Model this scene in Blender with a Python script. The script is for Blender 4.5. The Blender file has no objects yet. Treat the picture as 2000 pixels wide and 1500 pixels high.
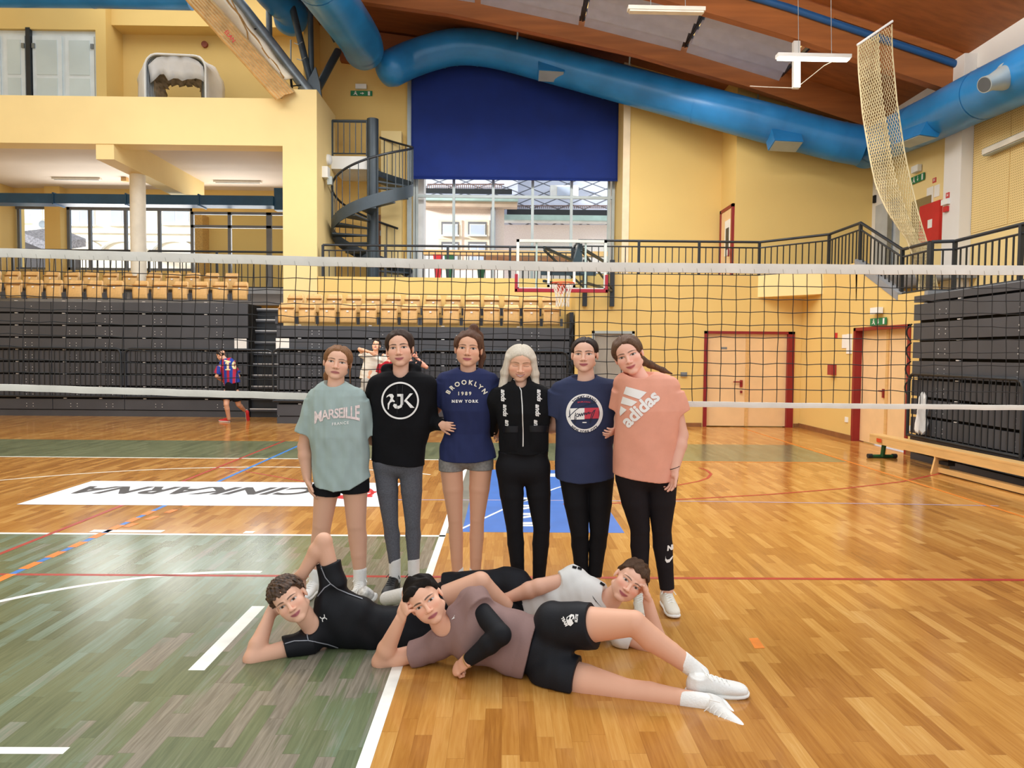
import bpy, bmesh, math, random
import numpy as np
from mathutils import Vector, Matrix
from mathutils.bvhtree import BVHTree
random.seed(7)
SC = bpy.context.scene
COL = SC.collection
# ------------------------------------------------------------------ camera
FPX = 1400.0
CAM = np.array([0.0, 0.0, 1.65])
_d = np.array([-14.0, 60.0, -1400.0]); _d /= np.linalg.norm(_d)
_e = np.array([1.0, -0.00873, 0.0]); _x = _e - _e.dot(_d) * _d; _x /= np.linalg.norm(_x)
_z = np.cross(_x, _d)
RCW = np.stack([_x, _d, _z], axis=1)          # camera <- world
cam_data = bpy.data.cameras.new('camera'); cam_data.sensor_width = 36.0
cam_data.lens = 36.0 * FPX / 2000.0; cam_data.clip_end = 300
camera = bpy.data.objects.new('camera', cam_data); COL.objects.link(camera)
_m = Matrix(RCW.T.tolist()).to_4x4(); _m.translation = Vector(CAM)
camera.matrix_world = _m
SC.camera = camera
SC.view_settings.view_transform = 'Standard'; SC.view_settings.look = 'None'
SC.view_settings.gamma = 1.0; SC.view_settings.use_curve_mapping = False
SC.view_settings.exposure = 0.33
# ------------------------------------------------------------------ world and lights
world = bpy.data.worlds.new('overcast_sky'); SC.world = world; world.use_nodes = True
world.node_tree.nodes['Background'].inputs[0].default_value = (0.93, 0.96, 1.0, 1)
world.node_tree.nodes['Background'].inputs[1].default_value = 1.0
def area_lamp(name, loc, rot, sx, sy, power, color=(1, 1, 1)):
    l = bpy.data.lights.new(name, 'AREA'); l.shape = 'RECTANGLE'; l.size = sx; l.size_y = sy
    l.energy = power; l.color = color
    o = bpy.data.objects.new(name, l); COL.objects.link(o); o.location = loc; o.rotation_euler = rot
    return o
area_lamp('roof_skylight', (1.5, 9.5, 9.3), (0, 0, 0), 10, 1.6, 520, (1, .98, .95))
area_lamp('roof_skylight', (-6.0, 12.0, 9.6), (0, 0, 0), 7, 2.0, 420, (1, .98, .95))
area_lamp('roof_skylight', (1.0, 15.9, 8.0), (0, 0, 0), 6, 1.0, 260, (1, .98, .95))
area_lamp('window_daylight', (-10.5, 23.2, 5.3), (math.radians(90), 0, math.pi), 7, 1.8, 190, (1, .98, .95))
area_lamp('gallery_fill_light', (-8.5, 19.3, 11.8), (0, 0, 0), 6, 2.0, 55, (1, .96, .9))  # unseen fill light added to brighten the upper gallery

_s = bpy.data.lights.new('pale_sun', 'SUN'); _s.energy = 5.5; _s.angle = math.radians(6); _s.color = (1, .97, .93)
sun = bpy.data.objects.new('pale_sun', _s); COL.objects.link(sun); sun.rotation_euler = Vector((.9, .42, -.2)).to_track_quat('-Z', 'Y').to_euler()
# ------------------------------------------------------------------ pixel to place
def ray(px, py):
    v = np.array([px - 1000.0, 750.0 - py, -FPX]); return RCW.T @ v
def PY(px, py, Y):
    d = ray(px, py); return Vector(CAM + d * ((Y - CAM[1]) / d[1]))
def PX(px, py, X):
    d = ray(px, py); return Vector(CAM + d * ((X - CAM[0]) / d[0]))
def PZ(px, py, Z=0.0):
    d = ray(px, py); return Vector(CAM + d * ((Z - CAM[2]) / d[2]))
def proj(p):
    c = RCW @ (np.array(p) - CAM); return (1000 + FPX * c[0] / -c[2], 750 - FPX * c[1] / -c[2])

# ------------------------------------------------------------------ materials
def lin(c):
    if isinstance(c, str):
        c = [int(c[i:i + 2], 16) / 255 for i in (1, 3, 5)]
    return tuple((v / 12.92 if v <= .04045 else ((v + .055) / 1.055) ** 2.4) for v in c)
MATS = {}
def nd(nt, typ, **kw):
    n = nt.nodes.new(typ)
    for k, v in kw.items():
        if k.startswith('i_'):
            n.inputs[int(k[2:])].default_value = v
        else: setattr(n, k, v)
    return n
def mat(name, col='#808080', rough=.6, metal=0.0, var=0.06, vscale=3.0, bump=0.0, bscale=60.0, emit=0.0, spec=.5, stretch=None, coat=0.0):
    if name in MATS: return MATS[name]
    m = bpy.data.materials.new(name); m.use_nodes = True; nt = m.node_tree
    b = nt.nodes['Principled BSDF']; c = lin(col)
    b.inputs['Roughness'].default_value = rough; b.inputs['Metallic'].default_value = metal
    b.inputs['Specular IOR Level'].default_value = spec; b.inputs['Coat Weight'].default_value = coat
    tc = nd(nt, 'ShaderNodeTexCoord'); mp = nd(nt, 'ShaderNodeMapping')
    nt.links.new(tc.outputs['Object'], mp.inputs[0])
    if stretch: mp.inputs['Scale'].default_value = stretch
    nz = nd(nt, 'ShaderNodeTexNoise'); nz.inputs['Scale'].default_value = vscale; nz.inputs['Detail'].default_value = 4
    nt.links.new(mp.outputs[0], nz.inputs['Vector'])
    rp = nd(nt, 'ShaderNodeValToRGB')
    rp.color_ramp.elements[0].position = .3; rp.color_ramp.elements[1].position = .7
    rp.color_ramp.elements[0].color = (*[max(0, v * (1 - var * 1.6)) for v in c], 1)
    rp.color_ramp.elements[1].color = (*[min(1, v * (1 + var * 1.6)) for v in c], 1)
    nt.links.new(nz.outputs[0], rp.inputs[0]); nt.links.new(rp.outputs[0], b.inputs['Base Color'])
    if emit:
        b.inputs['Emission Color'].default_value = (*c, 1); b.inputs['Emission Strength'].default_value = emit
    if bump:
        n2 = nd(nt, 'ShaderNodeTexNoise'); n2.inputs['Scale'].default_value = bscale; n2.inputs['Detail'].default_value = 3
        nt.links.new(mp.outputs[0], n2.inputs['Vector'])
        bp = nd(nt, 'ShaderNodeBump'); bp.inputs['Strength'].default_value = bump; bp.inputs['Distance'].default_value = .01
        nt.links.new(n2.outputs[0], bp.inputs['Height']); nt.links.new(bp.outputs[0], b.inputs['Normal'])
    MATS[name] = m; return m
def glass_mat(name, tint=(.95, .98, 1), refl=.12):
    if name in MATS: return MATS[name]
    m = bpy.data.materials.new(name); m.use_nodes = True; nt = m.node_tree
    nt.nodes.remove(nt.nodes['Principled BSDF'])
    t = nd(nt, 'ShaderNodeBsdfTransparent'); t.inputs[0].default_value = (*tint, 1)
    g = nd(nt, 'ShaderNodeBsdfGlossy'); g.inputs['Roughness'].default_value = .02
    lw = nd(nt, 'ShaderNodeLayerWeight'); lw.inputs[0].default_value = refl
    mx = nd(nt, 'ShaderNodeMixShader')
    nt.links.new(lw.outputs['Fresnel'], mx.inputs[0]); nt.links.new(t.outputs[0], mx.inputs[1]); nt.links.new(g.outputs[0], mx.inputs[2])
    nt.links.new(mx.outputs[0], nt.nodes['Material Output'].inputs[0]); MATS[name] = m; return m
def plank_mat(name, ramp, wear=None, rough=.15, w=.075, L=.5, wearx=None):
    if name in MATS: return MATS[name]
    m = bpy.data.materials.new(name); m.use_nodes = True; nt = m.node_tree; b = nt.nodes['Principled BSDF']
    ln = nt.links.new
    def mth(op, a, bb=None):
        n = nd(nt, 'ShaderNodeMath', operation=op)
        for i, v in enumerate((a, bb)):
            if v is None: continue
            if hasattr(v, 'links'): ln(v, n.inputs[i])
            else: n.inputs[i].default_value = v
        return n.outputs[0]
    tc = nd(nt, 'ShaderNodeTexCoord'); sp = nd(nt, 'ShaderNodeSeparateXYZ'); ln(tc.outputs['Object'], sp.inputs[0])
    X, Y = sp.outputs[0], sp.outputs[1]
    u = mth('DIVIDE', X, w); iu = mth('FLOOR', u)
    wn = nd(nt, 'ShaderNodeTexWhiteNoise', noise_dimensions='1D'); ln(iu, wn.inputs['W'])
    off = mth('MULTIPLY', wn.outputs['Value'], 9.0)
    v = mth('ADD', mth('DIVIDE', Y, L), off); iv = mth('FLOOR', v)
    cb = nd(nt, 'ShaderNodeCombineXYZ'); ln(iu, cb.inputs[0]); ln(iv, cb.inputs[1])
    w2 = nd(nt, 'ShaderNodeTexWhiteNoise', noise_dimensions='2D'); ln(cb.outputs[0], w2.inputs['Vector'])
    # grain
    gm = nd(nt, 'ShaderNodeMapping'); gm.inputs['Scale'].default_value = (70, 4, 1); ln(tc.outputs['Object'], gm.inputs[0])
    ofs = nd(nt, 'ShaderNodeVectorMath', operation='ADD'); ln(gm.outputs[0], ofs.inputs[0])
    sc2 = nd(nt, 'ShaderNodeVectorMath', operation='SCALE'); ln(w2.outputs['Color'], sc2.inputs[0]); sc2.inputs['Scale'].default_value = 37.0
    ln(sc2.outputs[0], ofs.inputs[1])
    gn = nd(nt, 'ShaderNodeTexNoise'); gn.inputs['Scale'].default_value = 1.0; gn.inputs['Detail'].default_value = 5; gn.inputs['Distortion'].default_value = .6
    ln(ofs.outputs[0], gn.inputs['Vector'])
    big = nd(nt, 'ShaderNodeTexNoise'); big.inputs['Scale'].default_value = .7; ln(tc.outputs['Object'], big.inputs['Vector'])
    val = mth('ADD', mth('MULTIPLY', w2.outputs['Value'], .45), mth('MULTIPLY', gn.outputs[0], .55))
    val = mth('ADD', val, mth('MULTIPLY', mth('SUBTRACT', big.outputs[0], .5), .35))
    rp = nd(nt, 'ShaderNodeValToRGB'); el = rp.color_ramp.elements
    el[0].color = (*lin(ramp[0]), 1); el[0].position = .12; el[1].color = (*lin(ramp[-1]), 1); el[1].position = .95
    for i, c in enumerate(ramp[1:-1]):
        e = el.new(.12 + .83 * (i + 1) / (len(ramp) - 1)); e.color = (*lin(c), 1)
    ln(val, rp.inputs[0]); col = rp.outputs[0]
    if wear:
        wr = nd(nt, 'ShaderNodeTexNoise'); wr.inputs['Scale'].default_value = 1.1; wr.inputs['Detail'].default_value = 6; ln(tc.outputs['Object'], wr.inputs['Vector'])
        wv = mth('ADD', mth('MULTIPLY', wr.outputs[0], 1.0), mth('MULTIPLY', mth('SUBTRACT', w2.outputs['Value'], .5), .75))
        wv = mth('ADD', wv, mth('MULTIPLY', mth('SUBTRACT', gn.outputs[0], .5), .28))
        if wearx is not None:
            dx = mth('ABSOLUTE', mth('SUBTRACT', X, wearx))
            wv = mth('ADD', wv, mth('MULTIPLY', mth('MAXIMUM', mth('SUBTRACT', .9, dx), -.5), .36))
        wr2 = nd(nt, 'ShaderNodeValToRGB'); wr2.color_ramp.elements[0].position = .7; wr2.color_ramp.elements[1].position = .84
        ln(wv, wr2.inputs[0])
        wc = nd(nt, 'ShaderNodeValToRGB'); wc.color_ramp.elements[0].color = (*lin(wear[0]), 1); wc.color_ramp.elements[1].color = (*lin(wear[1]), 1)
        wc.color_ramp.elements[0].position = .3; wc.color_ramp.elements[1].position = .7
        ln(gn.outputs[0], wc.inputs[0])
        mx = nd(nt, 'ShaderNodeMix', data_type='RGBA'); ln(wr2.outputs[0], mx.inputs[0]); ln(col, mx.inputs[6]); ln(wc.outputs[0], mx.inputs[7])
        col = mx.outputs[2]
    # joints
    fu = mth('FRACT', u); fv = mth('FRACT', v)
    j = mth('MAXIMUM', mth('LESS_THAN', fu, .02), mth('LESS_THAN', fv, .005))
    mj = nd(nt, 'ShaderNodeMix', data_type='RGBA', blend_type='MULTIPLY'); ln(mth('MULTIPLY', j, .35), mj.inputs[0]); ln(col, mj.inputs[6])
    mj.inputs[7].default_value = (.35, .25, .18, 1)
    ln(mj.outputs[2], b.inputs['Base Color'])
    b.inputs['Roughness'].default_value = rough; b.inputs['Specular IOR Level'].default_value = .45
    bp = nd(nt, 'ShaderNodeBump'); bp.inputs['Strength'].default_value = .04; bp.inputs['Distance'].default_value = .004
    ln(mth('ADD', gn.outputs[0], mth('MULTIPLY', w2.outputs['Value'], .8)), bp.inputs['Height']); ln(bp.outputs[0], b.inputs['Normal'])
    MATS[name] = m; return m

# ------------------------------------------------------------------ objects
def tag(o, label=None, cat=None, group=None, kind=None):
    if label: o['label'] = label
    if cat: o['category'] = cat
    if group: o['group'] = group
    if kind: o['kind'] = kind
    return o
def empty(name, loc, label=None, cat=None, group=None, rz=0):
    o = bpy.data.objects.new(name, None); COL.objects.link(o); o.location = loc; o.rotation_euler = (0, 0, rz); o.empty_display_size = .1
    o['_w'] = 1; del o['_w']
    return tag(o, label, cat, group)
def link_mesh(name, me, m=None, parent=None, smooth=False):
    o = bpy.data.objects.new(name, me); COL.objects.link(o)
    if m is not None:
        for mm in (m if isinstance(m, (list, tuple)) else [m]): me.materials.append(mm)
    if smooth: me.polygons.foreach_set('use_smooth', [True] * len(me.polygons))
    if parent is not None:
        o.parent = parent
        if parent.type == 'EMPTY' or parent.parent is not None or True:
            T = Matrix.Identity(4); p = parent
            while p is not None:
                T = Matrix.LocRotScale(p.location, p.rotation_euler, p.scale) @ T if False else (Matrix.Translation(p.location) @ p.rotation_euler.to_matrix().to_4x4()) @ T
                p = p.parent
            o.matrix_basis = Matrix.Identity(4); o['_t'] = 1; del o['_t']
            me.transform(T.inverted())
    return o
class MB:
    """collects shapes (world coordinates) and links them as ONE mesh object"""
    def __init__(s): s.v = []; s.f = []; s.mi = []
    def add(s, vs, fs, mi=0):
        n = len(s.v); s.v += [tuple(v) for v in vs]; s.f += [tuple(i + n for i in f) for f in fs]; s.mi += [mi] * len(fs); return s
    def box(s, x0, x1, y0, y1, z0, z1, mi=0):
        v = [(x, y, z) for z in (z0, z1) for y in (y0, y1) for x in (x0, x1)]
        return s.add(v, [(0, 2, 3, 1), (4, 5, 7, 6), (0, 1, 5, 4), (2, 6, 7, 3), (0, 4, 6, 2), (1, 3, 7, 5)], mi)
    def bar(s, a, b, w, h, up=(0, 0, 1), mi=0):
        a, b = Vector(a), Vector(b); d = (b - a).normalized(); u = Vector(up)
        sd = d.cross(u)
        if sd.length < 1e-4: sd = d.cross(Vector((1, 0, 0)))
        sd.normalize(); u = sd.cross(d)
        vs = []
        for p in (a, b):
            for i, j in ((-1, -1), (1, -1), (1, 1), (-1, 1)): vs.append(p + sd * (w / 2 * i) + u * (h / 2 * j))
        return s.add(vs, [(0, 1, 2, 3), (7, 6, 5, 4), (0, 4, 5, 1), (1, 5, 6, 2), (2, 6, 7, 3), (3, 7, 4, 0)], mi)
    def tube(s, pts, r, n=8, mi=0, closed=False, caps=True):
        pts = [Vector(p) for p in pts]; N = len(pts); rs = r if isinstance(r, (list, tuple)) else [r] * N
        base = len(s.v); ref = None
        for i, p in enumerate(pts):
            if closed: t = pts[(i + 1) % N] - pts[i - 1]
            else: t = pts[min(i + 1, N - 1)] - pts[max(i - 1, 0)]
            t.normalize()
            if ref is None:
                ref = Vector((0, 0, 1)) if abs(t.z) < .9 else Vector((1, 0, 0))
            sd = t.cross(ref); sd.normalize(); u = sd.cross(t); ref = u
            for k in range(n):
                a = 2 * math.pi * k / n; s.v.append(tuple(p + sd * (rs[i] * math.cos(a)) + u * (rs[i] * math.sin(a))))
        M = N if closed else N - 1
        for i in range(M):
            for k in range(n):
                a = base + i * n + k; b = base + i * n + (k + 1) % n
                c = base + ((i + 1) % N) * n + (k + 1) % n; d = base + ((i + 1) % N) * n + k
                s.f.append((a, b, c, d)); s.mi.append(mi)
        if caps and not closed:
            s.f.append(tuple(base + k for k in range(n))[::-1]); s.f.append(tuple(base + (N - 1) * n + k for k in range(n))); s.mi += [mi, mi]
        return s
    def cyl(s, x, y, z0, z1, r, n=24, mi=0): return s.tube([(x, y, z0), (x, y, z1)], r, n, mi)
    def prism(s, poly, ext, mi=0):
        """polygon (3D points) extruded by vector ext"""
        p = [Vector(q) for q in poly]; e = Vector(ext); n = len(p)
        fs = [tuple(range(n)), tuple(range(2 * n - 1, n - 1, -1))] + [(i, i + n, (i + 1) % n + n, (i + 1) % n) for i in range(n)]
        return s.add(p + [q + e for q in p], fs, mi)
    def grid(s, P, mi=0):
        """P[i][j] grid of points"""
        n = len(s.v); R, Cn = len(P), len(P[0])
        for row in P: s.v += [tuple(q) for q in row]
        for i in range(R - 1):
            for j in range(Cn - 1): s.f.append((n + i * Cn + j, n + i * Cn + j + 1, n + (i + 1) * Cn + j + 1, n + (i + 1) * Cn + j)); s.mi.append(mi)
        return s
    def build(s, name, m, parent=None, smooth=False, bevel=0):
        me = bpy.data.meshes.new(name); me.from_pydata(s.v, [], s.f)
        if any(s.mi): me.polygons.foreach_set('material_index', s.mi)
        bm = bmesh.new(); bm.from_mesh(me); bmesh.ops.recalc_face_normals(bm, faces=bm.faces)
        if bevel:
            es = [e for e in bm.edges if e.is_manifold and e.calc_face_angle(0) > .6]
            bmesh.ops.bevel(bm, geom=es, offset=bevel, segments=2, affect='EDGES', profile=.7)
        bm.to_mesh(me); bm.free()
        o = link_mesh(name, me, m, parent, False)
        if smooth:
            me.polygons.foreach_set('use_smooth', [True] * len(me.polygons))
            me.set_sharp_from_angle(angle=.7)
        return o
def copy_tree(o, parent=None):
    c = o.copy(); COL.objects.link(c)
    if parent is not None: c.parent = parent
    for ch in list(o.children): copy_tree(ch, c)
    return c
def struct(o): o['kind'] = 'structure'; return o
ORD = ['first', 'second', 'third', 'fourth', 'fifth', 'sixth', 'seventh', 'eighth', 'ninth', 'tenth', 'eleventh', 'twelfth', 'thirteenth', 'fourteenth', 'fifteenth']
# text as 2D triangles
def text2d(s, size=1.0, bold=0.0, shear=0.0, spacing=1.0, maxedge=None):
    cu = bpy.data.curves.new('t', 'FONT'); cu.body = s; cu.size = size; cu.offset = bold * size; cu.shear = shear
    cu.space_character = spacing; cu.align_x = 'CENTER'; cu.align_y = 'CENTER'; cu.resolution_u = 4
    ob = bpy.data.objects.new('t', cu); COL.objects.link(ob)
    dg = bpy.context.evaluated_depsgraph_get(); me = bpy.data.meshes.new_from_object(ob.evaluated_get(dg))
    bpy.data.objects.remove(ob); bpy.data.curves.remove(cu)
    out = subdiv2d([tuple(v.co)[:2] for v in me.vertices], [tuple(p.vertices) for p in me.polygons], maxedge)
    bpy.data.meshes.remove(me); return out
def subdiv2d(v, f, maxedge):
    bm = bmesh.new(); vs = [bm.verts.new((p[0], p[1], 0)) for p in v]
    for q in f:
        try: bm.faces.new([vs[i] for i in q])
        except ValueError: pass
    bmesh.ops.triangulate(bm, faces=bm.faces)
    if maxedge:
        for _ in range(5):
            es = [e for e in bm.edges if e.calc_length() > maxedge]
            if not es: break
            bmesh.ops.subdivide_edges(bm, edges=es, cuts=1); bmesh.ops.triangulate(bm, faces=bm.faces)
    bm.verts.index_update()
    r = ([tuple(q.co)[:2] for q in bm.verts], [tuple(x.index for x in q.verts) for q in bm.faces]); bm.free(); return r
def flat_print(name, shape, o, u, v, m, parent, lift=None):
    """2D shape laid on a flat surface: origin o, axes u, v"""
    o, u, v = Vector(o), Vector(u), Vector(v); mb = MB()
    mb.add([o + u * p[0] + v * p[1] for p in shape[0]], shape[1])
    me = bpy.data.meshes.new(name); me.from_pydata(mb.v, [], mb.f); return link_mesh(name, me, m, parent)
# ================================================================== STRUCTURE
YW = mat('yellow_plaster', '#e6c478', .75, var=.02, vscale=.6, bump=.05, bscale=150)
YL = mat('pale_yellow_plaster', '#f2d99a', .75, var=.03, vscale=.6, bump=.05, bscale=150)
WH = mat('white_plaster', '#e9e5df', .7, var=.03, vscale=.7)
CREAM = mat('cream_soffit', '#e6d6c4', .8, var=.03, vscale=.7)
DARK = mat('charcoal_panel', '#45474d', .5, var=.08, vscale=1.3)
DARKM = mat('dark_steel', '#2a2e33', .42, var=.08, metal=.2)
SLATE = mat('slate_steel', '#3d4850', .42, var=.08, metal=.2)
BLACK = mat('black_void', '#0d0d0f', .8)
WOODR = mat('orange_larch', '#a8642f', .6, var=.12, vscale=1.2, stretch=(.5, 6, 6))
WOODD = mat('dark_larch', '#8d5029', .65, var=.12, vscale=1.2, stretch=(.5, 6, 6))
RED = mat('dark_red_paint', '#8a1c20', .4)
REDB = mat('signal_red', '#c9242a', .45)
DOOR = mat('peach_door', '#f0cb98', .5, var=.03)
BROWNB = mat('brown_board', '#8a5b35', .5, var=.15, vscale=4)
BLUE = mat('blue_duct_paint', '#2a83c4', .3, var=.12, vscale=1.1, spec=.5)
BLUEN = mat('navy_blind', '#06297a', .8, var=.05, vscale=2)
BLUED = mat('dull_blue_duct', '#23547c', .45, var=.08)
STEEL = mat('grey_steel', '#8a9094', .38, metal=.6, var=.1, vscale=5)
ALU = mat('pale_aluminium', '#aeb7b6', .45, metal=.3, var=.05)
WHP = mat('white_paint', '#eeeeea', .5, var=.03)
BOLT = mat('bright_bolt', '#d5d6d8', .35, metal=.3)
LAMPW = mat('lit_tube', '#f4ffee', .5, emit=3.5)
LAMPOFF = mat('lamp_housing', '#e6dfd0', .5)
GLASS = glass_mat('window_glass'); GLASS2 = glass_mat('backboard_glass', (.93, .97, .97), .1)
GREENP = mat('green_paint', '#1d5a34', .45)
BEECH = mat('lacquered_beech', '#e0b474', .38, var=.05, vscale=2.5, stretch=(8, 1, 8))
ORANGE = mat('orange_rim', '#d8491f', .45)
PAPER = mat('paper', '#efece6', .8, var=.03)
LINEW = mat('line_white', '#efefe6', .35, var=.06, vscale=8)
LINER = mat('line_red', '#a8332a', .35, var=.1, vscale=8)
LINEB = mat('line_blue', '#2f78c4', .35, var=.1, vscale=8)
LINEO = mat('line_orange', '#e07f2a', .35, var=.1, vscale=8)
LINEV = mat('line_violet', '#a99bb5', .35, var=.1, vscale=8)

WOODF = plank_mat('oak_parquet', ['#8c5723', '#a76f30', '#b8813d', '#c6934e', '#d8ab6b'])
GREENF = plank_mat('green_parquet', ['#454f38', '#5a6447', '#697253', '#6a7c66', '#7d8f7e', '#8d977c'], wear=('#6b6557', '#8f8778'), wearx=-1.1, rough=.2)
GREENF2 = plank_mat('green_parquet_far', ['#575c42', '#6a6f4f', '#757a59', '#838868'], rough=.2)

floor = struct(MB().box(-16, 10, -4, 24, -.1, 0).build('floor', WOODF))
def mark(name, pts, m, z=.0006, th=.0004):
    p = [(q[0], q[1], z) for q in pts]; return MB().prism(p, (0, 0, th)).build(name, m, floor)
def mline(x0, y0, x1, y1, w, m, z=.0012, name='court_line'):
    a, b = Vector((x0, y0)), Vector((x1, y1)); d = (b - a).normalized(); n = Vector((-d.y, d.x)) * w / 2
    return mark(name, [a - n, b - n, b + n, a + n], m, z)
def mpoly(pts, w, m, z=.0014, name='court_line'):
    mb = MB(); P = [Vector(p[:2]) for p in pts]; L = []; R = []
    for i, p in enumerate(P):
        d = (P[min(i + 1, len(P) - 1)] - P[max(i - 1, 0)]).normalized(); n = Vector((-d.y, d.x)) * w / 2; L.append(p + n); R.append(p - n)
    for z2 in (z,):
        mb.grid([[(q.x, q.y, z2) for q in L], [(q.x, q.y, z2) for q in R]])
    return mb.build(name, m, floor)
def arc(cx, cy, r, a0, a1, n=48): return [(cx + r * math.cos(math.radians(a0 + (a1 - a0) * i / n)), cy + r * math.sin(math.radians(a0 + (a1 - a0) * i / n))) for i in range(n + 1)]
mark('green_zone', [(-9, -2), (-.55, -2), (-.55, 6.4), (-9, 6.4)], GREENF)
mark('green_zone', [(-15, 11.0), (5.35, 11.0), (5.35, 13.15), (-15, 13.15)], GREENF2)
mark('grey_zone', [(-.52, 6.5), (-.38, 6.5), (-.38, 11), (-.52, 11)], mat('grey_floor', '#7d7b70', .3, var=.1))
bz = mark('blue_zone', [(-.38, 6.55), (1.12, 6.55), (1.12, 10.1), (-.38, 10.1)], mat('blue_floor', '#3b72c4', .3, var=.06, vscale=4))
bn = mark('white_banner', [(-5.17, 7.6), (-1.3, 7.6), (-1.3, 9.0), (-5.17, 9.0)], mat('banner_white', '#e9ebef', .32, var=.03, vscale=3), .0026)
mline(-.55, -2, -.55, 11, .056, LINEW); mline(-9, 6.4, -.52, 6.4, .05, LINEW); mline(-14, 11.0, -1, 11.0, .05, LINEW)
mline(-3.75, 6.5, -3.1, 6.5, .09, LINEW, .0016); mline(-2.36, 6.49, -2.27, 6.49, .08, LINEW, .0016)
mline(-1.58, 3.65, -1.58, 4.59, .085, LINEW); mline(-4, 2.9, -1.79, 2.9, .05, LINEW)
mpoly(arc(-1.9, 3.51, 1.8, 87, 200), .05, LINEW); mpoly(arc(-3.2, 5.5, 4.7, 62, 150), .04, LINEW)
mline(-14, 5.22, 8, 5.22, .045, LINER, .0010); mline(-4.05, -2, -4.05, 13.2, .045, LINER, .0018)
mline(-3.93, 10.1, -1.9, 8.6, .035, LINER, .0009); mline(-.9, 11, -.9, 14, .06, LINER, .0018)
mline(-3.6, -2, -3.6, 16, .05, LINEB, .0016)
for i in range(9): mline(-3.6 + .0 * i, 4.75 + .3 * i, -3.6 + .0 * i, 4.93 + .3 * i, .075, LINEO, .0022, 'line_dash')
for i in range(4): mline(-3.52 + .05 * i, 6.65 + .3 * i, -3.5 + .05 * i, 6.8 + .3 * i, .07, LINEO, .0022, 'line_dash')
mline(5.4, 5, 5.4, 16.2, .045, LINEO); mline(1.3, 11, 5.35, 11.0, .05, LINEO)
mpoly([PZ(*p) for p in ((1100, 985), (1200, 983), (1320, 976), (1500, 966), (1650, 954), (1760, 941), (1850, 922))], .045, LINER)
mpoly([PZ(*p) for p in ((1300, 951), (1328, 947), (1365, 940), (1382, 934), (1389, 926), (1380, 918), (1365, 914))], .04, LINER)
mpoly([PZ(*p) for p in ((700, 976), (1000, 977), (1340, 979), (1500, 981), (1780, 985), (1950, 988))], .03, LINEV)
mpoly([PZ(*p) for p in ((895, 1036), (1000, 987), (1085, 954), (1170, 929))], .03, LINEW, .0018)
mark('orange_patch', [PZ(*p) for p in ((1462, 1247), (1480, 1246), (1494, 1266), (1474, 1267))], LINEO, .0012)
INK = mat('faded_black_print', '#35363a', .45, var=.3, vscale=20)
sh = text2d('CINKARNA', .62, .04, .35, 1.05)
xs = [p[0] for p in sh[0]]; ys = [p[1] for p in sh[0]]; sx = 2.75 / (max(xs) - min(xs)); sy = .46 / (max(ys) - min(ys))
sh = ([((p[0] - (max(xs) + min(xs)) / 2) * sx, (p[1] - (max(ys) + min(ys)) / 2) * sy) for p in sh[0]], sh[1])
flat_print('banner_lettering', sh, (-3.62, 8.42, .0034), (-1, 0, 0), (0, -1, 0), INK, floor)
mb = MB(); mb.box(-2.05, -1.5, 8.1, 8.2, .0031, .0033); mb.box(-1.95, -1.5, 8.35, 8.45, .0031, .0033); mb.tube([(-1.75 + .22 * math.cos(a), 8.3 + .3 * math.sin(a), .004) for a in np.linspace(0, 6.28, 25)[:-1]], .02, 4, closed=True)
mb.build('banner_emblem', REDB, floor)
mb = MB()
for i in range(7):
    y = 6.85 + .2 * i; mb.add([(.12, y, .0018), (.34, y + (.16 if i % 2 else .02), .0018), (.34, y + (.24 if i % 2 else .1), .0018), (.12, y + .09, .0018)], [(0, 1, 2, 3)])
mb.box(.1, .36, 6.78, 6.84, .0014, .0019); mb.box(.55, 1.0, 9.55, 9.8, .0014, .0018)
mb.build('zone_lettering', LINEW, floor)

# ---- far wall (window plane Y=20.3), stepped section Y=18.7, lower walls
WX0, WX1 = PY(806, 300, 20.3).x, PY(1203, 300, 20.3).x
WZT = 9.6; WZB = 3.5
mb = MB(); mb.box(-5.4, WX0 - .02, 20.3, 20.6, 0, 12); mb.box(WX1 + .02, WX1 + .3, 20.3, 20.6, 0, 12); mb.box(WX0 - .02, WX1 + .02, 20.3, 20.6, 0, WZB); mb.box(WX0 - .02, WX1 + .02, 20.3, 20.6, WZT, 12)
struct(mb.build('wall_far', YW))
struct(MB().box(5.72, 9.4, 18.0, 18.2, 0, 11).box(5.72, 5.9, 18.2, 19.4, 0, 11).build('wall_far_right', YW)); struct(MB().box(WX1 + .02, 5.72, 19.2, 19.4, 0, 11).box(WX1 + .02, WX1 + .2, 19.4, 20.3, 0, 11).build('wall_far_middle', YW))
struct(MB().box(WX1 + .02, WX1 + .2, 19.17, 19.2, 3.3, 10).build('trim_1', mat('cream_jamb', '#f0d9b4', .6)))
mb = MB(); mb.box(WX0 - .14, WX0 - .02, 20.2, 20.3, 3.3, 9.6); struct(mb.build('trim_2', ALU))
# wall below the balcony, left part set back behind the bleachers
struct(MB().box(-4.54, 1.6, 17.5, 17.7, 0, 3.47).build('wall_balcony_left', YW))
DD0, DD1 = PY(1378, 740, 16.4).x, PY(1545, 740, 16.4).x
GD0, GD1 = PY(1155, 740, 16.4).x, PY(1238, 740, 16.4).x
mb = MB(); mb.box(1.6, GD0, 16.4, 16.6, 0, 3.47); mb.box(GD1, DD0, 16.4, 16.6, 0, 3.47); mb.box(DD1, 6.95, 16.4, 16.6, 0, 3.47)
mb.box(GD0, GD1, 16.4, 16.6, 2.18, 3.47); mb.box(DD0, DD1, 16.4, 16.6, 2.18, 3.47); mb.box(1.6, 1.75, 16.6, 17.7, 0, 3.47)
struct(mb.build('wall_balcony_right', YW))
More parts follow.
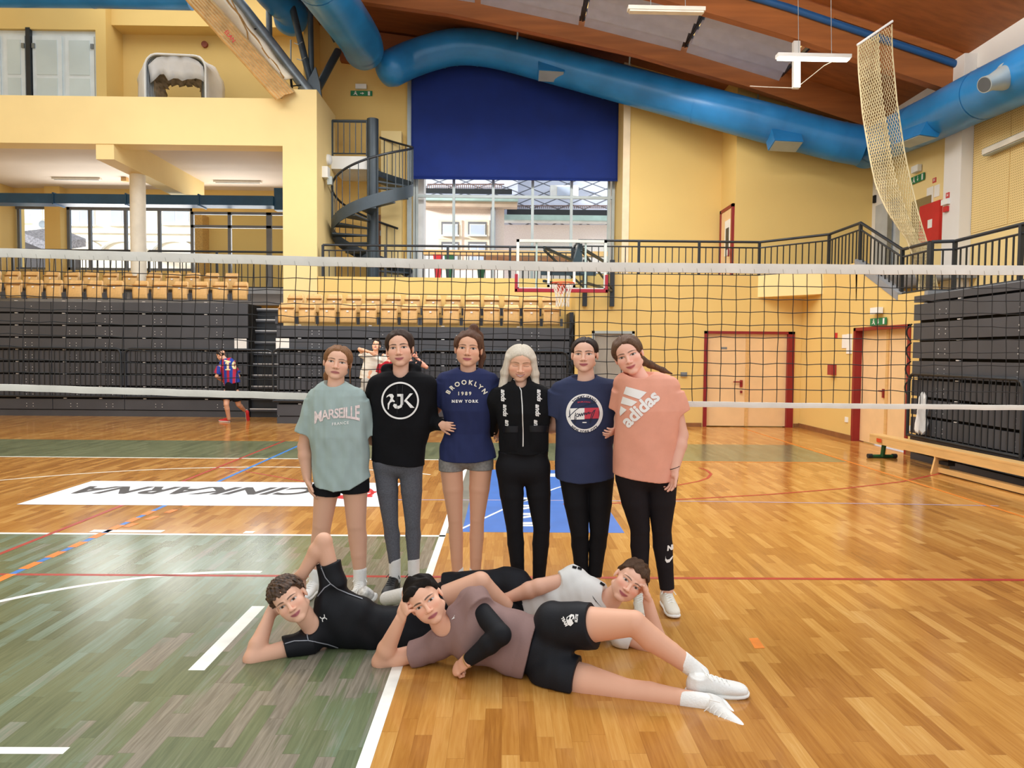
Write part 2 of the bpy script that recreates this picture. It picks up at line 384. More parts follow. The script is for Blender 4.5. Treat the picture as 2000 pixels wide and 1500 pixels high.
# overhanging corner of the balcony
mb = MB(); mb.prism([(5.75, 16.42, 2.98), (6.86, 15.3, 2.98), (7.1, 15.3, 2.98), (7.1, 16.42, 2.98)], (0, 0, .49)); struct(mb.build('wall_balcony_corner', YL))
D2A, D2B = PX(1668, 760, 6.8).y, PX(1773, 760, 6.8).y
mb = MB(); mb.box(6.8, 7.0, D2A, 16.5, 0, 3.47); mb.box(6.8, 7.0, 11.62, D2B, 0, 2.72); mb.box(6.8, 7.0, D2B, D2A, 2.18, 2.72)
mb.prism([(6.8, 12.45, 2.72), (6.8, 13.95, 3.47), (6.8, D2A + .03, 3.47), (6.8, D2A + .03, 2.72)], (.2, 0, 0)); struct(mb.build('wall_right_lower', YW))
mb = MB(); mb.prism([(6.79, 12.4, 2.62), (6.79, 12.4, 2.76), (6.79, 13.97, 3.54), (6.79, 13.97, 3.38)], (.16, 0, 0)); struct(mb.build('trim_3', mat('grey_concrete', '#8d8f92', .7)))
struct(MB().box(6.8, 7.25, 11.52, 11.62, 0, 2.72).build('wall_stand_end', mat('grey_concrete', '#8d8f92', .7)))
struct(MB().box(7.02, 9.2, 4, 12.45, 2.5, 2.7).build('floor_right_stand', mat('grey_concrete', '#8d8f92', .7)))
struct(MB().prism([(5.8, 16.6, 3.2), (7.0, 15.4, 3.2), (7.0, 13.98, 3.2), (9.2, 13.98, 3.2), (9.2, 18, 3.2), (5.8, 18, 3.2)], (0, 0, .1)).build('floor_balcony_right', mat('grey_concrete', '#8d8f92', .7)))
struct(MB().box(-5.3, 1.6, 17.7, 20.3, 3.2, 3.3).box(1.6, 5.8, 16.6, 19.2, 3.2, 3.3).build('floor_balcony', mat('grey_concrete', '#8d8f92', .7)))
# upper right wall, white band at top, pillars
mb = MB(); mb.box(9.2, 9.4, 4, 18.9, 2.7, 6.6); struct(mb.build('wall_right_upper', YL))
struct(MB().box(9.2, 9.4, 4, 18.9, 6.6, 9).build('wall_right_top', WH))
def pil(x0, x1, y0, y1, z0, z1, nm, m): return struct(MB().box(x0, x1, y0, y1, z0, z1).build(nm, m, None, bevel=.01))
pil(8.95, 9.2, 14.2, 14.75, 2.7, 7.6, 'pillar_right', WH); pil(9.15, 9.2, 17.45, 18.0, 3.3, 7.0, 'pillar_corner', WH)
mb = MB()
for i in range(6): mb.box(9.185, 9.2, 13.16 - i * 1.05, 14.2 - i * 1.05 - .01, 4.1 + .0 * i, 6.2)
def perf_mat():
    m = mat('perforated_panel', '#ecc979', .7, var=.02); nt = m.node_tree; b = nt.nodes['Principled BSDF']
    tc = nd(nt, 'ShaderNodeTexCoord'); vo = nd(nt, 'ShaderNodeTexVoronoi'); vo.inputs['Scale'].default_value = 22; vo.inputs['Randomness'].default_value = 0
    nt.links.new(tc.outputs['Object'], vo.inputs[0]); r = nd(nt, 'ShaderNodeValToRGB'); r.color_ramp.elements[0].position = .2; r.color_ramp.elements[1].position = .28
    nt.links.new(vo.outputs['Distance'], r.inputs[0]); mc = nd(nt, 'ShaderNodeMix', data_type='RGBA'); mc.inputs[6].default_value = (*lin('#a98a45'), 1); mc.inputs[7].default_value = (*lin('#ecd091'), 1); nt.links.new(r.outputs[0], mc.inputs[0]); nt.links.new(mc.outputs[2], b.inputs['Base Color']); return m
struct(mb.build('wall_panel_right', perf_mat()))
struct(MB().box(-16.3, -16.0, -8, 24.2, -.1, 14).build('wall_left_sun_block', YW))  # unseen side wall, added and made tall to keep the sun out
# baseboards
mb = MB(); mb.box(GD1 + .02, DD0 - .08, 16.37, 16.4, 0, .09); mb.box(DD1 + .08, 6.8, 16.37, 16.4, 0, .09); struct(mb.build('baseboard_far', BROWNB))
mb = MB(); mb.box(6.77, 6.8, D2A + .02, 16.4, 0, .1); mb.box(6.77, 6.8, 11.62, D2B - .05, 0, .1); struct(mb.build('baseboard_right', BROWNB))
# doors in the lower walls
def double_door(name, frame, leaf0, leaf1, midx, hx, axis):
    fr = struct(frame.build(name, RED)); a = leaf0.build('door_leaf', DOOR, fr); b = leaf1.build('door_leaf', DOOR, fr); midx.build('cover_strip', BEECH, fr)
    hx.build('door_handle', RED, a); return fr
fr = MB(); fr.box(DD0 - .05, DD0 + .03, 16.36, 16.58, 0, 2.2); fr.box(DD1 - .1, DD1 + .05, 16.36, 16.58, 0, 2.2); fr.box(DD0 - .05, DD1 + .05, 16.36, 16.58, 2.14, 2.2)
xm = (DD0 + DD1) / 2 - .02
double_door('door_1', fr, MB().box(DD0 + .03, xm, 16.45, 16.5, .02, 2.14), MB().box(xm, DD1 - .1, 16.45, 16.5, .02, 2.14), MB().box(xm - .04, xm + .04, 16.43, 16.45, .02, 2.14),
            MB().box(xm - .16, xm - .1, 16.42, 16.45, .92, 1.08).tube([(xm - .13, 16.4, 1.04), (xm - .32, 16.4, 1.04)], .014).box(xm - .15, xm - .11, 16.4, 16.45, .78, .84), 0)
fr = MB(); fr.box(6.78, 7.0, D2A - .03, D2A + .05, 0, 2.2); fr.box(6.78, 7.0, D2B - .05, D2B + .03, 0, 2.2); fr.box(6.78, 7.0, D2B - .05, D2A + .05, 2.14, 2.2)
ym = D2A - .98
double_door('door_2', fr, MB().box(6.92, 6.97, ym, D2A - .03, .02, 2.14), MB().box(6.92, 6.97, D2B + .03, ym, .02, 2.14), MB().box(6.9, 6.92, ym - .04, ym + .04, .02, 2.14),
            MB().box(6.89, 6.92, ym + .06, ym + .12, .9, 1.06).tube([(6.87, ym + .09, 1.02), (6.87, ym + .2, 1.02)], .014), 1)
fr = MB(); fr.box(GD0, GD0 + .06, 16.38, 16.55, 0, 2.18); fr.box(GD1 - .06, GD1, 16.38, 16.55, 0, 2.18); fr.box(GD0, GD1, 16.38, 16.55, 2.12, 2.18)
d3 = struct(fr.build('door_3', ALU)); MB().box(GD0 + .06, GD1 - .06, 16.46, 16.5, .02, 2.12).build('door_leaf', mat('grey_door', '#a19c92', .5), d3)
MB().box(GD1 - .2, GD1 - .12, 16.42, 16.46, .95, 1.1).build('door_handle', BLACK, d3)
# door in the step of the far wall, brown door by the stair, grey door upstairs
d4 = struct(MB().box(5.66, 5.72, 18.05, 18.15, 3.3, 5.45).box(5.66, 5.72, 19.0, 19.1, 3.3, 5.45).box(5.66, 5.72, 18.05, 19.1, 5.37, 5.45).build('door_4', RED))
MB().box(5.68, 5.72, 18.15, 19.0, 3.3, 5.37).build('door_leaf', DOOR, d4)
mb = MB(); mb.box(5.665, 5.68, 18.25, 18.65, 4.2, 5.1); po = mb.build('door_poster', PAPER, d4); MB().box(5.66, 5.666, 18.3, 18.55, 4.35, 4.9).build('poster_figure', INK, po)
MB().tube([(5.64, 18.22, 4.35), (5.64, 18.22, 4.15)], .02).build('door_handle', RED, d4)
a, b = PY(741, 450, 20.28), PY(765, 420, 20.28)
d5 = struct(MB().box(a.x - .08, b.x, 20.25, 20.3, 3.3, b.z).build('door_5', mat('brown_door', '#8c5a34', .55, var=.1))); MB().box(a.x + .02, a.x + .1, 20.22, 20.25, 4.9, 5.05).build('door_handle', STEEL, d5)
a, b = PX(1717, 410, 9.19), PX(1758, 410, 9.19)
d6 = struct(MB().box(9.1, 9.2, b.y, a.y, 3.3, 5.35).build('door_6', mat('pale_grey_door', '#b9bcbd', .5))); MB().box(9.06, 9.1, b.y + .1, b.y + .3, 3.3, 5.1).build('door_bar', STEEL, d6)
a, b = PX(1782, 410, 9.19), PX(1803, 410, 9.19)
d7 = struct(MB().box(9.17, 9.2, b.y - .3, a.y, 3.3, 5.15).build('door_7', mat('olive_door', '#8f7c52', .5)))
# small yellow parapet behind the spiral stair
a, b = PY(744, 330, 19.95), PY(784, 256, 19.95)
struct(MB().box(a.x, b.x, 19.95, 20.3, 3.3, b.z).build('wall_stair_parapet', YL))
# ---- left gallery
struct(MB().box(-16, -5.38, 17.5, 18.0, 6.58, 7.7).build('wall_gallery_parapet', YL))
struct(MB().box(-5.38, -4.56, 17.5, 19.4, 2.2, 7.92).build('wall_gallery_pillar', YL))
mb = MB(); mb.box(-16, -5.38, 18.0, 23.7, 6.88, 7.0); struct(mb.build('ceiling_gallery', CREAM))
struct(MB().box(-9.85, -9.42, 17.52, 22.7, 6.22, 6.88).build('ceiling_gallery_beam', YL))
struct(MB().box(-16, -5.3, 18.9, 23.9, 3.15, 3.3).build('floor_upper_stand', mat('grey_concrete', '#8d8f92', .7)))
struct(MB().cyl(-9.64, 19.05, 3.3, 6.25, .19, 32).build('pillar_stand', mat('cream_column', '#e9e3d2', .6), smooth=True))
# back wall with windows
def wx(px): return PY(px, 460, 23.7).x
ztop, zbot = PY(100, 403, 23.7).z, PY(100, 527, 23.7).z
mb = MB(); mb.box(-20, -5.3, 23.7, 23.9, ztop, 7.0); mb.box(-20, -5.3, 23.7, 23.9, 3.0, zbot); mb.box(-20, wx(13), 23.5, 23.9, 3, 7); mb.box(wx(99), wx(129), 23.4, 23.9, 3, 7); mb.box(wx(376), -5.3, 23.7, 23.9, zbot, ztop)
struct(mb.build('wall_stand_back', YW))
def window(name, x0, x1, z0, z1, y, mull, hor, m, fw=.06):
    mb = MB(); mb.box(x0, x0 + fw, y, y + .1, z0, z1); mb.box(x1 - fw, x1, y, y + .1, z0, z1); mb.box(x0, x1, y, y + .1, z1 - fw, z1); mb.box(x0, x1, y, y + .1, z0, z0 + fw)
    w = struct(mb.build(name, m))
    for q in mull: MB().box(q - fw / 2, q + fw / 2, y, y + .1, z0 + fw, z1 - fw).build('mullion', m, w)
    for q in hor: MB().box(x0 + fw, x1 - fw, y + .01, y + .09, q - fw / 2, q + fw / 2).build('transom', m, w)
    MB().box(x0 + fw, x1 - fw, y + .045, y + .055, z0 + fw, z1 - fw).build('pane', GLASS, w); return w
WFR = mat('grey_window_frame', '#6d7278', .45)
window('window_1', wx(13), wx(99), zbot, ztop, 23.75, [wx(34)], [], WFR, .08)
window('window_2', wx(129), wx(376), zbot, ztop, 23.75, [wx(173), wx(243), wx(309)], [], WFR, .09)
window('window_3', WX0, WX1, WZB, WZT, 20.4, [PY(q, 420, 20.4).x for q in (886, 963, 1040, 1116)] + [WX0 + .1, WX1 - .16], [PY(1000, 384, 20.4).z, 7.2], ALU, .075)
# glazed partition right of the windows
x0, x1, xq = PY(373, 460, 22.0).x, PY(556, 460, 22).x, PY(448, 460, 22).x
zt = PY(450, 414, 22).z
mb = MB(); mb.box(x0, x0 + .08, 22, 22.08, 3.3, zt); mb.box(xq - .05, xq + .05, 22, 22.08, 3.3, zt); mb.box(PY(520, 460, 22).x, PY(530, 460, 22).x, 22, 22.08, 3.3, zt); mb.box(x0, x1, 22, 22.08, zt - .08, zt); mb.box(x0, x1, 22, 22.08, zt - .48, zt - .4)
pw = struct(mb.build('window_4', mat('partition_steel', '#77797c', .4))); MB().box(x0 + .08, x1, 22.03, 22.05, 3.3, zt - .05).build('pane', GLASS, pw)
a = PY(376, 440, 23.3).x; b = PY(398, 440, 23.3).x
struct(MB().box(a, b, 23.2, 23.7, 3.3, 6.0).build('trim_4', mat('tan_brick', '#c59a56', .8, var=.2, vscale=30)))
# upper gallery room
struct(MB().box(-16, -5.38, 18.0, 21.7, 6.98, 7.02).build('floor_gallery', mat('grey_concrete', '#8d8f92', .7)))
mb = MB(); mb.box(-16, -5.2, 21.5, 21.7, 7, 12.5); mb.box(-5.4, -5.2, 19.4, 21.5, 7, 12.5); struct(mb.build('wall_gallery_back', YW))
a, b = PY(187, 100, 20.6), PY(207, 100, 20.6)
struct(MB().box(a.x, b.x, 20.6, 21.5, 7.02, 12.4).build('wall_gallery_pier', YW)); zc = PY(100, 57, 20.6).z; struct(MB().box(-16, a.x, 20.6, 21.5, zc, 12.4).build('wall_gallery_bulkhead', YW)); struct(MB().box(b.x, -5.4, 20.9, 21.5, PY(300, 50, 20.9).z, 12.4).build('wall_gallery_lintel', YW))
struct(MB().box(-16, -5.3, 20.6, 21.7, 12.4, 12.5).build('ceiling_gallery_room', CREAM))

# ---- roof: beams, boards, skylight louvres
BX = [-9, -5, -1.32, 2.95, 5.56, 8.77, 11.5]; BZ = [10.2, 10.05, 9.6, 8.75, 8.05, 7.05, 6.15]
def bz_(x): return float(np.interp(x, BX, BZ))
def roof_sheet(y0, y1, x0, x1, dz, th):
    mb = MB(); n = max(2, int((x1 - x0) / .5)); xs = [x0 + (x1 - x0) * i / n for i in range(n + 1)]
    for s in range(n):
        a, b = xs[s], xs[s + 1]
        mb.add([(a, y0, bz_(a) + dz), (b, y0, bz_(b) + dz), (b, y1, bz_(b) + dz), (a, y1, bz_(a) + dz), (a, y0, bz_(a) + dz + th), (b, y0, bz_(b) + dz + th), (b, y1, bz_(b) + dz + th), (a, y1, bz_(a) + dz + th)],
               [(0, 1, 2, 3), (7, 6, 5, 4), (0, 4, 5, 1), (1, 5, 6, 2), (2, 6, 7, 3), (3, 7, 4, 0)])
    return mb
SKX0, SKX1 = -3.1, 6.5
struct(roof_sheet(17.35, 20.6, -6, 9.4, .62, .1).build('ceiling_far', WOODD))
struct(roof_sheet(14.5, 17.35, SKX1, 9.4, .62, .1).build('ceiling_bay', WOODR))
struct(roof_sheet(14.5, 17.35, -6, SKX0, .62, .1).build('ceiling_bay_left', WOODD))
struct(roof_sheet(10.8, 14.5, 1.0, 9.4, .8, .1).build('ceiling_near', WOODR))
for nm, y in (('ceiling_beam_far', 17.2), ('ceiling_beam_middle', 14.55)):
    struct(roof_sheet(y, y + .2, -6, 9.2, 0, .62 if y > 16 else .85).build(nm, WOODR))
struct(roof_sheet(20.1, 20.32, -4.6, -2.2, -.35, .9).build('ceiling_beam_wall', WOODD))
# grey louvres under the skylight, each panel a thing
LOUV = mat('grey_louvre', '#b9bdd4', .4, var=.05, vscale=3)
px_ = [-3.1, -.7, 1.73, 4.14, 6.48]
for i in range(4):
    x0, x1 = px_[i] + .07, px_[i + 1] - .07
    rt = empty('skylight_louvre_panel', ((x0 + x1) / 2, 16, bz_((x0 + x1) / 2) + .4), 'grey slatted louvre panel under the roof skylight, %s of four along the beam' % ['first, highest', 'second', 'third', 'last, lowest'][i], 'louvre', 'skylight louvres')
    mb = MB()
    for y in (14.9, 17.0): mb.bar((x0 - .05, y, bz_(x0) + .47), (x1 + .05, y, bz_(x1) + .47), .05, .08)
    for x in (x0 - .04, x1 + .04): mb.bar((x, 14.8, bz_(x) + .47), (x, 17.1, bz_(x) + .47), .05, .08)
    mb.build('frame', DARKM, rt)
    for k in range(5):
        y0 = 14.82 + k * .46; xe = x1 - (.0 if i < 3 else .05 * (4 - k))
        MB().prism([(x0, y0 - .02, bz_(x0) + .52), (x0, y0 + .47, bz_(x0) + .34), (xe, y0 + .47, bz_(xe) + .34), (xe, y0 - .02, bz_(xe) + .52)], (0, 0, .012)).build('slat', LOUV, rt); MB().bar((x0, y0 - .025, bz_(x0) + .49), (xe, y0 - .025, bz_(xe) + .49), .012, .07).build('slat_edge_shade', DARKM if k else LOUV, rt)  # dark lip bars imitate the shade in the gaps between slats
# ================================================================== DUCTS
def smooth_path(pts, n=8):
    P = [Vector(p) for p in pts]; out = []
    for i in range(len(P) - 1):
        p0, p1, p2, p3 = P[max(i - 1, 0)], P[i], P[i + 1], P[min(i + 2, len(P) - 1)]
        for k in range(n):
            t = k / n; out.append(.5 * ((2 * p1) + (p2 - p0) * t + (2 * p0 - 5 * p1 + 4 * p2 - p3) * t * t + (3 * p1 - p0 - 3 * p2 + p3) * t ** 3))
    return out + [P[-1]]
def duct(label, pts, r, rings, cat='duct', name='ventilation_duct', round0=0, round1=0):
    pa = smooth_path(pts); rs = [r] * len(pa)
    if round0: d = (pa[0] - pa[1]).normalized(); pa = [pa[0] + d * r * .7 * q for q in (1, .9, .6)] + pa; rs = [r * .12, r * .5, r * .85] + rs
    if round1: d = (pa[-1] - pa[-2]).normalized(); pa = pa + [pa[-1] + d * r * .7 * q for q in (.6, .9, 1)]; rs = rs + [r * .85, r * .5, r * .12]
    o = MB().tube(pa, rs, 32).build(name, BLUE, None, True); tag(o, label, cat)
    for f in rings:
        i = min(len(pa) - 2, max(1, int(f * (len(pa) - 1)))); d = (pa[i + 1] - pa[i]).normalized()
        MB().tube([pa[i] - d * .02, pa[i] + d * .02], r + .008, 32, caps=False).build('seam', BLUE, o, True)
    return o
Yd = 19.3
P1 = [PY(762, 135, 19.0)] + [PY(x, y, Yd) for x, y in ((800, 117), (850, 100), (890, 92), (935, 93), (990, 103))] + [PY(x, y, q) for x, y, q in ((1100, 133, 19.0), (1200, 160, 18.6), (1300, 187, 18.2), (1400, 214, 17.7), (1500, 241, 17.4), (1580, 262, 17.3), (1640, 277, 17.2), (1685, 285, 17.1))]
dfar = duct('long blue round duct rising and falling along the far wall above the blind', P1, .455, (.2, .26, .33, .42, .55, .68, .8, .86, .93), round0=1)
Pr = [PX(1690, 292, 8.75), PX(1730, 272, 8.75), PX(1820, 232, 8.7), PX(1900, 193, 8.65), PX(2000, 147, 8.6), PX(2100, 100, 8.6), PX(2350, -15, 8.6)]
dr = duct('blue round duct running along the right wall toward the camera', Pr, .46, (.12, .3, .55, .8))
dl = duct('blue round duct coming down from the roof beside the far wall, left', [Vector((-4.0, 11.5, 8.9)), Vector((-3.75, 14, 8.9)), PY(695, 65, 17.0), PY(710, 96, 18.3)], .5, (.35, .75), round1=1)
dl2 = duct('blue duct end hanging behind the slate struts above the gallery pillar', [Vector((-5.9, 17.0, 11.2)), Vector((-5.9, 17.9, 10.6)), PY(566, 20, 18.9), PY(566, 40, 19.2)], .42, (.5,), round1=1)
dg_ = duct('dull blue duct along the top of the gallery room', [PY(-60, -12, 19.2), PY(180, -10, 19.2), PY(372, -6, 19.2)], .32, (.5,))
# outlet boxes
def outlet(parent, a, b, c, d, drop, m=BLUE):
    """a..d corners of lower opening, drop: vector back to duct"""
    c4 = [Vector(q) for q in (a, b, c, d)]; ctr = sum(c4, Vector()) / 4; o = MB().prism([q for q in c4], drop).build('outlet_box', m, parent)
    n = (c4[1] - c4[0]).cross(c4[3] - c4[0]).normalized()
    if n.dot(Vector(drop)) > 0: n = -n
    MB().prism([ctr + (q - ctr) * .94 + n * .004 for q in c4], n * .012).build('outlet_grille', ALU, o)
    return o
def boxat(px0, px1, py, Y, parent):
    a, b = PY(px0, py, Y), PY(px1, py + 3, Y); w = (b - a)
    outlet(parent, a, b, b + Vector((0, -.42, .12)), a + Vector((0, -.42, .12)), (0, .2, .32))
boxat(1050, 1100, 158, 18.95, dfar); boxat(1500, 1555, 294, 17.2, dfar)
a = PX(1776, 288, 8.5); b = PX(1832, 268, 8.5)
outlet(dr, a, b, b + Vector((-.36, .0, .05)), a + Vector((-.36, 0, .05)), (.15, 0, .3))
# round nozzle on the right duct
nz = PX(1968, 150, 8.25); d = Vector((-.9, -.25, -.35)).normalized()
mb = MB(); mb.tube([nz - d * .05, nz, nz + d * .02, nz + d * .12, nz + d * .35, nz + d * .52], [.24, .24, .2, .19, .13, .13], 28); no = mb.build('nozzle', ALU, dr, True)
MB().tube([nz + d * .521, nz + d * .524], .115, 24).build('nozzle_mouth', mat('nozzle_dark', '#55585a', .5), no)
mb = MB()
for px, py in ((1013, 68), (1232, 118), (1482, 198)): 
    p = PY(px, py - 24, 17.6); mb.tube([p, PY(px - 3, py + 8, 18.2)], .022, 6)
mb.build('hanger', ALU, dfar)
# square duct in the upper stand
z1, z0 = PY(300, 380, 20.9).z, PY(300, 399, 20.9).z; xe = PY(533, 390, 20.9).x
sd = tag(MB().box(-15, xe, 20.9, 21.4, z0, z1).build('square_duct', BLUED), 'dull blue square duct under the gallery ceiling above the windows', 'duct')
for px in (104, 246, 388): x = PY(px, 390, 20.9).x; MB().box(x - .02, x + .02, 20.87, 21.43, z0 - .03, z1 + .03).build('flange', BLUED, sd)
MB().box(xe, xe + .3, 21.0, 21.3, z0 - .1, z1 + .25).build('end_elbow', BLUED, sd)
# blue blind over the window
a, b = PY(803, 128, 20.0), PY(1208, 352, 20.0)
P = []
for i in range(30):
    z = 9.75 + (b.z - 9.75) * i / 29; P.append([(a.x + (b.x - a.x) * j / 60, 20.05 + .012 * math.sin(j * .55) + .008 * math.sin(i * .6 + j * .11), z) for j in range(61)])
mb = MB().grid(P); bl = mb.build('roller_blind', BLUEN, None, True); md = bl.modifiers.new('s', 'SOLIDIFY'); md.thickness = .012; md.offset = 1
tag(bl, 'large navy blue fabric blind covering the upper far window', 'blind'); MB().tube([(a.x, 20.05, b.z), (b.x, 20.05, b.z)], .022).build('hem_bar', BLUEN, bl, True)
# ================================================================== RAILINGS
def railing(label, pts, h, spacing, per, m=DARKM, cat='railing', gap=.13, end0=True, end1=True, rr=.028, name='balcony_railing'):
    """pts: list of handrail points; posts at each point and every `spacing`"""
    P = [Vector(p) for p in pts]; rt = empty(name, (P[0].x, P[0].y, P[0].z - h), label, cat)
    MB().tube(P, rr, 10).build('handrail', m, rt, True)
    MB().tube([p - Vector((0, 0, gap)) for p in P], .018, 6).build('upper_rail', m, rt, True)
    MB().tube([p - Vector((0, 0, h - .04)) for p in P], .018, 6).build('lower_rail', m, rt, True)
    posts = []
    for i in range(len(P) - 1):
        n = max(1, round((P[i + 1] - P[i]).length / spacing)); q = [P[i].lerp(P[i + 1], k / n) for k in range(n + 1)]
        if i: q = q[1:] if False else q
        for k in range(n):
            a, b = q[k], q[k + 1]
            if k or i or end0: posts.append(a)
            mb = MB(); nb = max(2, round((b - a).length / per))
            for j in range(1, nb):
                c = a.lerp(b, j / nb); mb.bar(c - Vector((0, 0, h - .04)), c - Vector((0, 0, gap)), .02, .02, (0, 1, 0))
            mb.build('baluster_panel', m, rt)
    if end1: posts.append(P[-1])
    for p in posts: MB().bar(p - Vector((0, 0, h + .02)), p, .055, .055, (0, 1, 0)).build('post', m, rt)
    return rt
zl, zr = PY(630, 478, 17.55).z, PY(1190, 470, 16.45).z
xa = PY(630, 478, 17.55).x; xb = PY(1118, 485, 17.55).x
railing('dark steel railing on the balcony in front of the spiral stair and far window', [(xa, 17.58, zl), (xb, 17.58, zl)], .82, 1.6, .155)
railing('dark steel railing along the right half of the balcony, turning at the corner', [(1.66, 17.4, zr), (1.66, 16.45, zr), (5.8, 16.45, zr), (6.88, 15.3, zr), (6.88, 13.95, zr), (6.88, 12.45, zr - .73), (6.88, 11.65, zr - .73)], .8, 1.55, .15)
railing('dark steel railing above the right bleachers, rising out of the picture', [(6.88, 11.6, zr - .73), (7.2, 11.5, zr - .73), (7.15, 5.5, zr - .73)], .82, 1.7, .15)
zq = PY(100, 488, 19.7).z
railing('black railing behind the left stand, left of the round column', [(-15, 19.7, zq), (PY(262, 488, 19.7).x, 19.7, zq)], 1.0, 1.9, .16)
railing('black railing behind the left stand, right of the round column', [(PY(291, 492, 19.7).x, 19.7, zq), (PY(556, 494, 19.7).x, 19.7, zq)], 1.0, 1.9, .16)
# ================================================================== SPIRAL STAIR
cx, cy, R = PY(728, 350, 18.9).x, 18.9, 1.03
st = empty('spiral_staircase', (cx, cy, 3.3), 'slate grey steel spiral staircase winding round a thick post', 'staircase')
MB().cyl(cx, cy, 3.3, PY(728, 233, 18.9).z, .15, 28).build('centre_post', SLATE, st, True)
def hz(t): return 4.72 + (t - 180) / 90 * .575
def hp(t, r, z): return Vector((cx + r * math.cos(math.radians(t)), cy + r * math.sin(math.radians(t)), z))
T0, T1 = -40, 470
mb = MB(); ts = np.linspace(T0, T1, 86)
P = [[hp(t, R, hz(t) - .14) for t in ts], [hp(t, R, hz(t) + .17) for t in ts], [hp(t, R + .02, hz(t) + .17) for t in ts], [hp(t, R + .02, hz(t) - .14) for t in ts], [hp(t, R, hz(t) - .14) for t in ts]]
mb.grid(P).build('stringer', SLATE, st, True)
MB().tube([hp(t, R, hz(t) + 1.08) for t in np.linspace(60, 450, 66)], .03, 8).build('handrail', DARKM, st, True)
for t in np.arange(T0 + 15, T1, 28):
    z = hz(t); MB().prism([hp(t, .14, z), hp(t, R, z), hp(t + 15, R, z), hp(t + 30, R, z), hp(t + 30, .14, z)], (0, 0, .04)).build('tread', SLATE, st)
for t in np.arange(66, 450, 13): MB().tube([hp(t, R + .01, hz(t)), hp(t, R + .01, hz(t) + 1.07)], .011, 6).build('baluster', SLATE, st)
# landing
lz = PY(680, 312, 19.3).z
struct(MB().box(-4.56, cx - .05, 18.95, 20.3, lz - .33, lz).build('floor_landing', WHP))
za = PY(680, 236, 19.0).z
railing('slate railing of the small landing beside the spiral stair', [(-4.55, 19.0, za), (cx - .16, 19.0, za)], za - lz - .04, 2.2, .155, SLATE, gap=.03, name='landing_railing')
# ================================================================== BLEACHERS
def bleacher(name, label, x0, x1, y, rows, base, splits, gates=True, axis='y'):
    """face plane at y (axis 'y') spanning x0..x1; or plane x (axis 'x') spanning y"""
    rt = empty(name, ((x0 + x1) / 2, y, 0) if axis == 'y' else (y, (x0 + x1) / 2, 0), label, 'bleachers', 'retractable bleachers')
    def bx(mb, a, b, d0, d1, z0, z1):
        return mb.box(a, b, y + d0, y + d1, z0, z1) if axis == 'y' else mb.box(y + d0, y + d1, a, b, z0, z1)
    bx(MB(), x0 + .02, x1 - .02, .1, 1.05, .02, base + rows * .3 - .05).build('body', BLACK, rt)
    bx(MB(), x0, x1, .02, .06, 0, base - .02).build('kick_board', DARK, rt)
    sp = [x0] + splits + [x1]
    for k in range(rows):
        z0 = base + k * .3
        for i in range(len(sp) - 1):
            a, b = sp[i] + .008, sp[i + 1] - .008; o = bx(MB(), a, b, 0, .05, z0, z0 + .255).build('riser_panel', DARK, rt)
            mb = MB(); n = max(2, int((b - a) / 1.2))
            for j in range(n):
                for e in (0, .16):
                    xx = a + (b - a) * (j + .5) / n + e
                    for zz in (.07, .14): bx(mb, xx - .008, xx + .008, -.006, 0, z0 + zz - .008, z0 + zz + .008)
                bx(mb, a + (b - a) * (j + .3) / n, a + (b - a) * (j + .3) / n + .07, -.004, .03, z0 + .265, z0 + .28)
            mb.build('bolt_rows', BOLT, o)['kind'] = 'stuff'
    return rt
def ex(px, Y): return PY(px, 700, Y).x
LY, MY = 17.85, 16.4
lb = bleacher('left_bleachers'.replace('left_', 'retracted_'), 'long charcoal retracted bleachers under the gallery, left of the stair', -15, ex(485, LY), LY, 9, .17, [-11.2, ex(242, LY)])
mbk = bleacher('retracted_bleachers', 'charcoal retracted bleachers below the balcony behind the team', ex(540, MY), ex(1112, MY), MY, 7, .18, [ex(817, MY)])
rb = bleacher('retracted_bleachers', 'charcoal retracted bleachers along the right wall behind the gym bench', 5.0, 11.5, 6.57, 8, .13, [8.1], axis='x')
# mesh side end of the middle block
MB().box(ex(1112, MY), ex(1118, MY) + .02, 16.45, 17.4, 0, 2.6).build('end_panel', DARKM, mbk)
mb = MB()
for k in range(6): mb.tube([(ex(1113, MY), 16.42, .5 + k * .32), (ex(1119, MY), 16.38, .72 + k * .32), (ex(1113, MY), 16.42, .8 + k * .32)], .02, 6)
mb.build('cables', BLACK, mbk)
mb = MB()
for k in range(4): mb.tube(smooth_path([(6.56, 11.54, 1.0 + k * .3), (6.53, 11.6, 1.1 + k * .3), (6.53, 11.6, 1.2 + k * .3), (6.57, 11.54, 1.28 + k * .3)], 4), .012, 6)
mb.build('cables', BLACK, rb)
# upper fascia of the right block
MB().box(6.57, 6.85, 5, 11.5, 2.52, 2.62).build('top_board', DARK, rb)
# stair between the blocks
ss = empty('aisle_stair', (ex(512, 17.9), 17.9, 0), 'dark aisle stair with pale nosings between two bleacher blocks', 'stair')
for k in range(10):
    z = .2 + k * .28; a, b = ex(486, LY), ex(540, 17.85)
    o = MB().box(a, b, 17.9 + k * .06, 18.8, z - .05, z).build('step', DARK, ss); MB().box(a, b, 17.89 + k * .06, 17.92 + k * .06, z - .005, z + .022).build('nosing', BOLT, o)
    MB().box(a, b, 17.95 + k * .06, 18.0 + k * .06, z - .28, z - .05).build('step_riser', DARKM, ss)
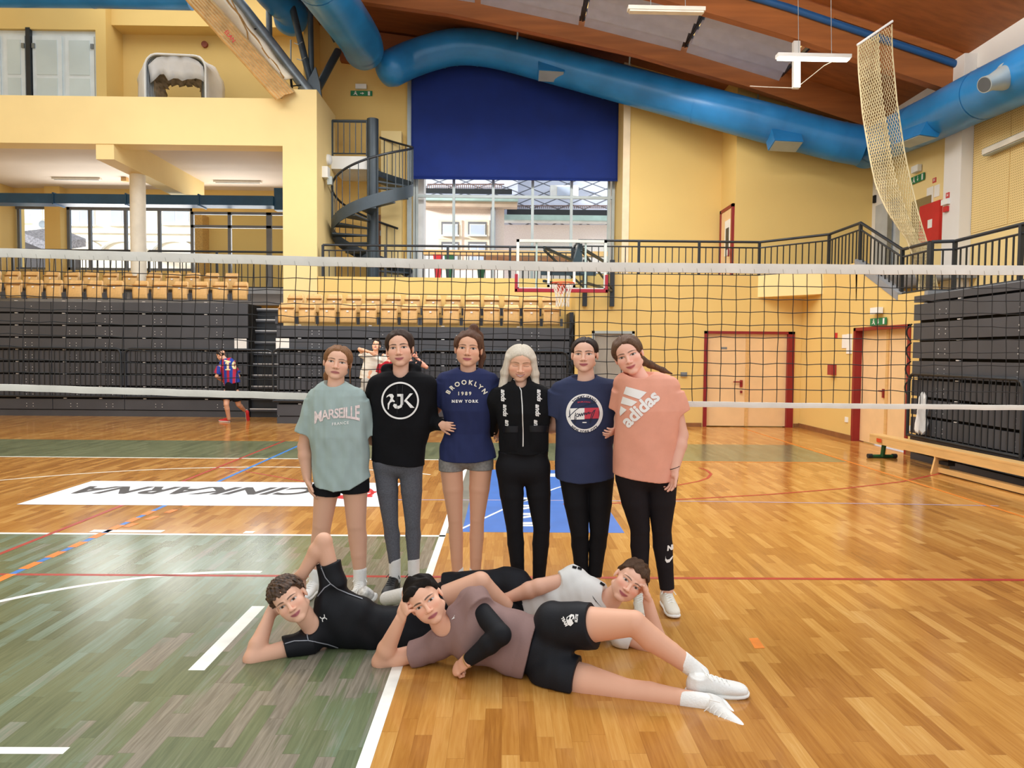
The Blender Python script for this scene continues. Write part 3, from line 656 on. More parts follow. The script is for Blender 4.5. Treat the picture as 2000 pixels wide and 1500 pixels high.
# crash barriers
def barrier(label, a, b, y, z0, z1, axis='y'):
    rt = empty('crash_barrier', ((a + b) / 2, y, z0) if axis == 'y' else (y, (a + b) / 2, z0), label, 'barrier', 'black barriers in front of the bleachers')
    q = (lambda s, z: (s, y, z)) if axis == 'y' else (lambda s, z: (y, s, z))
    c = .12
    MB().tube([q(a, z0), q(a, z1 - c), q(a + c * .3, z1 - c * .3), q(a + c, z1), q(b - c, z1), q(b - c * .3, z1 - c * .3), q(b, z1 - c), q(b, z0)], .026, 8).build('frame', DARKM, rt, True)
    MB().tube([q(a, z0 + .02), q(b, z0 + .02)], .024, 8).build('lower_rail', DARKM, rt, True)
    mb = MB(); n = round((b - a) / .125)
    for i in range(1, n): mb.tube([q(a + (b - a) * i / n, z0), q(a + (b - a) * i / n, z1)], .009, 5)
    mb.build('bars', DARKM, rt); return rt
zb0, zb1 = .47, 1.68
barrier('black tubular barrier in front of the left bleachers, at the picture edge', -15, ex(240, LY) - .04, LY - .03, zb0, zb1)
barrier('black tubular barrier in front of the left bleachers, behind the running boy', ex(244, LY) + .02, ex(534, LY), LY - .03, zb0, zb1)
barrier('black tubular barrier in front of the middle bleachers, behind the woman in mint', ex(534, MY), ex(812, MY), MY - .03, .5, 1.7)
barrier('black tubular barrier in front of the middle bleachers, behind the woman with platinum hair', ex(818, MY), ex(1108, MY), MY - .03, .5, 1.7)
barrier('black tubular barrier in front of the right bleachers, above the gym bench', 8.9, 11.45, 6.5, .38, 1.38, 'x')
barrier('black tubular barrier in front of the right bleachers, cut by the picture edge', 6.2, 8.8, 6.5, .38, 1.38, 'x')
# seats
def make_chair():
    rt = empty('stadium_chair', (0, 0, 0))
    W = .19
    P = []
    for i in range(9):
        t = i / 8; z = .12 + .33 * t; w = W * (1 if t < .75 else math.sqrt(max(0, 1 - ((t - .75) / .25) ** 2 * .35))); y = .06 + .05 * t + (.03 * (t - .8) if t > .8 else 0)
        P.append([(w * u, y + .02 * u * u * -1, z) for u in np.linspace(-1, 1, 9)])
    mb = MB(); mb.grid(P); o = mb.build('backrest', BEECH, rt, True); md = o.modifiers.new('s', 'SOLIDIFY'); md.thickness = .022
    P = []
    for i in range(8):
        t = i / 7; z = -.01 + .34 * t; P.append([(.185 * u, -.02 - .02 * math.sin(t * 3.1) + .015 * u * u, z) for u in np.linspace(-1, 1, 9)])
    o = MB().grid(P).build('seat_pan', BEECH, rt, True); md = o.modifiers.new('s', 'SOLIDIFY'); md.thickness = .025
    MB().box(-.185, .185, -.055, -.01, .325, .345).build('seat_lip', mat('beech_edge', '#b9813f', .4), rt, False, .006)
    MB().box(-.025, .025, -.052, -.045, .25, .285).build('number_plate', PAPER, rt)
    MB().box(-.26, -.2, .0, .05, -.03, .14).build('bracket', DARK, rt); MB().box(.2, .26, .0, .05, -.03, .14).build('bracket', DARK, rt)
    return rt
proto = [None]
def seat_row(pxs, Y, z, what):
    n = len(pxs)
    for i, px in enumerate(pxs):
        c = proto[0] if proto[0] else None
        if c is None: c = make_chair(); proto[0] = c
        elif c.get('label'): c = copy_tree(proto[0])
        c.location = (PY(px, 600, Y).x, Y, z)
        k = ORD[i] if i <= n // 2 else (ORD[n - 1 - i] if i < n - 1 else 'last'); side = 'left' if i <= n // 2 else 'right'
        tag(c, 'folded beech stadium chair, %s from the %s in the %s' % (k if k != 'last' else 'first', side, what), 'chair', what)
seat_row([-14, 27, 67, 106, 146, 185, 225, 274, 312, 352, 391, 430, 469], LY + .22, PY(250, 583, LY + .2).z, 'front row of the left stand')
seat_row([-14, 24, 61, 101, 140, 177, 216, 255, 301, 338, 376, 413, 451], LY + .95, PY(250, 583, LY + .2).z + .29, 'back row of the left stand')
seat_row([559.5, 599.5, 639, 679.5, 719, 760, 799, 841, 881, 921, 960, 999, 1038, 1077.5], MY + .2, PY(800, 632, MY + .2).z, 'front row of the middle stand')
seat_row([577, 614, 653, 691, 729, 768, 805, 846.5, 885, 923, 960, 999.5, 1036.5, 1074], MY + .8, PY(800, 632, MY + .2).z + .26, 'back row of the middle stand')
# white notice sheets on the stair ends
for px, Y, lab in ((470, LY, 'white notice sheet on the end of the left bleachers'), (552, MY, 'white notice sheet on the end of the middle bleachers')):
    p = PY(px, 671, Y); tag(MB().box(p.x - .15, p.x + .15, Y - .012, Y - .002, p.z - .12, p.z + .12).build('notice_sheet', PAPER), lab, 'notice')
# ================================================================== VOLLEYBALL NET
NY = 5.24
NETB = mat('black_cord', '#17171a', .7); TAPE = mat('white_tape', '#e4e1d8', .8, var=.05, vscale=5, bump=.15, bscale=40)
def tp(px, k):
    xs = [-700, 0, 600, 1100, 1560, 2000, 2700]
    t = {'tt': [468, 485, 501, 512, 516, 519, 522], 'tb': [485, 502.5, 519, 530, 535, 537.5, 540], 'bt': [730, 750, 768, 780, 787, 791.5, 796], 'bb': [742, 763, 781, 792, 797, 801, 805]}[k]
    return float(np.interp(px, xs, t))
net = empty('volleyball_net', (0, NY, 0), 'black volleyball net with white top and bottom tapes strung across the hall', 'net')
for k0, k1, nm, off in (('tt', 'tb', 'top_tape', .0), ('bt', 'bb', 'bottom_tape', .0)):
    mb = MB(); pxs = list(range(-320, 2340, 28)); rows = []
    for i, px in enumerate(pxs):
        w = .35 * math.sin(i * 1.9) + .3 * math.sin(i * .8)
        a, b = PY(px, tp(px, k0) + w * .6, NY), PY(px, tp(px, k1) + w, NY); rows.append((a, b))
    for f in (0,):
        mb.grid([[a + Vector((0, -.009, 0)) for a, b in rows], [a.lerp(b, .5) + Vector((0, -.012, 0)) for a, b in rows], [b + Vector((0, -.009, 0)) for a, b in rows], [b + Vector((0, .009, 0)) for a, b in rows], [a.lerp(b, .5) + Vector((0, .012, 0)) for a, b in rows], [a + Vector((0, .009, 0)) for a, b in rows], [a + Vector((0, -.009, 0)) for a, b in rows]])
    o = mb.build(nm, TAPE, net, True)
    if nm == 'top_tape':
        s = MB()
        for i in range(0, len(rows)): 
            a, b = rows[i]; s.tube([a.lerp(b, .55) + Vector((0, -.0125, 0)), b + Vector((.006, -.0105, 0))], .0012, 3)
        s.build('tape_stitching', mat('grey_thread', '#a9a49a', .8), o)
mb = MB(); rng = random.Random(3); nv = 94; cols = []
for i in range(nv):
    px0 = -310 + i * 27.75; x0 = px0; sh_ = (-6 if px0 < 1000 else -3) + rng.uniform(-2.5, 2.5); pts = []
    for j in range(11):
        t = j / 10; px = x0 + sh_ * t + rng.uniform(-.9, .9); y = tp(px, 'tb') + (tp(px, 'bt') - tp(px, 'tb')) * t + (rng.uniform(-1.6, 1.6) if 0 < j < 10 else 0)
        pts.append(PY(px, y, NY + rng.uniform(-.004, .004)))
    cols.append(pts)
for pts in cols: mb.tube(pts, .003, 4, caps=False)
for j in range(1, 10): mb.tube([c[j] for c in cols], .003, 4, caps=False)
mb.build('cord_mesh', NETB, net)
# ================================================================== BASKETBALL HOOP
BY = 14.4
hp0 = PY(1097, 520, BY); bb = empty('basketball_hoop', (hp0.x, 16.35, 3.0), 'basketball hoop with glass backboard on steel arms over the far end', 'basketball hoop')
x0, x1 = PY(1008.5, 520, BY).x, PY(1185, 520, BY).x; zt, zb_ = PY(1097, 468, BY).z, PY(1097, 566, BY).z
fr = MB().box(x0, x0 + .055, BY, BY + .05, zb_, zt).box(x1 - .055, x1, BY, BY + .05, zb_, zt).box(x0, x1, BY, BY + .05, zt - .055, zt).box(x0, x1, BY, BY + .05, zb_, zb_ + .04).build('backboard_frame', mat('frame_white', '#dfe6df', .45), bb)
MB().box(x0 + .05, x1 - .05, BY + .015, BY + .03, zb_ + .04, zt - .05).build('backboard_glass', GLASS2, bb)
for px in (1048, 1144): x = PY(px, 520, BY).x; MB().box(x - .018, x + .018, BY + .04, BY + .08, zb_, zt).build('upright', mat('frame_white', '#dfe6df', .45), bb)
xl, xr = PY(1069, 540, BY).x, PY(1124, 540, BY).x; zr0, zr1 = PY(1097, 561, BY).z, PY(1097, 519, BY).z
mb = MB()
for a in ((xl, xl + .05, zr0, zr1), (xr - .05, xr, zr0, zr1), (xl, xr, zr0, zr0 + .05), (xl, xr, zr1 - .05, zr1)): mb.box(a[0], a[1], BY + .008, BY + .0145, a[2], a[3])
mb.build('target_rectangle', WHP, bb)
zp = PY(1097, 536, BY).z
mb = MB(); mb.box(x0 - .03, x0 + .03, BY - .03, BY + .06, zb_ - .05, zp); mb.box(x1 - .03, x1 + .03, BY - .03, BY + .06, zb_ - .05, zp); mb.box(x0 - .03, x1 + .03, BY - .03, BY + .06, zb_ - .05, zb_ + .02)
mb.build('edge_padding', mat('padding_red', '#a81f33', .55), bb, bevel=.012)
rc = PY(1099, 553, BY - .35); rr = .225
rim = MB().tube([(rc.x + rr * math.cos(a), rc.y + rr * math.sin(a), rc.z) for a in np.linspace(0, 2 * math.pi, 33)[:-1]], .012, 8, closed=True).build('rim', ORANGE, bb, True)
MB().prism([(rc.x - .09, BY - .02, rc.z + .03), (rc.x + .09, BY - .02, rc.z + .03), (rc.x + .09, BY - .02, rc.z - .13), (rc.x, BY - .02, rc.z - .2), (rc.x - .09, BY - .02, rc.z - .13)], (0, -.05, 0)).box(rc.x - .07, rc.x + .07, BY - .15, BY - .02, rc.z - .03, rc.z + .01).build('rim_bracket', ORANGE, bb)
mb = MB(); N = 12
for i in range(N):
    for s in (1, -1):
        mb.tube([(rc.x + r * math.cos(2 * math.pi * (i + s * k * .5) / N), rc.y + r * math.sin(2 * math.pi * (i + s * k * .5) / N), rc.z - k * .115) for k, r in enumerate((.22, .17, .14, .125, .13))], .006, 4)
mb.build('hoop_net', mat('net_white', '#e6e2d8', .8), bb)
xa, xb = PY(1142, 560, 16.35).x, PY(1195, 560, 16.35).x; zl_, zh_ = PY(1142, 598, 16.3).z, PY(1195, 525, 16.3).z
for x in (xa, xb): MB().box(x - .05, x + .05, 16.27, 16.39, zl_, zh_ + .2).build('wall_post', DARKM, bb)
mb = MB(); zc = (zt + zb_) / 2
for x, t in ((xa, -.35), (xb, .4)):
    xx = hp0.x + t
    mb.bar((xx, BY + .08, zb_ + .18), (x, 16.3, zl_ + .35), .05, .05); mb.bar((xx, BY + .08, zt - .15), (x, 16.3, zh_ + .05), .05, .05); mb.bar((xx, BY + .08, zt - .2), (x, 16.3, zl_ + .4), .035, .035)
mb.bar((x0 + .45, BY + .09, zt - .45), (x1 - .4, BY + .09, zc - .15), .06, .08); mb.bar((x1 - .5, BY + .09, zt - .5), (x1, BY + .2, zc), .05, .06); mb.box(x0 + .5, x1 - .2, BY + .08, BY + .14, zc - .2, zc - .12)
mb.build('support_arms', SLATE, bb)
MB().prism([(hp0.x + .2, BY + .1, zc - .1), (hp0.x + .35, BY + .1, zt - .06), (hp0.x + .42, BY + .1, zt - .06), (hp0.x + .42, BY + .1, zc - .1)], (0, .5, 0)).build('gusset', SLATE, bb)
# ================================================================== SIGNS AND WALL FITTINGS
GS = mat('exit_green', '#0f7a4c', .5)
def exit_sign(label, c, u, v, n, w, h, arrow, boxoff):
    c, u, v, n = Vector(c), Vector(u).normalized(), Vector(v).normalized(), Vector(n).normalized()
    P = lambda a, b, d=0: c + u * (a * w) + v * (b * h) + n * d
    o = MB().prism([P(-.5, -.5), P(.5, -.5), P(.5, .5), P(-.5, .5)], n * .012).build('exit_sign', GS); tag(o, label, 'exit sign')
    mb = MB(); q = lambda a, b: P(a, b, .013)
    def poly(pts): mb.prism([q(*p) for p in pts], n * .001)
    poly([(.3, -.4), (.4, -.4), (.4, .4), (.3, .4)])
    if arrow == 'right': poly([(-.06, -.07), (.06, -.07), (.06, .07), (-.06, .07)]); poly([(.03, -.25), (.13, 0), (.03, .25), (.05, 0)])
    else: poly([(.0, -.1), (.03, -.1), (.03, .38), (.0, .38)]); poly([(-.05, .0), (.015, -.36), (.08, .0), (.015, -.12)])
    poly([(-.3, .15), (-.24, .15), (-.24, .38), (-.3, .38)]); poly([(-.36, .1), (-.25, .12), (-.2, -.05), (-.24, -.06), (-.3, 0)]); poly([(-.31, 0), (-.25, 0), (-.2, -.2), (-.17, -.4), (-.22, -.38), (-.26, -.18)]); poly([(-.3, 0), (-.26, -.1), (-.33, -.3), (-.4, -.3), (-.35, -.22)])
    mb.build('pictogram', WHP, o)
    b0 = c + v * (h * boxoff); o2 = MB().prism([b0 + u * (s * w * .25) + v * (t * h * .45) for s, t in ((-1, -1), (1, -1), (1, 1), (-1, 1))], n * .09).build('emergency_light', WHP); tag(o2, 'white emergency light above the ' + label.replace('green ', '').split(' with')[0] + label[label.index(' arrow') + 6:], 'light')
p = PY(706, 182.5, 20.28); exit_sign('green exit sign with right arrow high on the far wall', p, (1, 0, 0), (0, 0, 1), (0, -1, 0), .6, .14, 'right', 1.2)
p = PX(1793, 349, 9.18); exit_sign('green exit sign with down arrow on the upper right wall', p, (0, -1, 0), (0, 0, 1), (-1, 0, 0), .52, .16, 'down', 1.35)
p = PX(1716, 628, 6.78); exit_sign('green exit sign with down arrow above the red framed right door', p, (0, -1, 0), (0, 0, 1), (-1, 0, 0), .56, .13, 'down', 1.5)
def plate(name, label, cat, m, px0, py0, px1, py1, plane, val, th=.02, txt=None, tm=None, ts=.7):
    f = PY if plane == 'Y' else PX
    a, b = f(px0, py1, val), f(px1, py0, val)
    if plane == 'Y': mb = MB().box(a.x, b.x, val - th, val, a.z, b.z); o_ = Vector(((a.x + b.x) / 2, val - th - .0015, (a.z + b.z) / 2)); u = Vector((1, 0, 0)); W = b.x - a.x
    else: mb = MB().box(val - th, val, b.y, a.y, a.z, b.z); o_ = Vector((val - th - .0015, (a.y + b.y) / 2, (a.z + b.z) / 2)); u = Vector((0, -1, 0)); W = a.y - b.y
    o = tag(mb.build(name, m), label, cat)
    if txt: flat_print('lettering', text2d(txt, abs(b.z - a.z) * ts, .02), o_, u, (0, 0, 1), tm, o)
    return o
UX = 9.2
cab = plate('fire_hose_cabinet', 'red fire hose cabinet on the upper right wall beside the white pillar', 'cabinet', REDB, 1800, 390, 1842, 478, 'X', UX - .005, .07)
o = PX(1816, 437, UX - .077); MB().box(UX - .079, UX - .075, o.y - .08, o.y + .08, o.z - .09, o.z + .09).build('cabinet_label', PAPER, cab); MB().box(UX - .085, UX - .075, o.y + .3, o.y + .34, o.z - .06, o.z + .03).build('lock', BLACK, cab)
plate('hydrant_sign', 'small red H sign above the papers on the upper right wall', 'sign', REDB, 1822, 346, 1829, 358, 'X', UX, .01, 'H', WHP, .95)
plate('wall_paper', 'white framed paper left of the red trimmed one by the hose cabinet', 'notice', PAPER, 1810, 363, 1824, 400, 'X', UX, .01)
plate('wall_paper', 'red trimmed paper under the H sign on the upper right wall', 'notice', PAPER, 1825, 359, 1836, 386, 'X', UX, .01)
plate('hydrant_sign', 'small red sign with white H on the white pillar', 'sign', REDB, 1848, 375, 1855, 388, 'X', 8.95, .01, 'H', WHP, .8)
plate('control_box', 'white control box on the white pillar above the call point', 'box', WHP, 1843, 387, 1856, 402, 'X', 8.95, .06)
plate('call_point', 'red alarm call point on the white pillar', 'alarm', REDB, 1846, 402, 1854, 415, 'X', 8.95, .05)
plate('door_closer', 'small black box on the white corner pillar', 'box', BLACK, 1708, 381, 1712, 397, 'X', 9.15, .05)
LX = 6.8
plate('hydrant_sign', 'small red sign on the lower yellow wall left of the notices', 'sign', REDB, 1630, 650, 1636, 661, 'X', LX, .01)
plate('wall_paper', 'white notice paper, left and higher of two beside the red door frame', 'notice', PAPER, 1645, 653, 1657, 680, 'X', LX, .01)
plate('wall_paper', 'white notice paper touching the red door frame, lower of two', 'notice', PAPER, 1654, 652, 1665, 691, 'X', LX, .014)
plate('fire_extinguisher_box', 'small red fire fitting on the lower yellow wall', 'alarm', mat('dull_red', '#9a3030', .5), 1625, 712, 1634, 732, 'X', LX, .1)
plate('light_switch', 'white switch low on the yellow wall left of the right door', 'switch', WHP, 1651, 815, 1657, 824, 'X', LX, .015)
plate('power_socket', 'white socket low on the wall right of the right door', 'socket', WHP, 1774, 832, 1781, 841, 'X', LX, .015)
plate('wall_socket_box', 'small grey steel box on the wall left of the double door', 'box', STEEL, 1329, 727, 1341, 735, 'Y', 16.4, .05)
plate('door_sign', 'small grey name plate on the left leaf of the double door', 'sign', STEEL, 1408, 678, 1420, 682, 'Y', 16.45, .005)
plate('wall_box', 'small dark box beside the end of the right bleachers', 'box', BLACK, 1793, 745, 1800, 752, 'X', LX, .05)
# pillar fittings
p = PX(640, 312, -4.56); tag(MB().tube([(p.x, p.y, p.z), (p.x + .06, p.y, p.z), (p.x + .1, p.y, p.z)], [.14, .13, .08], 20).build('wall_speaker', WHP, None, True), 'round white speaker on the side of the gallery pillar', 'speaker')
p = PX(632, 345, -4.56); fl = tag(MB().box(p.x, p.x + .14, p.y - .16, p.y + .1, p.z - .05, p.z + .22).build('wall_floodlight', WHP), 'white floodlight on the side of the gallery pillar', 'light'); MB().box(p.x + .1, p.x + .22, p.y - .05, p.y + .05, p.z - .2, p.z + .0).build('lamp_head', ALU, fl)
p = PY(401, 88, 21.5); tag(MB().tube([(p.x, p.y, p.z), (p.x, p.y - .08, p.z)], .09, 16).build('alarm_bell', mat('bell_red', '#8e4024', .5), None, True), 'small dark red alarm bell on the gallery back wall', 'alarm')
# ceiling lamps of the gallery
for px0, px1, py, Y, lab in ((103, 197, 349, 20.0, 'white batten lamp on the gallery ceiling left of the column'), (418, 511, 355, 20.0, 'white batten lamp on the gallery ceiling right of the column')):
    a, b = PZ(px0, py, 6.84), PZ(px1, py + 1, 6.84); r = tag(MB().bar((a.x, a.y, 6.85), (b.x, a.y, 6.85), .13, .06).build('batten_lamp', LAMPOFF), lab, 'lamp'); MB().bar((a.x + .05, a.y, 6.81), (b.x - .05, a.y, 6.81), .04, .03).build('tube', WHP, r)
p = PZ(244, 352, 6.8); tag(MB().box(p.x - .08, p.x + .08, p.y - .08, p.y + .08, 6.76, 6.88).build('smoke_detector', BEECH), 'small tan box on the gallery ceiling near the column', 'detector')
# hall lamps
def hall_lamp(label, a, b, lit):
    r = tag(MB().bar(a, b, .16, .07, (0, 0, 1)).build('fluorescent_lamp', LAMPOFF if not lit else WHP), label, 'lamp'); d = Vector((0, 0, -.05))
    dd = (b - a).normalized(); MB().bar(a + dd * .03 + d, b - dd * .03 + d, .13, .035).build('tube', LAMPW if lit else LAMPOFF, r)
    MB().tube([a.lerp(b, .3), a.lerp(b, .3) + Vector((0, .1, 1.2))], .006, 4).tube([a.lerp(b, .75), a.lerp(b, .75) + Vector((0, .1, 1.2))], .006, 4).build('wire', ALU, r); return r
hall_lamp('lit white fluorescent lamp hanging level under the wooden beam', PY(1517, 109, 14.0), PY(1660, 112, 14.0), True)
a, b = PY(1555, 82, 14.6), PY(1555, 172, 14.5)
r = tag(MB().bar(a, b, .13, .1, (0, -1, 0)).build('fluorescent_lamp', WHP), 'lit white fluorescent lamp hanging upright behind the level one', 'lamp'); MB().bar(a.lerp(b, .4) + Vector((0, -.06, 0)), b + Vector((0, -.06, 0)), .11, .03, (0, -1, 0)).build('tube', LAMPW, r)
MB().tube([b, PY(1610, 128, 14.1), PY(1630, 118, 14.05)], .008, 4).tube([b, PY(1500, 170, 14.6), PY(1465, 168, 15)], .008, 4).build('cord', LAMPOFF, r)
hall_lamp('unlit cream fluorescent lamp under the skylight at the top of the picture', PY(1226, 17, 13.6), PY(1376, 20, 13.6), False)
a, b = PX(1926, 298, 9.1), PX(2060, 240, 9.1); wl = tag(MB().bar(a, b, .12, .14).build('wall_batten_lamp', ALU), 'long grey batten lamp on the perforated right wall', 'lamp'); MB().bar(a + Vector((-.07, 0, 0)), b + Vector((-.07, 0, 0)), .03, .1).build('diffuser', LAMPOFF, wl)
# blue pipe along the middle beam
p0, p1 = 3.6, 9.0
tag(MB().tube([(x, 14.5, bz_(x) + .52) for x in np.linspace(p0, p1, 12)], .07, 10).build('beam_pipe', mat('dark_blue_pipe', '#1f5a94', .4), None, True), 'thin blue pipe running along the wooden roof beam', 'pipe')
# ================================================================== HANGING NET (right)
CORD = mat('cream_cord', '#d8c9a0', .8)
hn = empty('hanging_ball_net', (6.9, 12.8, 3.3), 'gathered cream rope ball net hanging from the roof over the balcony corner', 'net')
ys = [45, 95, 200, 300, 360, 420, 478, 590]; L_ = [1676, 1676, 1685, 1700, 1712, 1738, 1778, 1800]; R_ = [1742, 1742, 1752, 1767, 1780, 1794, 1812, 1838]
def npt(u, y, dep): px = np.interp(y, ys, L_) * (1 - u) + np.interp(y, ys, R_) * u; Y = np.interp(y, [45, 300, 478, 600], [12.95, 12.6, 12.2, 12.1]); return PY(px, y + (1 - u) * 42 * max(0, 1 - (y - 45) / 400), Y + dep)
mb = MB(); rng = random.Random(5)
for layer in range(7):
    u0, u1 = ((0, .62) if layer < 6 else (.5, 1.0)); nc = 9 if layer < 6 else 7; dep = .05 * layer
    rows_ = 44
    for c in range(nc):
        for s in (1, -1):
            pts = []
            for k in range(rows_):
                y = 48 + (585 - 48) * k / (rows_ - 1); z = .5 * s * (1 if k % 2 else -1) / nc
                u = u0 + (u1 - u0) * ((c + .5) / nc + z + .02 * math.sin(k * .5 + layer)); pts.append(npt(u, y, dep + .02 * math.sin(k * .35 + c + layer * 2)))
            mb.tube(pts, .0055, 3, caps=False)
mb.build('rope_mesh', CORD, hn)
MB().tube([npt(-.03, 45, 0), npt(1.02, 42, 0)], .022, 8).build('top_bar', WHP, hn)
MB().tube([npt(1.0, y, .3) for y in range(48, 590, 30)], .012, 6).tube([npt(0.0, y, 0) for y in range(48, 590, 30)], .012, 6).build('edge_rope', CORD, hn)
# ================================================================== DIVIDER CURTAIN AND STRUTS (left)
TAN = mat('tan_canvas', '#dcb57a', .85, var=.1, vscale=6, bump=.2, bscale=30); CANV = mat('cream_canvas', '#e6dcc6', .8, var=.05)
dc = empty('divider_curtain', (-6.5, 17.2, 7.8), 'gathered tan and cream divider curtain drawn up diagonally by the gallery pillar', 'curtain')
def dl_(x0, y0, x1, y1, t, Y): return PY(x0 + (x1 - x0) * t, y0 + (y1 - y0) * t, Y)
for k in range(7):
    u = k / 6; mb = MB(); P = []
    for i in range(41):
        t = -.25 + 1.25 * i / 40; wob = 2.5 * math.sin(i * .5 + k * 1.3) + 1.5 * math.sin(i * 1.1 + k)
        row = []
        for (q, dY) in ((0, .03), (.15, -.06), (.5, -.10), (.85, -.06), (1, .03), (.5, .12), (0, .03)):
            off = (u * .85 + q * .24); x = 362 + (537 - 362) * t + off * 36 + (1 - .3 * t) * 0 + wob * .5; y = 0 + 194 * t - off * 14 + wob * .4
            row.append(PY(x, y, 17.22 + dY + k * .035))
        P.append(row)
    mb.grid(P).build('canvas_fold', TAN, dc, True)
mb = MB(); P = []
for i in range(31):
    t = -.25 + 1.2 * i / 30; P.append([PY(398 + (538 - 398) * t + q * (47 - 6 * t), 172 * t - q * 8 + 2 * math.sin(i * .7 + q * 3), 17.6 + .1 * math.sin(q * 6)) for q in np.linspace(0, 1, 9)])
o = mb.grid(P).build('cream_sheet', CANV, dc, True); md = o.modifiers.new('s', 'SOLIDIFY'); md.thickness = .03
MB().tube([PY(440 + 115 * t, -5 + 155 * t + 2 * math.sin(t * 20), 17.5) for t in np.linspace(-.2, 1, 20)], .03, 6).tube([PY(452, 0, 17.5), PY(482, 60, 17.45), PY(488, 100, 17.45)], .015, 6).build('cord', mat('tan_cord', '#a97f45', .8), dc)
mb = MB(); f0 = PY(447, 70, 17.1); 
sh = text2d('ELAN', .13, .02); dirv = (PY(457, 80, 17.08) - PY(443, 63, 17.08)).normalized(); nrm = Vector((0, -1, 0)).cross(dirv)
flat_print('canvas_print', sh, PY(449, 71, 17.075), dirv, -nrm if nrm.z < 0 else nrm, REDB, dc)
GALV = mat('galvanised_pipe', '#7d858a', .4, metal=.4, var=.12, vscale=4)
PT = PY(607, 188, 18.2)
stc = empty('roof_strut_tree', (PT.x, PT.y, 7.92), 'cluster of slate steel struts fanning up from the gallery pillar to the roof', 'struts')
def strut(a, b, r, m=SLATE, nm='strut'): return MB().tube([a, b], r, 16).build(nm, m, stc, True)
B0 = PY(604, 192, 18.2)
s1 = strut(PY(608, 186, 18.0), PY(378, -110, 17.9), .135, GALV)
for px, py in ((508, 50), (594, 160)):
    p = PY(px, py, 18.0); 
    MB().tube([PY(px - 6, py + 6, 17.85), PY(px - 22, py + 8, 17.8)], .015, 6).tube([PY(px - 26, py - 8, 17.8), PY(px - 24, py + 12, 17.8)], .03, 6).build('clamp', BLACK, s1)
strut(PY(612, 182, 18.3), PY(560, -30, 18.5), .085); strut(PY(609, 190, 18.4), PY(605, -40, 18.4), .07); strut(PY(618, 178, 18.6), PY(660, 100, 19.4), .1); strut(PY(658, 80, 19.6), PY(600, -30, 18.9), .1)
strut(PY(526, 70, 18.6), PY(524, -40, 18.6), .075, GALV); strut(PY(568, 120, 18.5), PY(568, 78, 18.5), .02, ALU)
MB().prism([PY(580, 186, 18.1), PY(582, 172, 18.1), PY(600, 160, 18.1), PY(616, 130, 18.1), PY(624, 160, 18.1), PY(628, 195, 18.1)], (0, .12, 0)).build('gusset_plate', SLATE, stc)
for a, b in (((575, 84), (590, 82)), ((580, 115), (597, 112))): MB().tube([PY(*a, 18.25), PY((a[0] + b[0]) / 2, a[1] + 3, 18.15), PY(*b, 18.25)], .012, 6).build('cable_tie', ALU, stc)
tag(MB().box(PY(536, 200, 17.6).x, PY(556, 200, 17.6).x, 17.55, 17.8, 7.7, 7.78).build('base_block', STEEL), 'small grey block on the parapet under the divider curtain', 'block')
# ================================================================== PLAYER TUNNEL AND CABINETS (upper gallery)
TARP = mat('white_tarpaulin', '#e8e8e8', .45, var=.04, vscale=3, bump=.3, bscale=5); TARPI = mat('grey_beige_tarp', '#b3a189', .7, var=.2, vscale=8, bump=.4, bscale=12)
tn = empty('retracted_player_tunnel', (PY(342, 200, 19.2).x, 19.2, 7.02), 'folded white tarpaulin player tunnel with arched tube frames on the gallery', 'tunnel')
def archpts(l, r, t0, t1, rad, Y, base=7.02, n=7):
    a = PY(l, 200, Y); b = PY(r, 200, Y); zl2, zr2 = PY(l, t0, Y).z, PY(r, t1, Y).z; rd = rad
    pts = [Vector((a.x, Y, base)), Vector((a.x, Y, zl2 - rd - .8)), Vector((a.x, Y, zl2 - rd))]
    for i in range(1, n): th = math.pi - math.pi / 2 * i / n; pts.append(Vector((a.x + rd + rd * math.cos(th), Y, zl2 - rd + rd * math.sin(th))))
    for i in range(9): pts.append(Vector((a.x + rd + (b.x - a.x - 2 * rd) * i / 8, Y, zl2 + (zr2 - zl2) * i / 8)))
    for i in range(1, n): th = math.pi / 2 - math.pi / 2 * i / n; pts.append(Vector((b.x - rd + rd * math.cos(th), Y, zr2 - rd + rd * math.sin(th))))
    pts += [Vector((b.x, Y, zr2 - rd)), Vector((b.x, Y, zr2 - rd - .8)), Vector((b.x, Y, base))]; return pts
MB().tube(archpts(284, 402, 105, 109, .32, 19.2), .028, 10).build('front_frame', WHP, tn, True)
for k in range(6): MB().tube(archpts(287 + 3 * k, 401 - 1.0 * k, 108 + 2 * k, 112 + 2 * k, .32, 19.3 + .1 * k), .022, 6).build('inner_frame', STEEL, tn, True)
A = archpts(283, 403, 104, 108, .33, 19.24); Bp = archpts(268, 438, 116, 122, .7, 20.4)
B2 = [b + Vector((0, 0, 0)) for b in Bp]
rows = [[a.lerp(b, t) + Vector((.03 * math.sin(i * 1.7 + t * 5), 0, .025 * math.sin(i * 2.1 + t * 4))) for i, (a, b) in enumerate(zip(A, B2))] for t in (0, .2, .4, .6, .8, 1)]
o = MB().grid(rows).build('canopy', TARP, tn, True); md = o.modifiers.new('s', 'SOLIDIFY'); md.thickness = .015
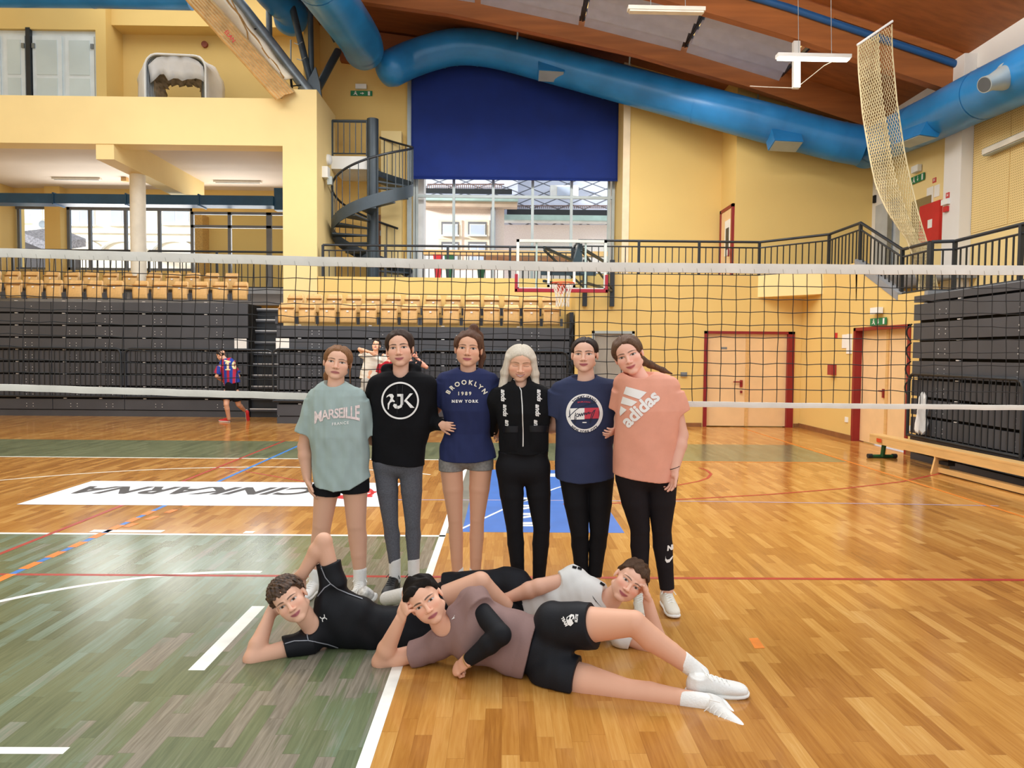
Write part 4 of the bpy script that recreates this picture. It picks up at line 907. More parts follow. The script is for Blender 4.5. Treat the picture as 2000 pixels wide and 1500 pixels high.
# sagging valance and crumpled lining
c0 = A; mb = MB(); P = []
xl, xr = PY(290, 130, 19.3).x, PY(398, 130, 19.3).x
for i in range(13):
    t = i / 12; zt_ = PY(342, 107 + 2 * t, 19.26).z - .02 - .25 * abs(2 * t - 1) ** 4; dr_ = (.55 if .25 < t < .8 else .42) + .05 * math.sin(i * 2)
    P.append([Vector((xl + (xr - xl) * t, 19.28 + .12 * s + .02 * math.sin(i * 2 + s * 3), zt_ - dr_ * s)) for s in (0, .3, .6, 1)])
o = MB().grid(P).build('valance', TARP, tn, True); md = o.modifiers.new('s', 'SOLIDIFY'); md.thickness = .012
I1 = archpts(292, 400, 128, 130, .3, 19.6); I2 = archpts(324, 394, 167, 168, .22, 20.3)
rows = [[a.lerp(b, t) + Vector((.05 * math.sin(i * 2.3 + t * 9), 0, .04 * math.sin(i * 1.9 + t * 7))) for i, (a, b) in enumerate(zip(I1, I2))] for t in np.linspace(0, 1, 8)]
o = MB().grid(rows).build('lining', TARPI, tn, True); md = o.modifiers.new('s', 'SOLIDIFY'); md.thickness = .012
CABM = mat('white_cabinet', '#dfe6e6', .5, var=.03); CABG = mat('frosted_panel', '#cfdad8', .3, var=.04, vscale=1)
for (a0, a1, lab) in ((-46, 52, 'white panelled cupboard at the edge of the picture on the upper gallery'), (60, 187, 'white panelled double cupboard beside the yellow pier on the upper gallery')):
    xa, xb = PY(a0, 100, 20.65).x, PY(a1, 100, 20.65).x; zt = PY(100, 59, 20.65).z
    cr = tag(MB().box(xa, xb, 20.7, 21.4, 7.02, zt).build('gallery_cupboard', CABM), lab, 'cupboard')
    for s in (0, 1):
        x0 = xa + (xb - xa) * s / 2 + .05; x1 = xa + (xb - xa) * (s + 1) / 2 - .05; zz = PY(100, 70, 20.65).z
        d = MB().box(x0, x1, 20.65, 20.7, 7.05, zz).build('cupboard_door', CABM, cr)
        for z0, z1 in ((PY(100, 146, 20.65).z, zz - .12), (8.0, PY(100, 153, 20.65).z)): MB().box(x0 + .12, x1 - .12, 20.635, 20.65, z0, z1).build('door_panel', CABG, d)
        MB().box((x0 if s == 0 else x1 - .08), (x0 + .08 if s == 0 else x1), 20.61, 20.65, zz - .35, zz - .22).build('hinge', STEEL, d)
xg = PY(56, 100, 20.62).x; tag(MB().box(xg - .06, xg + .06, 20.58, 20.7, 7.02, PY(100, 55, 20.62).z).build('cupboard_post', DARKM), 'black post between the two gallery cupboards', 'post')
# ================================================================== GYM BENCH (right) AND BENCHES BEHIND THE RAILING
gb = empty('gym_bench', (6.35, 10, 0), 'long beech gym bench with green foot beside the right bleachers', 'bench')
p0, p1 = Vector((6.14, 11.75, .36)), Vector((6.34, 7.4, .36)); d = (p1 - p0).normalized(); sdv = Vector((-d.y, d.x, 0))
MB().bar(p0, p1, .2, .035).build('top_board', BEECH, gb, bevel=.006)
MB().bar(p0 + sdv * .085 + Vector((0, 0, -.07)), p1 + sdv * .085 + Vector((0, 0, -.07)), .025, .11).bar(p0 - sdv * .085 + Vector((0, 0, -.07)), p1 - sdv * .085 + Vector((0, 0, -.07)), .025, .11).build('side_rail', BEECH, gb)
MB().bar(p0 + d * 1.6 + Vector((0, 0, -.31)), p1 + Vector((0, 0, -.31)), .1, .07).build('lower_beam', BEECH, gb)
for t in (1.65, 4.2):
    q = p0 + d * t; MB().prism([q + sdv * s + Vector((0, 0, z)) for s, z in ((-.1, -.02), (.1, -.02), (.09, -.15), (.14, -.36), (-.14, -.36), (-.09, -.15))], d * .035).build('wooden_leg', BEECH, gb)
    MB().bar(q + d * .05 + Vector((0, 0, -.2)), q + d * .25 + Vector((0, 0, -.2)), .1, .05).build('bracket', BLACK, gb)
q = p0 + d * .28; ft = MB().tube([q + Vector((0, 0, -.03)), q + d * -.06 + Vector((0, 0, -.33))], .035, 10).tube([q + sdv * -.2 + d * -.07 + Vector((0, 0, -.33)), q + sdv * .2 + d * -.07 + Vector((0, 0, -.33))], .03, 10).build('green_foot', GREENP, gb, True)
MB().tube([q + sdv * -.24 + d * -.07 + Vector((0, 0, -.325)), q + sdv * -.17 + d * -.07 + Vector((0, 0, -.325))], .038, 10).build('rubber_end', DARKM, ft, True); MB().tube([q + sdv * .24 + d * -.07 + Vector((0, 0, -.325)), q + sdv * .17 + d * -.07 + Vector((0, 0, -.325))], .038, 10).build('rubber_end', DARKM, ft, True)
q = p0 + d * .3 + sdv * -.114; flat_print('bench_label', ([(-.07, -.03), (.07, -.03), (.07, .03), (-.07, .03)], [(0, 1, 2, 3)]), q + Vector((0, 0, -.06)) , d, (0, 0, 1), ORANGE, gb)
def stored_bench(label, px0, px1, py, Y, zoff):
    a, b = PY(px0, py, Y), PY(px1, py, Y); rt = empty('stored_bench', (a.x, Y, 3.3), label, 'bench', 'benches stored on the balcony')
    MB().box(a.x, b.x, Y - .14, Y + .14, a.z - .12, a.z).build('top_board', BEECH if zoff == 0 else BROWNB, rt)
    for px in ((856, 878), (940,)) [0 if zoff == 0 else 1]:
        x = PY(px, py, Y).x; MB().prism([(x - .12, Y - .12, a.z - .12), (x + .12, Y - .12, a.z - .12), (x + .05, Y - .12, 3.3), (x - .05, Y - .12, 3.3)], (0, .04, 0)).build('trestle_leg', REDB if px < 870 else GREENP, rt)
    MB().box(a.x + .3, a.x + 2.2, Y - .1, Y - .05, a.z - .34, a.z - .26).build('stretcher', REDB, rt); return rt
stored_bench('long beech bench stored behind the balcony railing below the window', 828, 1185, 489, 18.6, 0)
stored_bench('dark bench stored behind the beech one on the balcony', 945, 1120, 501, 19.3, 1)
# white shirt hanging at the end of the right bleachers
def cloth_blob(name, label, cat, rows, m):
    P = [];
    for (px, py, w, Y) in rows:
        c = PY(px, py, Y); P.append([c + Vector((w * math.cos(a) * (1 + .25 * math.sin(3 * a + py)), .5 * w * math.sin(a) * (1 + .3 * math.sin(4 * a)), .03 * math.sin(5 * a))) for a in np.linspace(0, 2 * math.pi, 17)])
    return tag(MB().grid(P).build(name, m, None, True), label, cat)
cloth_blob('hanging_shirt', 'white shirt hanging from the end of the right bleachers', 'shirt', [(1803, 768, .02, 11.02), (1802, 776, .06, 11.0), (1801, 800, .085, 11.0), (1800, 815, .07, 11.0), (1802, 828, .1, 11.0), (1799, 842, .09, 11.0), (1798, 846, .03, 11.0)], mat('white_cloth', '#e8e6e0', .85, bump=.4, bscale=20))
# ================================================================== BUILDINGS OUTSIDE
FC = mat('cream_render', '#fbeed8', .85, var=.03); FP = mat('pink_render', '#fbe9e1', .85, var=.05, vscale=20); WT = mat('white_trim', '#f7f5f0', .8); PANE = mat('sky_pane', '#c3cde0', .15, var=.1, vscale=.5)
def slate_mat():
    m = mat('slate_roof', '#c6c8d6', .7, var=.06, vscale=2); nt = m.node_tree; b = nt.nodes['Principled BSDF']
    tc = nd(nt, 'ShaderNodeTexCoord'); outs = []
    for s in (1, -1):
        w = nd(nt, 'ShaderNodeTexWave', wave_type='BANDS'); w.inputs['Scale'].default_value = .55; mp = nd(nt, 'ShaderNodeMapping'); mp.inputs['Rotation'].default_value = (0, math.radians(62 * s), 0)
        nt.links.new(tc.outputs['Object'], mp.inputs[0]); nt.links.new(mp.outputs[0], w.inputs[0]); r = nd(nt, 'ShaderNodeMath', operation='LESS_THAN'); r.inputs[1].default_value = .03; nt.links.new(w.outputs['Fac'], r.inputs[0]); outs.append(r.outputs[0])
    mx = nd(nt, 'ShaderNodeMath', operation='MAXIMUM'); nt.links.new(outs[0], mx.inputs[0]); nt.links.new(outs[1], mx.inputs[1])
    mc = nd(nt, 'ShaderNodeMix', data_type='RGBA'); nt.links.new(mx.outputs[0], mc.inputs[0]); l = b.inputs['Base Color'].links[0].from_socket; nt.links.new(l, mc.inputs[6]); mc.inputs[7].default_value = (.12, .12, .14, 1); nt.links.new(mc.outputs[2], b.inputs['Base Color']); return m
SLR = slate_mat()
def rect(mb, px0, py0, px1, py1, Y, d0=.0, d1=.1):
    a, b = PY(px0, py1, Y), PY(px1, py0, Y); return mb.box(a.x, b.x, Y - d1, Y - d0, a.z, b.z)
def out_window(parent, px0, py0, px1, py1, Y, mx=1, my=1):
    w = rect(MB(), px0, py0, px1, py1, Y, -.05, .02).build('window_frame', WT, parent); nx, ny = mx + 1, my + 1
    rect(MB(), px0 - 3, py1, px1 + 3, py1 + 2, Y, 0, .18).build('sill', WT, w)
    dx = (px1 - px0) / nx; dy = (py1 - py0) / ny
    for i in range(nx):
        for j in range(ny): rect(MB(), px0 + dx * i + 1.5, py0 + dy * j + 1.5, px0 + dx * (i + 1) - 1.5, py0 + dy * (j + 1) - 1.5, Y, .02, .03).build('pane', PANE, w)
YA = 34.0
ca = empty('cream_building', (-20, YA, 0), 'cream rendered building with white framed windows seen through the left windows', 'building')
a, b = PY(-150, 300, YA), PY(430, 600, YA); MB().box(a.x, b.x, YA, YA + .5, 0, a.z + 2).build('wall', FC, ca)
for r in ((18, 380, 30, 434), (38, 380, 82, 434), (131, 380, 184, 440), (216, 380, 264, 440), (317, 380, 370, 438)): out_window(ca, *r, YA)
rect(MB(), -50, 450, 420, 453, YA, 0, .15).build('string_course', WT, ca); rect(MB(), -50, 466, 420, 468, YA, 0, .1).build('string_course', WT, ca)
for px in (90, 160, 240, 340):
    mb = MB(); c = PY(px, 500, YA); mb.tube([(c.x + 1.05 * math.cos(t), YA - .05, c.z + .72 * math.sin(t)) for t in np.linspace(0, math.pi, 17)], .07, 6).build('arch_moulding', WT, ca)
mb = MB(); rect(mb, 77, 430, 93, 447, YA, 0, .45); ac = tag(mb.build('air_conditioner', WHP), 'white air conditioning unit on the cream building outside', 'air conditioner')
c = PY(83, 438, YA - .46); MB().tube([(c.x, c.y, c.z), (c.x, c.y - .02, c.z)], .17, 20).build('fan_grille', STEEL, ac)
a, b = PY(38, 452, 30.0), PY(99, 476, 30.0); lt = empty('shed_roof', (a.x, 30, 3), 'dark sloping shed roof outside the left window', 'roof')
MB().prism([(a.x, 30, a.z), (b.x, 30, b.z), (b.x, 30, b.z - .35), (a.x, 30, a.z - .35)], (0, 2.5, .6)).build('roof_sheet', mat('grey_tiles', '#8c8a92', .7, var=.3, vscale=12), lt)
MB().prism([(a.x + .1, 30.1, a.z - .35), (b.x, 30.1, b.z - .35), (b.x, 30.1, b.z - 1.4), (a.x + .1, 30.1, b.z - 1.4)], (0, 2, 0)).build('shed_wall', mat('dark_shed', '#4a4648', .8), lt)
YB = 32.0
pb = empty('pink_building', (0, YB, 0), 'pinkish rendered building with slate roof behind the far window', 'building')
rect(MB(), 828, 407, 985, 772, YB, -.5, 0).build('wall', FP, pb); rect(MB(), 980, 436, 1240, 772, YB + 1.6, -.5, 0).build('wall', FP, pb)
rect(MB(), 820, 393, 1010, 407, YB, 0, .5).build('cornice', mat('tan_cornice', '#d9bfa9', .8), pb); rect(MB(), 985, 431, 1240, 436, YB + 1.6, 0, .5).build('cornice', WT, pb)
rect(MB(), 984, 424, 1240, 431, YB + 1.3, 0, .3).build('gutter', mat('verdigris', '#b9d6cf', .6), pb); rect(MB(), 820, 386, 1012, 393, YB - .4, 0, .3).build('gutter', mat('verdigris', '#b9d6cf', .6), pb)
rect(MB(), 990, 412, 1240, 420, YB + 1.2, 0, .15).build('gutter_dark_board', DARKM, pb); rect(MB(), 832, 371, 1000, 378, YB - .3, 0, .15).build('gutter_dark_board', DARKM, pb)  # dark strip above each gutter
def roofp(px0, px1, pyb, Y): a, b = PY(px0, pyb, Y), PY(px1, pyb, Y); MB().prism([(a.x, Y, a.z), (b.x, Y, b.z), (b.x, Y + 7, b.z + 6), (a.x, Y + 7, a.z + 6)], (0, .3, -.3)).build('roof', SLR, pb)
roofp(815, 1012, 388, YB - .3); roofp(980, 1250, 424, YB + 1.3)
mb = MB()
for px0, px1, py, Y in ((835, 985, 364, YB + .3), (1010, 1240, 406, YB + 1.9)):
    for i in range(int((px1 - px0) / 4)): mb.tube([PY(px0 + 4 * i, py - 5, Y), PY(px0 + 4 * i, py + 4, Y)], .02, 4)
    mb.tube([PY(px0, py - 4, Y), PY(px1, py - 4, Y)], .03, 4)
mb.build('snow_guard', mat('rust_iron', '#8a6f66', .7), pb)
for r in ((862, 434, 896, 462), (914, 434, 950, 462), (862, 473, 896, 520), (914, 473, 950, 520)):
    rect(MB(), r[0] - 6, r[1] - 4, r[2] + 6, r[3] + 6, YB, 0, .06).build('surround', mat('pale_surround', '#f3e2cc', .8), pb); rect(MB(), *r, YB, .06, .08).build('reveal', mat('grey_reveal', '#77777c', .8), pb); out_window(pb, r[0] + 3, r[1] + 4, r[2] - 2, r[3] - 2, YB - .1, 0 if r[3] < 470 else 1, 0)
dm = rect(MB(), 1075, 362, 1130, 382, YB + 2.6, -2.5, 0).build('dormer', WT, pb); rect(MB(), 1088, 365, 1116, 382, YB + 2.6, 0, .03).build('dormer_pane', PANE, dm)
rect(MB(), 958, 398, 968, 490, YB, 0, .3).build('downpipe', mat('grey_pipe', '#9aa0a8', .6), pb)
st_ = rect(MB(), 812, 340, 832, 803, 21.2, 0, .5); tag(st_.build('outer_pilaster', mat('pale_pilaster', '#f6ece6', .8)), 'pale pilaster outside the left edge of the far window', 'pilaster')
st_ = rect(MB(), 1182, 340, 1196, 803, 21.2, 0, .5); tag(st_.build('outer_pilaster', mat('pale_pilaster', '#f6ece6', .8)), 'pale pilaster outside the right edge of the far window', 'pilaster')
struct(MB().box(-60, 60, 24.2, 70, -.3, -.1).build('ground', mat('paving', '#e3e1de', .9)))
# ================================================================== PEOPLE: smooth blended bodies meshed from distance fields
f32 = np.float32
def nrm(v): v = np.asarray(v, float); return v / (np.linalg.norm(v) + 1e-12)
def smin(a, b, k):
    if k <= 0: return np.minimum(a, b)
    h = np.clip(.5 + .5 * (b - a) / k, 0, 1); return b + (a - b) * h - k * h * (1 - h)
class Cone:
    def __init__(s, a, b, ra, rb, k=.02, flat=1.0, side=None, op='u', cap=False):
        s.a, s.b, s.ra, s.rb, s.k, s.op, s.cap = np.array(a, float), np.array(b, float), ra, rb, k, op, cap
        s.flat = flat; d = s.b - s.a; s.L = np.linalg.norm(d) + 1e-9; s.d = d / s.L
        if side is None: side = (1, 0, 0) if abs(s.d[0]) < .8 else (0, 0, 1)
        sd = np.array(side, float); sd = sd - sd.dot(s.d) * s.d; s.s = nrm(sd); s.f = np.cross(s.d, s.s)
    def box(s): r = max(s.ra, s.rb); return np.minimum(s.a, s.b) - r, np.maximum(s.a, s.b) + r
    def ev(s, X, Y, Z):
        x, y, z = X - s.a[0], Y - s.a[1], Z - s.a[2]; t = x * s.d[0] + y * s.d[1] + z * s.d[2]; tc = np.clip(t, 0, s.L); r = s.ra + (s.rb - s.ra) * (tc / s.L)
        u = x * s.s[0] + y * s.s[1] + z * s.s[2]; v = (x * s.f[0] + y * s.f[1] + z * s.f[2]) / s.flat; e = 0 if s.cap is True else (np.minimum(t, 0) if s.cap else t - tc)
        d = (np.sqrt(u * u + v * v + e * e) - r) * (s.flat if s.flat < 1 else 1)
        if s.cap is True: d = np.maximum(d, np.abs(t - s.L / 2) - s.L / 2)
        elif s.cap: d = np.maximum(d, t - s.L)
        return d
class Ell:
    def __init__(s, c, r, R=None, k=.02, op='u'):
        s.c, s.r, s.k, s.op = np.array(c, float), np.array(r, float), k, op; s.R = np.eye(3) if R is None else np.array(R, float)
    def box(s): m = s.r.max(); return s.c - m, s.c + m
    def ev(s, X, Y, Z):
        x, y, z = X - s.c[0], Y - s.c[1], Z - s.c[2]; q = 0
        for i in range(3): q = q + ((x * s.R[0, i] + y * s.R[1, i] + z * s.R[2, i]) / s.r[i]) ** 2
        return (np.sqrt(q) - 1) * s.r.min()
class Stack:
    """stations along an axis: (t, centre side, centre front, half width, half depth)"""
    def __init__(s, o, u, side, st, k=.03, p=2.4, op='u', front=None):
        s.o = np.array(o, float); s.u = nrm(u); sd = np.array(side, float); sd = sd - sd.dot(s.u) * s.u; s.s = nrm(sd)
        s.f = np.cross(s.u, s.s) if front is None else nrm(np.array(front) - np.dot(front, s.u) * s.u); s.st = np.array(sorted(st), float); s.k, s.p, s.op = k, p, op
    def box(s):
        pts = []
        for t, a, b, w, d in s.st:
            for i in (-1, 1):
                for j in (-1, 1): pts.append(s.o + s.u * t + s.s * (a + i * w) + s.f * (b + j * d))
        pts = np.array(pts); return pts.min(0), pts.max(0)
    def ev(s, X, Y, Z):
        x, y, z = X - s.o[0], Y - s.o[1], Z - s.o[2]; t = x * s.u[0] + y * s.u[1] + z * s.u[2]; a = x * s.s[0] + y * s.s[1] + z * s.s[2]; b = x * s.f[0] + y * s.f[1] + z * s.f[2]
        I = lambda j: np.interp(t, s.st[:, 0], s.st[:, j]).astype(f32)
        w, d = I(3), I(4); q = (np.abs((a - I(1)) / w) ** s.p + np.abs((b - I(2)) / d) ** s.p) ** (1 / s.p)
        return np.maximum((q - 1) * np.minimum(w, d), np.maximum(s.st[0, 0] - t, t - s.st[-1, 0]))
class HeadP:
    """a head as one primitive: centre c, rows of R = (x: own side axis, y: facing, z: up), scale sc"""
    def __init__(s, c, R, sc, male=False, smile=.3, k=.012, sx=1.2): s.sx = sx; s.c, s.R, s.sc, s.male, s.smile, s.k, s.op = np.array(c, float), np.array(R, float), sc, male, smile, k, 'u'
    def box(s): return s.c - .14 * s.sc, s.c + .14 * s.sc
    def loc(s, X, Y, Z):
        x, y, z = X - s.c[0], Y - s.c[1], Z - s.c[2]; return [(x * s.R[i, 0] + y * s.R[i, 1] + z * s.R[i, 2]) / (s.sc * (s.sx if i == 0 else 1)) for i in range(3)]
    def ev(s, X, Y, Z):
        x, y, z = s.loc(X, Y, Z); ax = np.abs(x)
        def E(c, r): return (np.sqrt(((ax - c[0]) / r[0]) ** 2 + ((y - c[1]) / r[1]) ** 2 + ((z - c[2]) / r[2]) ** 2) - 1) * min(r)
        def C(a, b, ra, rb):
            d = np.array(b) - np.array(a); L2 = d.dot(d); t = np.clip(((ax - a[0]) * d[0] + (y - a[1]) * d[1] + (z - a[2]) * d[2]) / L2, 0, 1)
            return np.sqrt((ax - a[0] - t * d[0]) ** 2 + (y - a[1] - t * d[1]) ** 2 + (z - a[2] - t * d[2]) ** 2) - (ra + (rb - ra) * t)
        m = s.male; jw = .048 if m else .044
        F = E((0, -.018, .038), (.072, .094, .088)); F = smin(F, E((0, .02, -.026), (.056 if m else .054, .066, .085)), .02)
        F = smin(F, C((jw, .0, -.058), (.008, .062, -.098), .02, .016 if m else .0135), .022)
        F = smin(F, E((0, .045, .052), (.052, .045, .047)), .02); F = smin(F, E((.036, .05, -.022), (.027, .03, .03)), .02); F = smin(F, E((.03, .042, -.055), (.026, .028, .03)), .02)
        F = smin(F, E((0, .054, -.06), (.03, .033, .03)), .016); F = smin(F, E((0, .066, -.097), (.019, .018, .017)), .014)
        if m: F = smin(F, C((.010, .083, .027), (.044, .064, .025), .010, .008), .012)
        else: F = smin(F, C((.010, .0795, .028), (.042, .064, .027), .0085, .007), .014)
        F = np.maximum(F, -(smin(E((.031, .098, .007), (.019, .018, .013)), np.full_like(F, 9), 0))) if False else -smin(-F, E((.031, .101, .007), (.02, .02, .013)), .008)
        F = smin(F, E((.031, .0625, .008), (.0145, .0145, .0125)), .003)
        F = smin(F, C((0, .081, .02), (0, .103, -.026), .007, .009), .01); F = smin(F, E((0, .1035, -.0295), (.0115, .011, .0095)), .007); F = smin(F, E((.0125, .0925, -.0335), (.0085, .0095, .0075)), .005)
        cz = .006 * s.smile
        F = smin(F, C((0, .0835, -.0605), (.0235, .0735, -.0635 + cz), .0058, .003), .006); F = smin(F, C((0, .082, -.0705), (.0205, .074, -.0665 + cz), .0068, .003), .006)
        F = smin(F, E((.0735, -.008, -.004), (.0075, .017, .029)), .006)
        return F * s.sc
def grid_eval(prims, lo, hi, h, post=None):
    n = np.maximum(np.ceil((hi - lo) / h).astype(int) + 1, 3); ax = [(lo[i] + h * np.arange(n[i])).astype(f32) for i in range(3)]
    F = np.full(n, .15, f32)
    for op in ('u', 's'):
        for p in prims:
            if p.op != op: continue
            a, b = p.box(); m = .03 + p.k + h * 2; i0 = np.clip(np.floor((a - m - lo) / h).astype(int), 0, n); i1 = np.clip(np.ceil((b + m - lo) / h).astype(int) + 1, 0, n)
            if np.any(i1 - i0 < 1): continue
            sl = tuple(slice(i0[j], i1[j]) for j in range(3)); X, Y, Z = np.meshgrid(ax[0][sl[0]], ax[1][sl[1]], ax[2][sl[2]], indexing='ij', sparse=True)
            d = p.ev(X, Y, Z).astype(f32)
            F[sl] = smin(F[sl], d, p.k) if op == 'u' else -smin(-F[sl], d, p.k)
    if post is not None:
        X, Y, Z = np.meshgrid(*ax, indexing='ij', sparse=True); F = post(F, X, Y, Z).astype(f32)
    return F
def surfnets(F, lo, h):
    S = F < 0; c = np.zeros([q - 1 for q in F.shape], np.int8)
    for i in (0, 1):
        for j in (0, 1):
            for k in (0, 1): c += S[i:S.shape[0] - 1 + i, j:S.shape[1] - 1 + j, k:S.shape[2] - 1 + k]
    act = (c > 0) & (c < 8); I = np.argwhere(act); idx = np.full(act.shape, -1, np.int32); idx[act] = np.arange(len(I))
    P = np.zeros((len(I), 3)); N = np.zeros(len(I))
    cor = [(i, j, k) for i in (0, 1) for j in (0, 1) for k in (0, 1)]
    for a in cor:
        for ax in range(3):
            if a[ax]: continue
            b = list(a); b[ax] = 1; fa = F[I[:, 0] + a[0], I[:, 1] + a[1], I[:, 2] + a[2]]; fb = F[I[:, 0] + b[0], I[:, 1] + b[1], I[:, 2] + b[2]]
            m = (fa < 0) != (fb < 0); t = np.where(m, fa / np.where(fa == fb, 1, fa - fb), 0); q = np.array(a, float)[None, :].repeat(len(I), 0); q[:, ax] += t; P[m] += q[m]; N[m] += 1
    V = lo + h * (I + P / np.maximum(N, 1)[:, None]); Q = []
    for ax in range(3):
        o = [(1, 2), (2, 0), (0, 1)][ax]; A = np.moveaxis(S, (ax, o[0], o[1]), (0, 1, 2)); C_ = np.moveaxis(idx, (ax, o[0], o[1]), (0, 1, 2))
        e = A[:-1, 1:-1, 1:-1] != A[1:, 1:-1, 1:-1]; w = np.argwhere(e)
        if not len(w): continue
        i, j, k = w[:, 0], w[:, 1] + 1, w[:, 2] + 1; q = np.stack([C_[i, j - 1, k - 1], C_[i, j, k - 1], C_[i, j, k], C_[i, j - 1, k]], 1)
        fl = ~A[i, j, k]; q[fl] = q[fl][:, ::-1]; Q.append(q)
    Q = np.concatenate(Q) if Q else np.zeros((0, 4), int); return V, Q[(Q >= 0).all(1)]
def mesh_of(prims, h, post=None, lo=None, hi=None, keep=None):
    bs = [p.box() for p in prims if p.op == 'u']; L = np.min([b[0] for b in bs], 0) - 3 * h - .01; H = np.max([b[1] for b in bs], 0) + 3 * h + .01
    if lo is not None: L = np.maximum(L, lo)
    if hi is not None: H = np.minimum(H, hi)
    V, Q = surfnets(grid_eval(prims, L, H, h, post), L, h)
    if keep is not None:
        m = keep(V); Q = Q[m[Q].any(1)]; u = np.unique(Q); r = np.full(len(V), -1); r[u] = np.arange(len(u)); V, Q = V[u], r[Q]
    return V, Q
def np_mesh(name, V, Q, m, parent, tint=None):
    me = bpy.data.meshes.new(name); off = np.zeros(3); p = parent
    while p is not None: off += np.array(p.location); p = p.parent
    me.vertices.add(len(V)); me.vertices.foreach_set('co', (V - off).astype(f32).ravel()); me.loops.add(Q.size); me.loops.foreach_set('vertex_index', Q.astype(np.int32).ravel())
    me.polygons.add(len(Q)); me.polygons.foreach_set('loop_start', np.arange(0, Q.size, 4, dtype=np.int32)); me.polygons.foreach_set('loop_total', np.full(len(Q), 4, np.int32)); me.polygons.foreach_set('use_smooth', np.ones(len(Q), bool))
    me.update(calc_edges=True)
    if tint is not None:
        at = me.color_attributes.new('tint', 'FLOAT_COLOR', 'POINT'); at.data.foreach_set('color', np.concatenate([tint, np.ones((len(V), 1))], 1).astype(f32).ravel())
    o = bpy.data.objects.new(name, me); COL.objects.link(o); me.materials.append(m); o.parent = parent; return o
def garment(name, prims, h, m, parent, post=None):
    V, Q = mesh_of(prims, h, post); return np_mesh(name, V, Q, m, parent)
def folds(amp, fs, seed=0, warp=1.2):
    amp *= 1.35
    r = np.random.RandomState(seed); W = [(r.normal(size=3) * np.array(fs), r.uniform(0, 6.28)) for _ in range(7)]
    def g(X, Y, Z):
        s = 0
        for w, p in W: s = s + np.sin(X * w[0] + Y * w[1] + Z * w[2] + p + (warp * np.sin(X * w[2] * .4 + Z * w[0] * .4) if warp else 0))
        if warp:
            for w, p in W[:4]: s = s + .2 * np.sin(X * w[0] * 2.6 + Y * w[1] * 2.6 + Z * w[2] * 2.6 + p * 2)
        return s * (amp / 3)
    return g
# skin material reads the painted tint
SKIN = bpy.data.materials.new('skin'); SKIN.use_nodes = True
_nt = SKIN.node_tree; _b = _nt.nodes['Principled BSDF']; _a = nd(_nt, 'ShaderNodeAttribute', attribute_name='tint'); _nt.links.new(_a.outputs['Color'], _b.inputs['Base Color']); _b.inputs['Roughness'].default_value = .52; _b.inputs['Specular IOR Level'].default_value = .35
_b.inputs['Subsurface Weight'].default_value = .0
def cloth(name, col, **k):
    a = dict(rough=.9, var=.05, vscale=7, bump=.12, bscale=260, spec=.2); a.update(k); return mat(name, col, **a)
def hairm(name, col, var=.3): return mat(name, col, .62, spec=.18, var=var, vscale=30, stretch=(8, 8, .6), bump=.05, bscale=30)
def frame(yaw=0, pitch=0, roll=0):
    """rows x,y,z of a head facing the camera. yaw>0 turns to image right, roll>0 leans the crown to image right, pitch>0 looks down"""
    R = np.array([[1, 0, 0], [0, -1, 0], [0, 0, 1]], float); y, p, r = map(math.radians, (yaw, pitch, roll))
    Rz = np.array([[math.cos(y), -math.sin(y), 0], [math.sin(y), math.cos(y), 0], [0, 0, 1]]); Rx = np.array([[1, 0, 0], [0, math.cos(p), -math.sin(p)], [0, math.sin(p), math.cos(p)]]); Ry = np.array([[math.cos(r), 0, math.sin(r)], [0, 1, 0], [-math.sin(r), 0, math.cos(r)]])
    return (Ry @ Rz @ Rx @ R.T).T
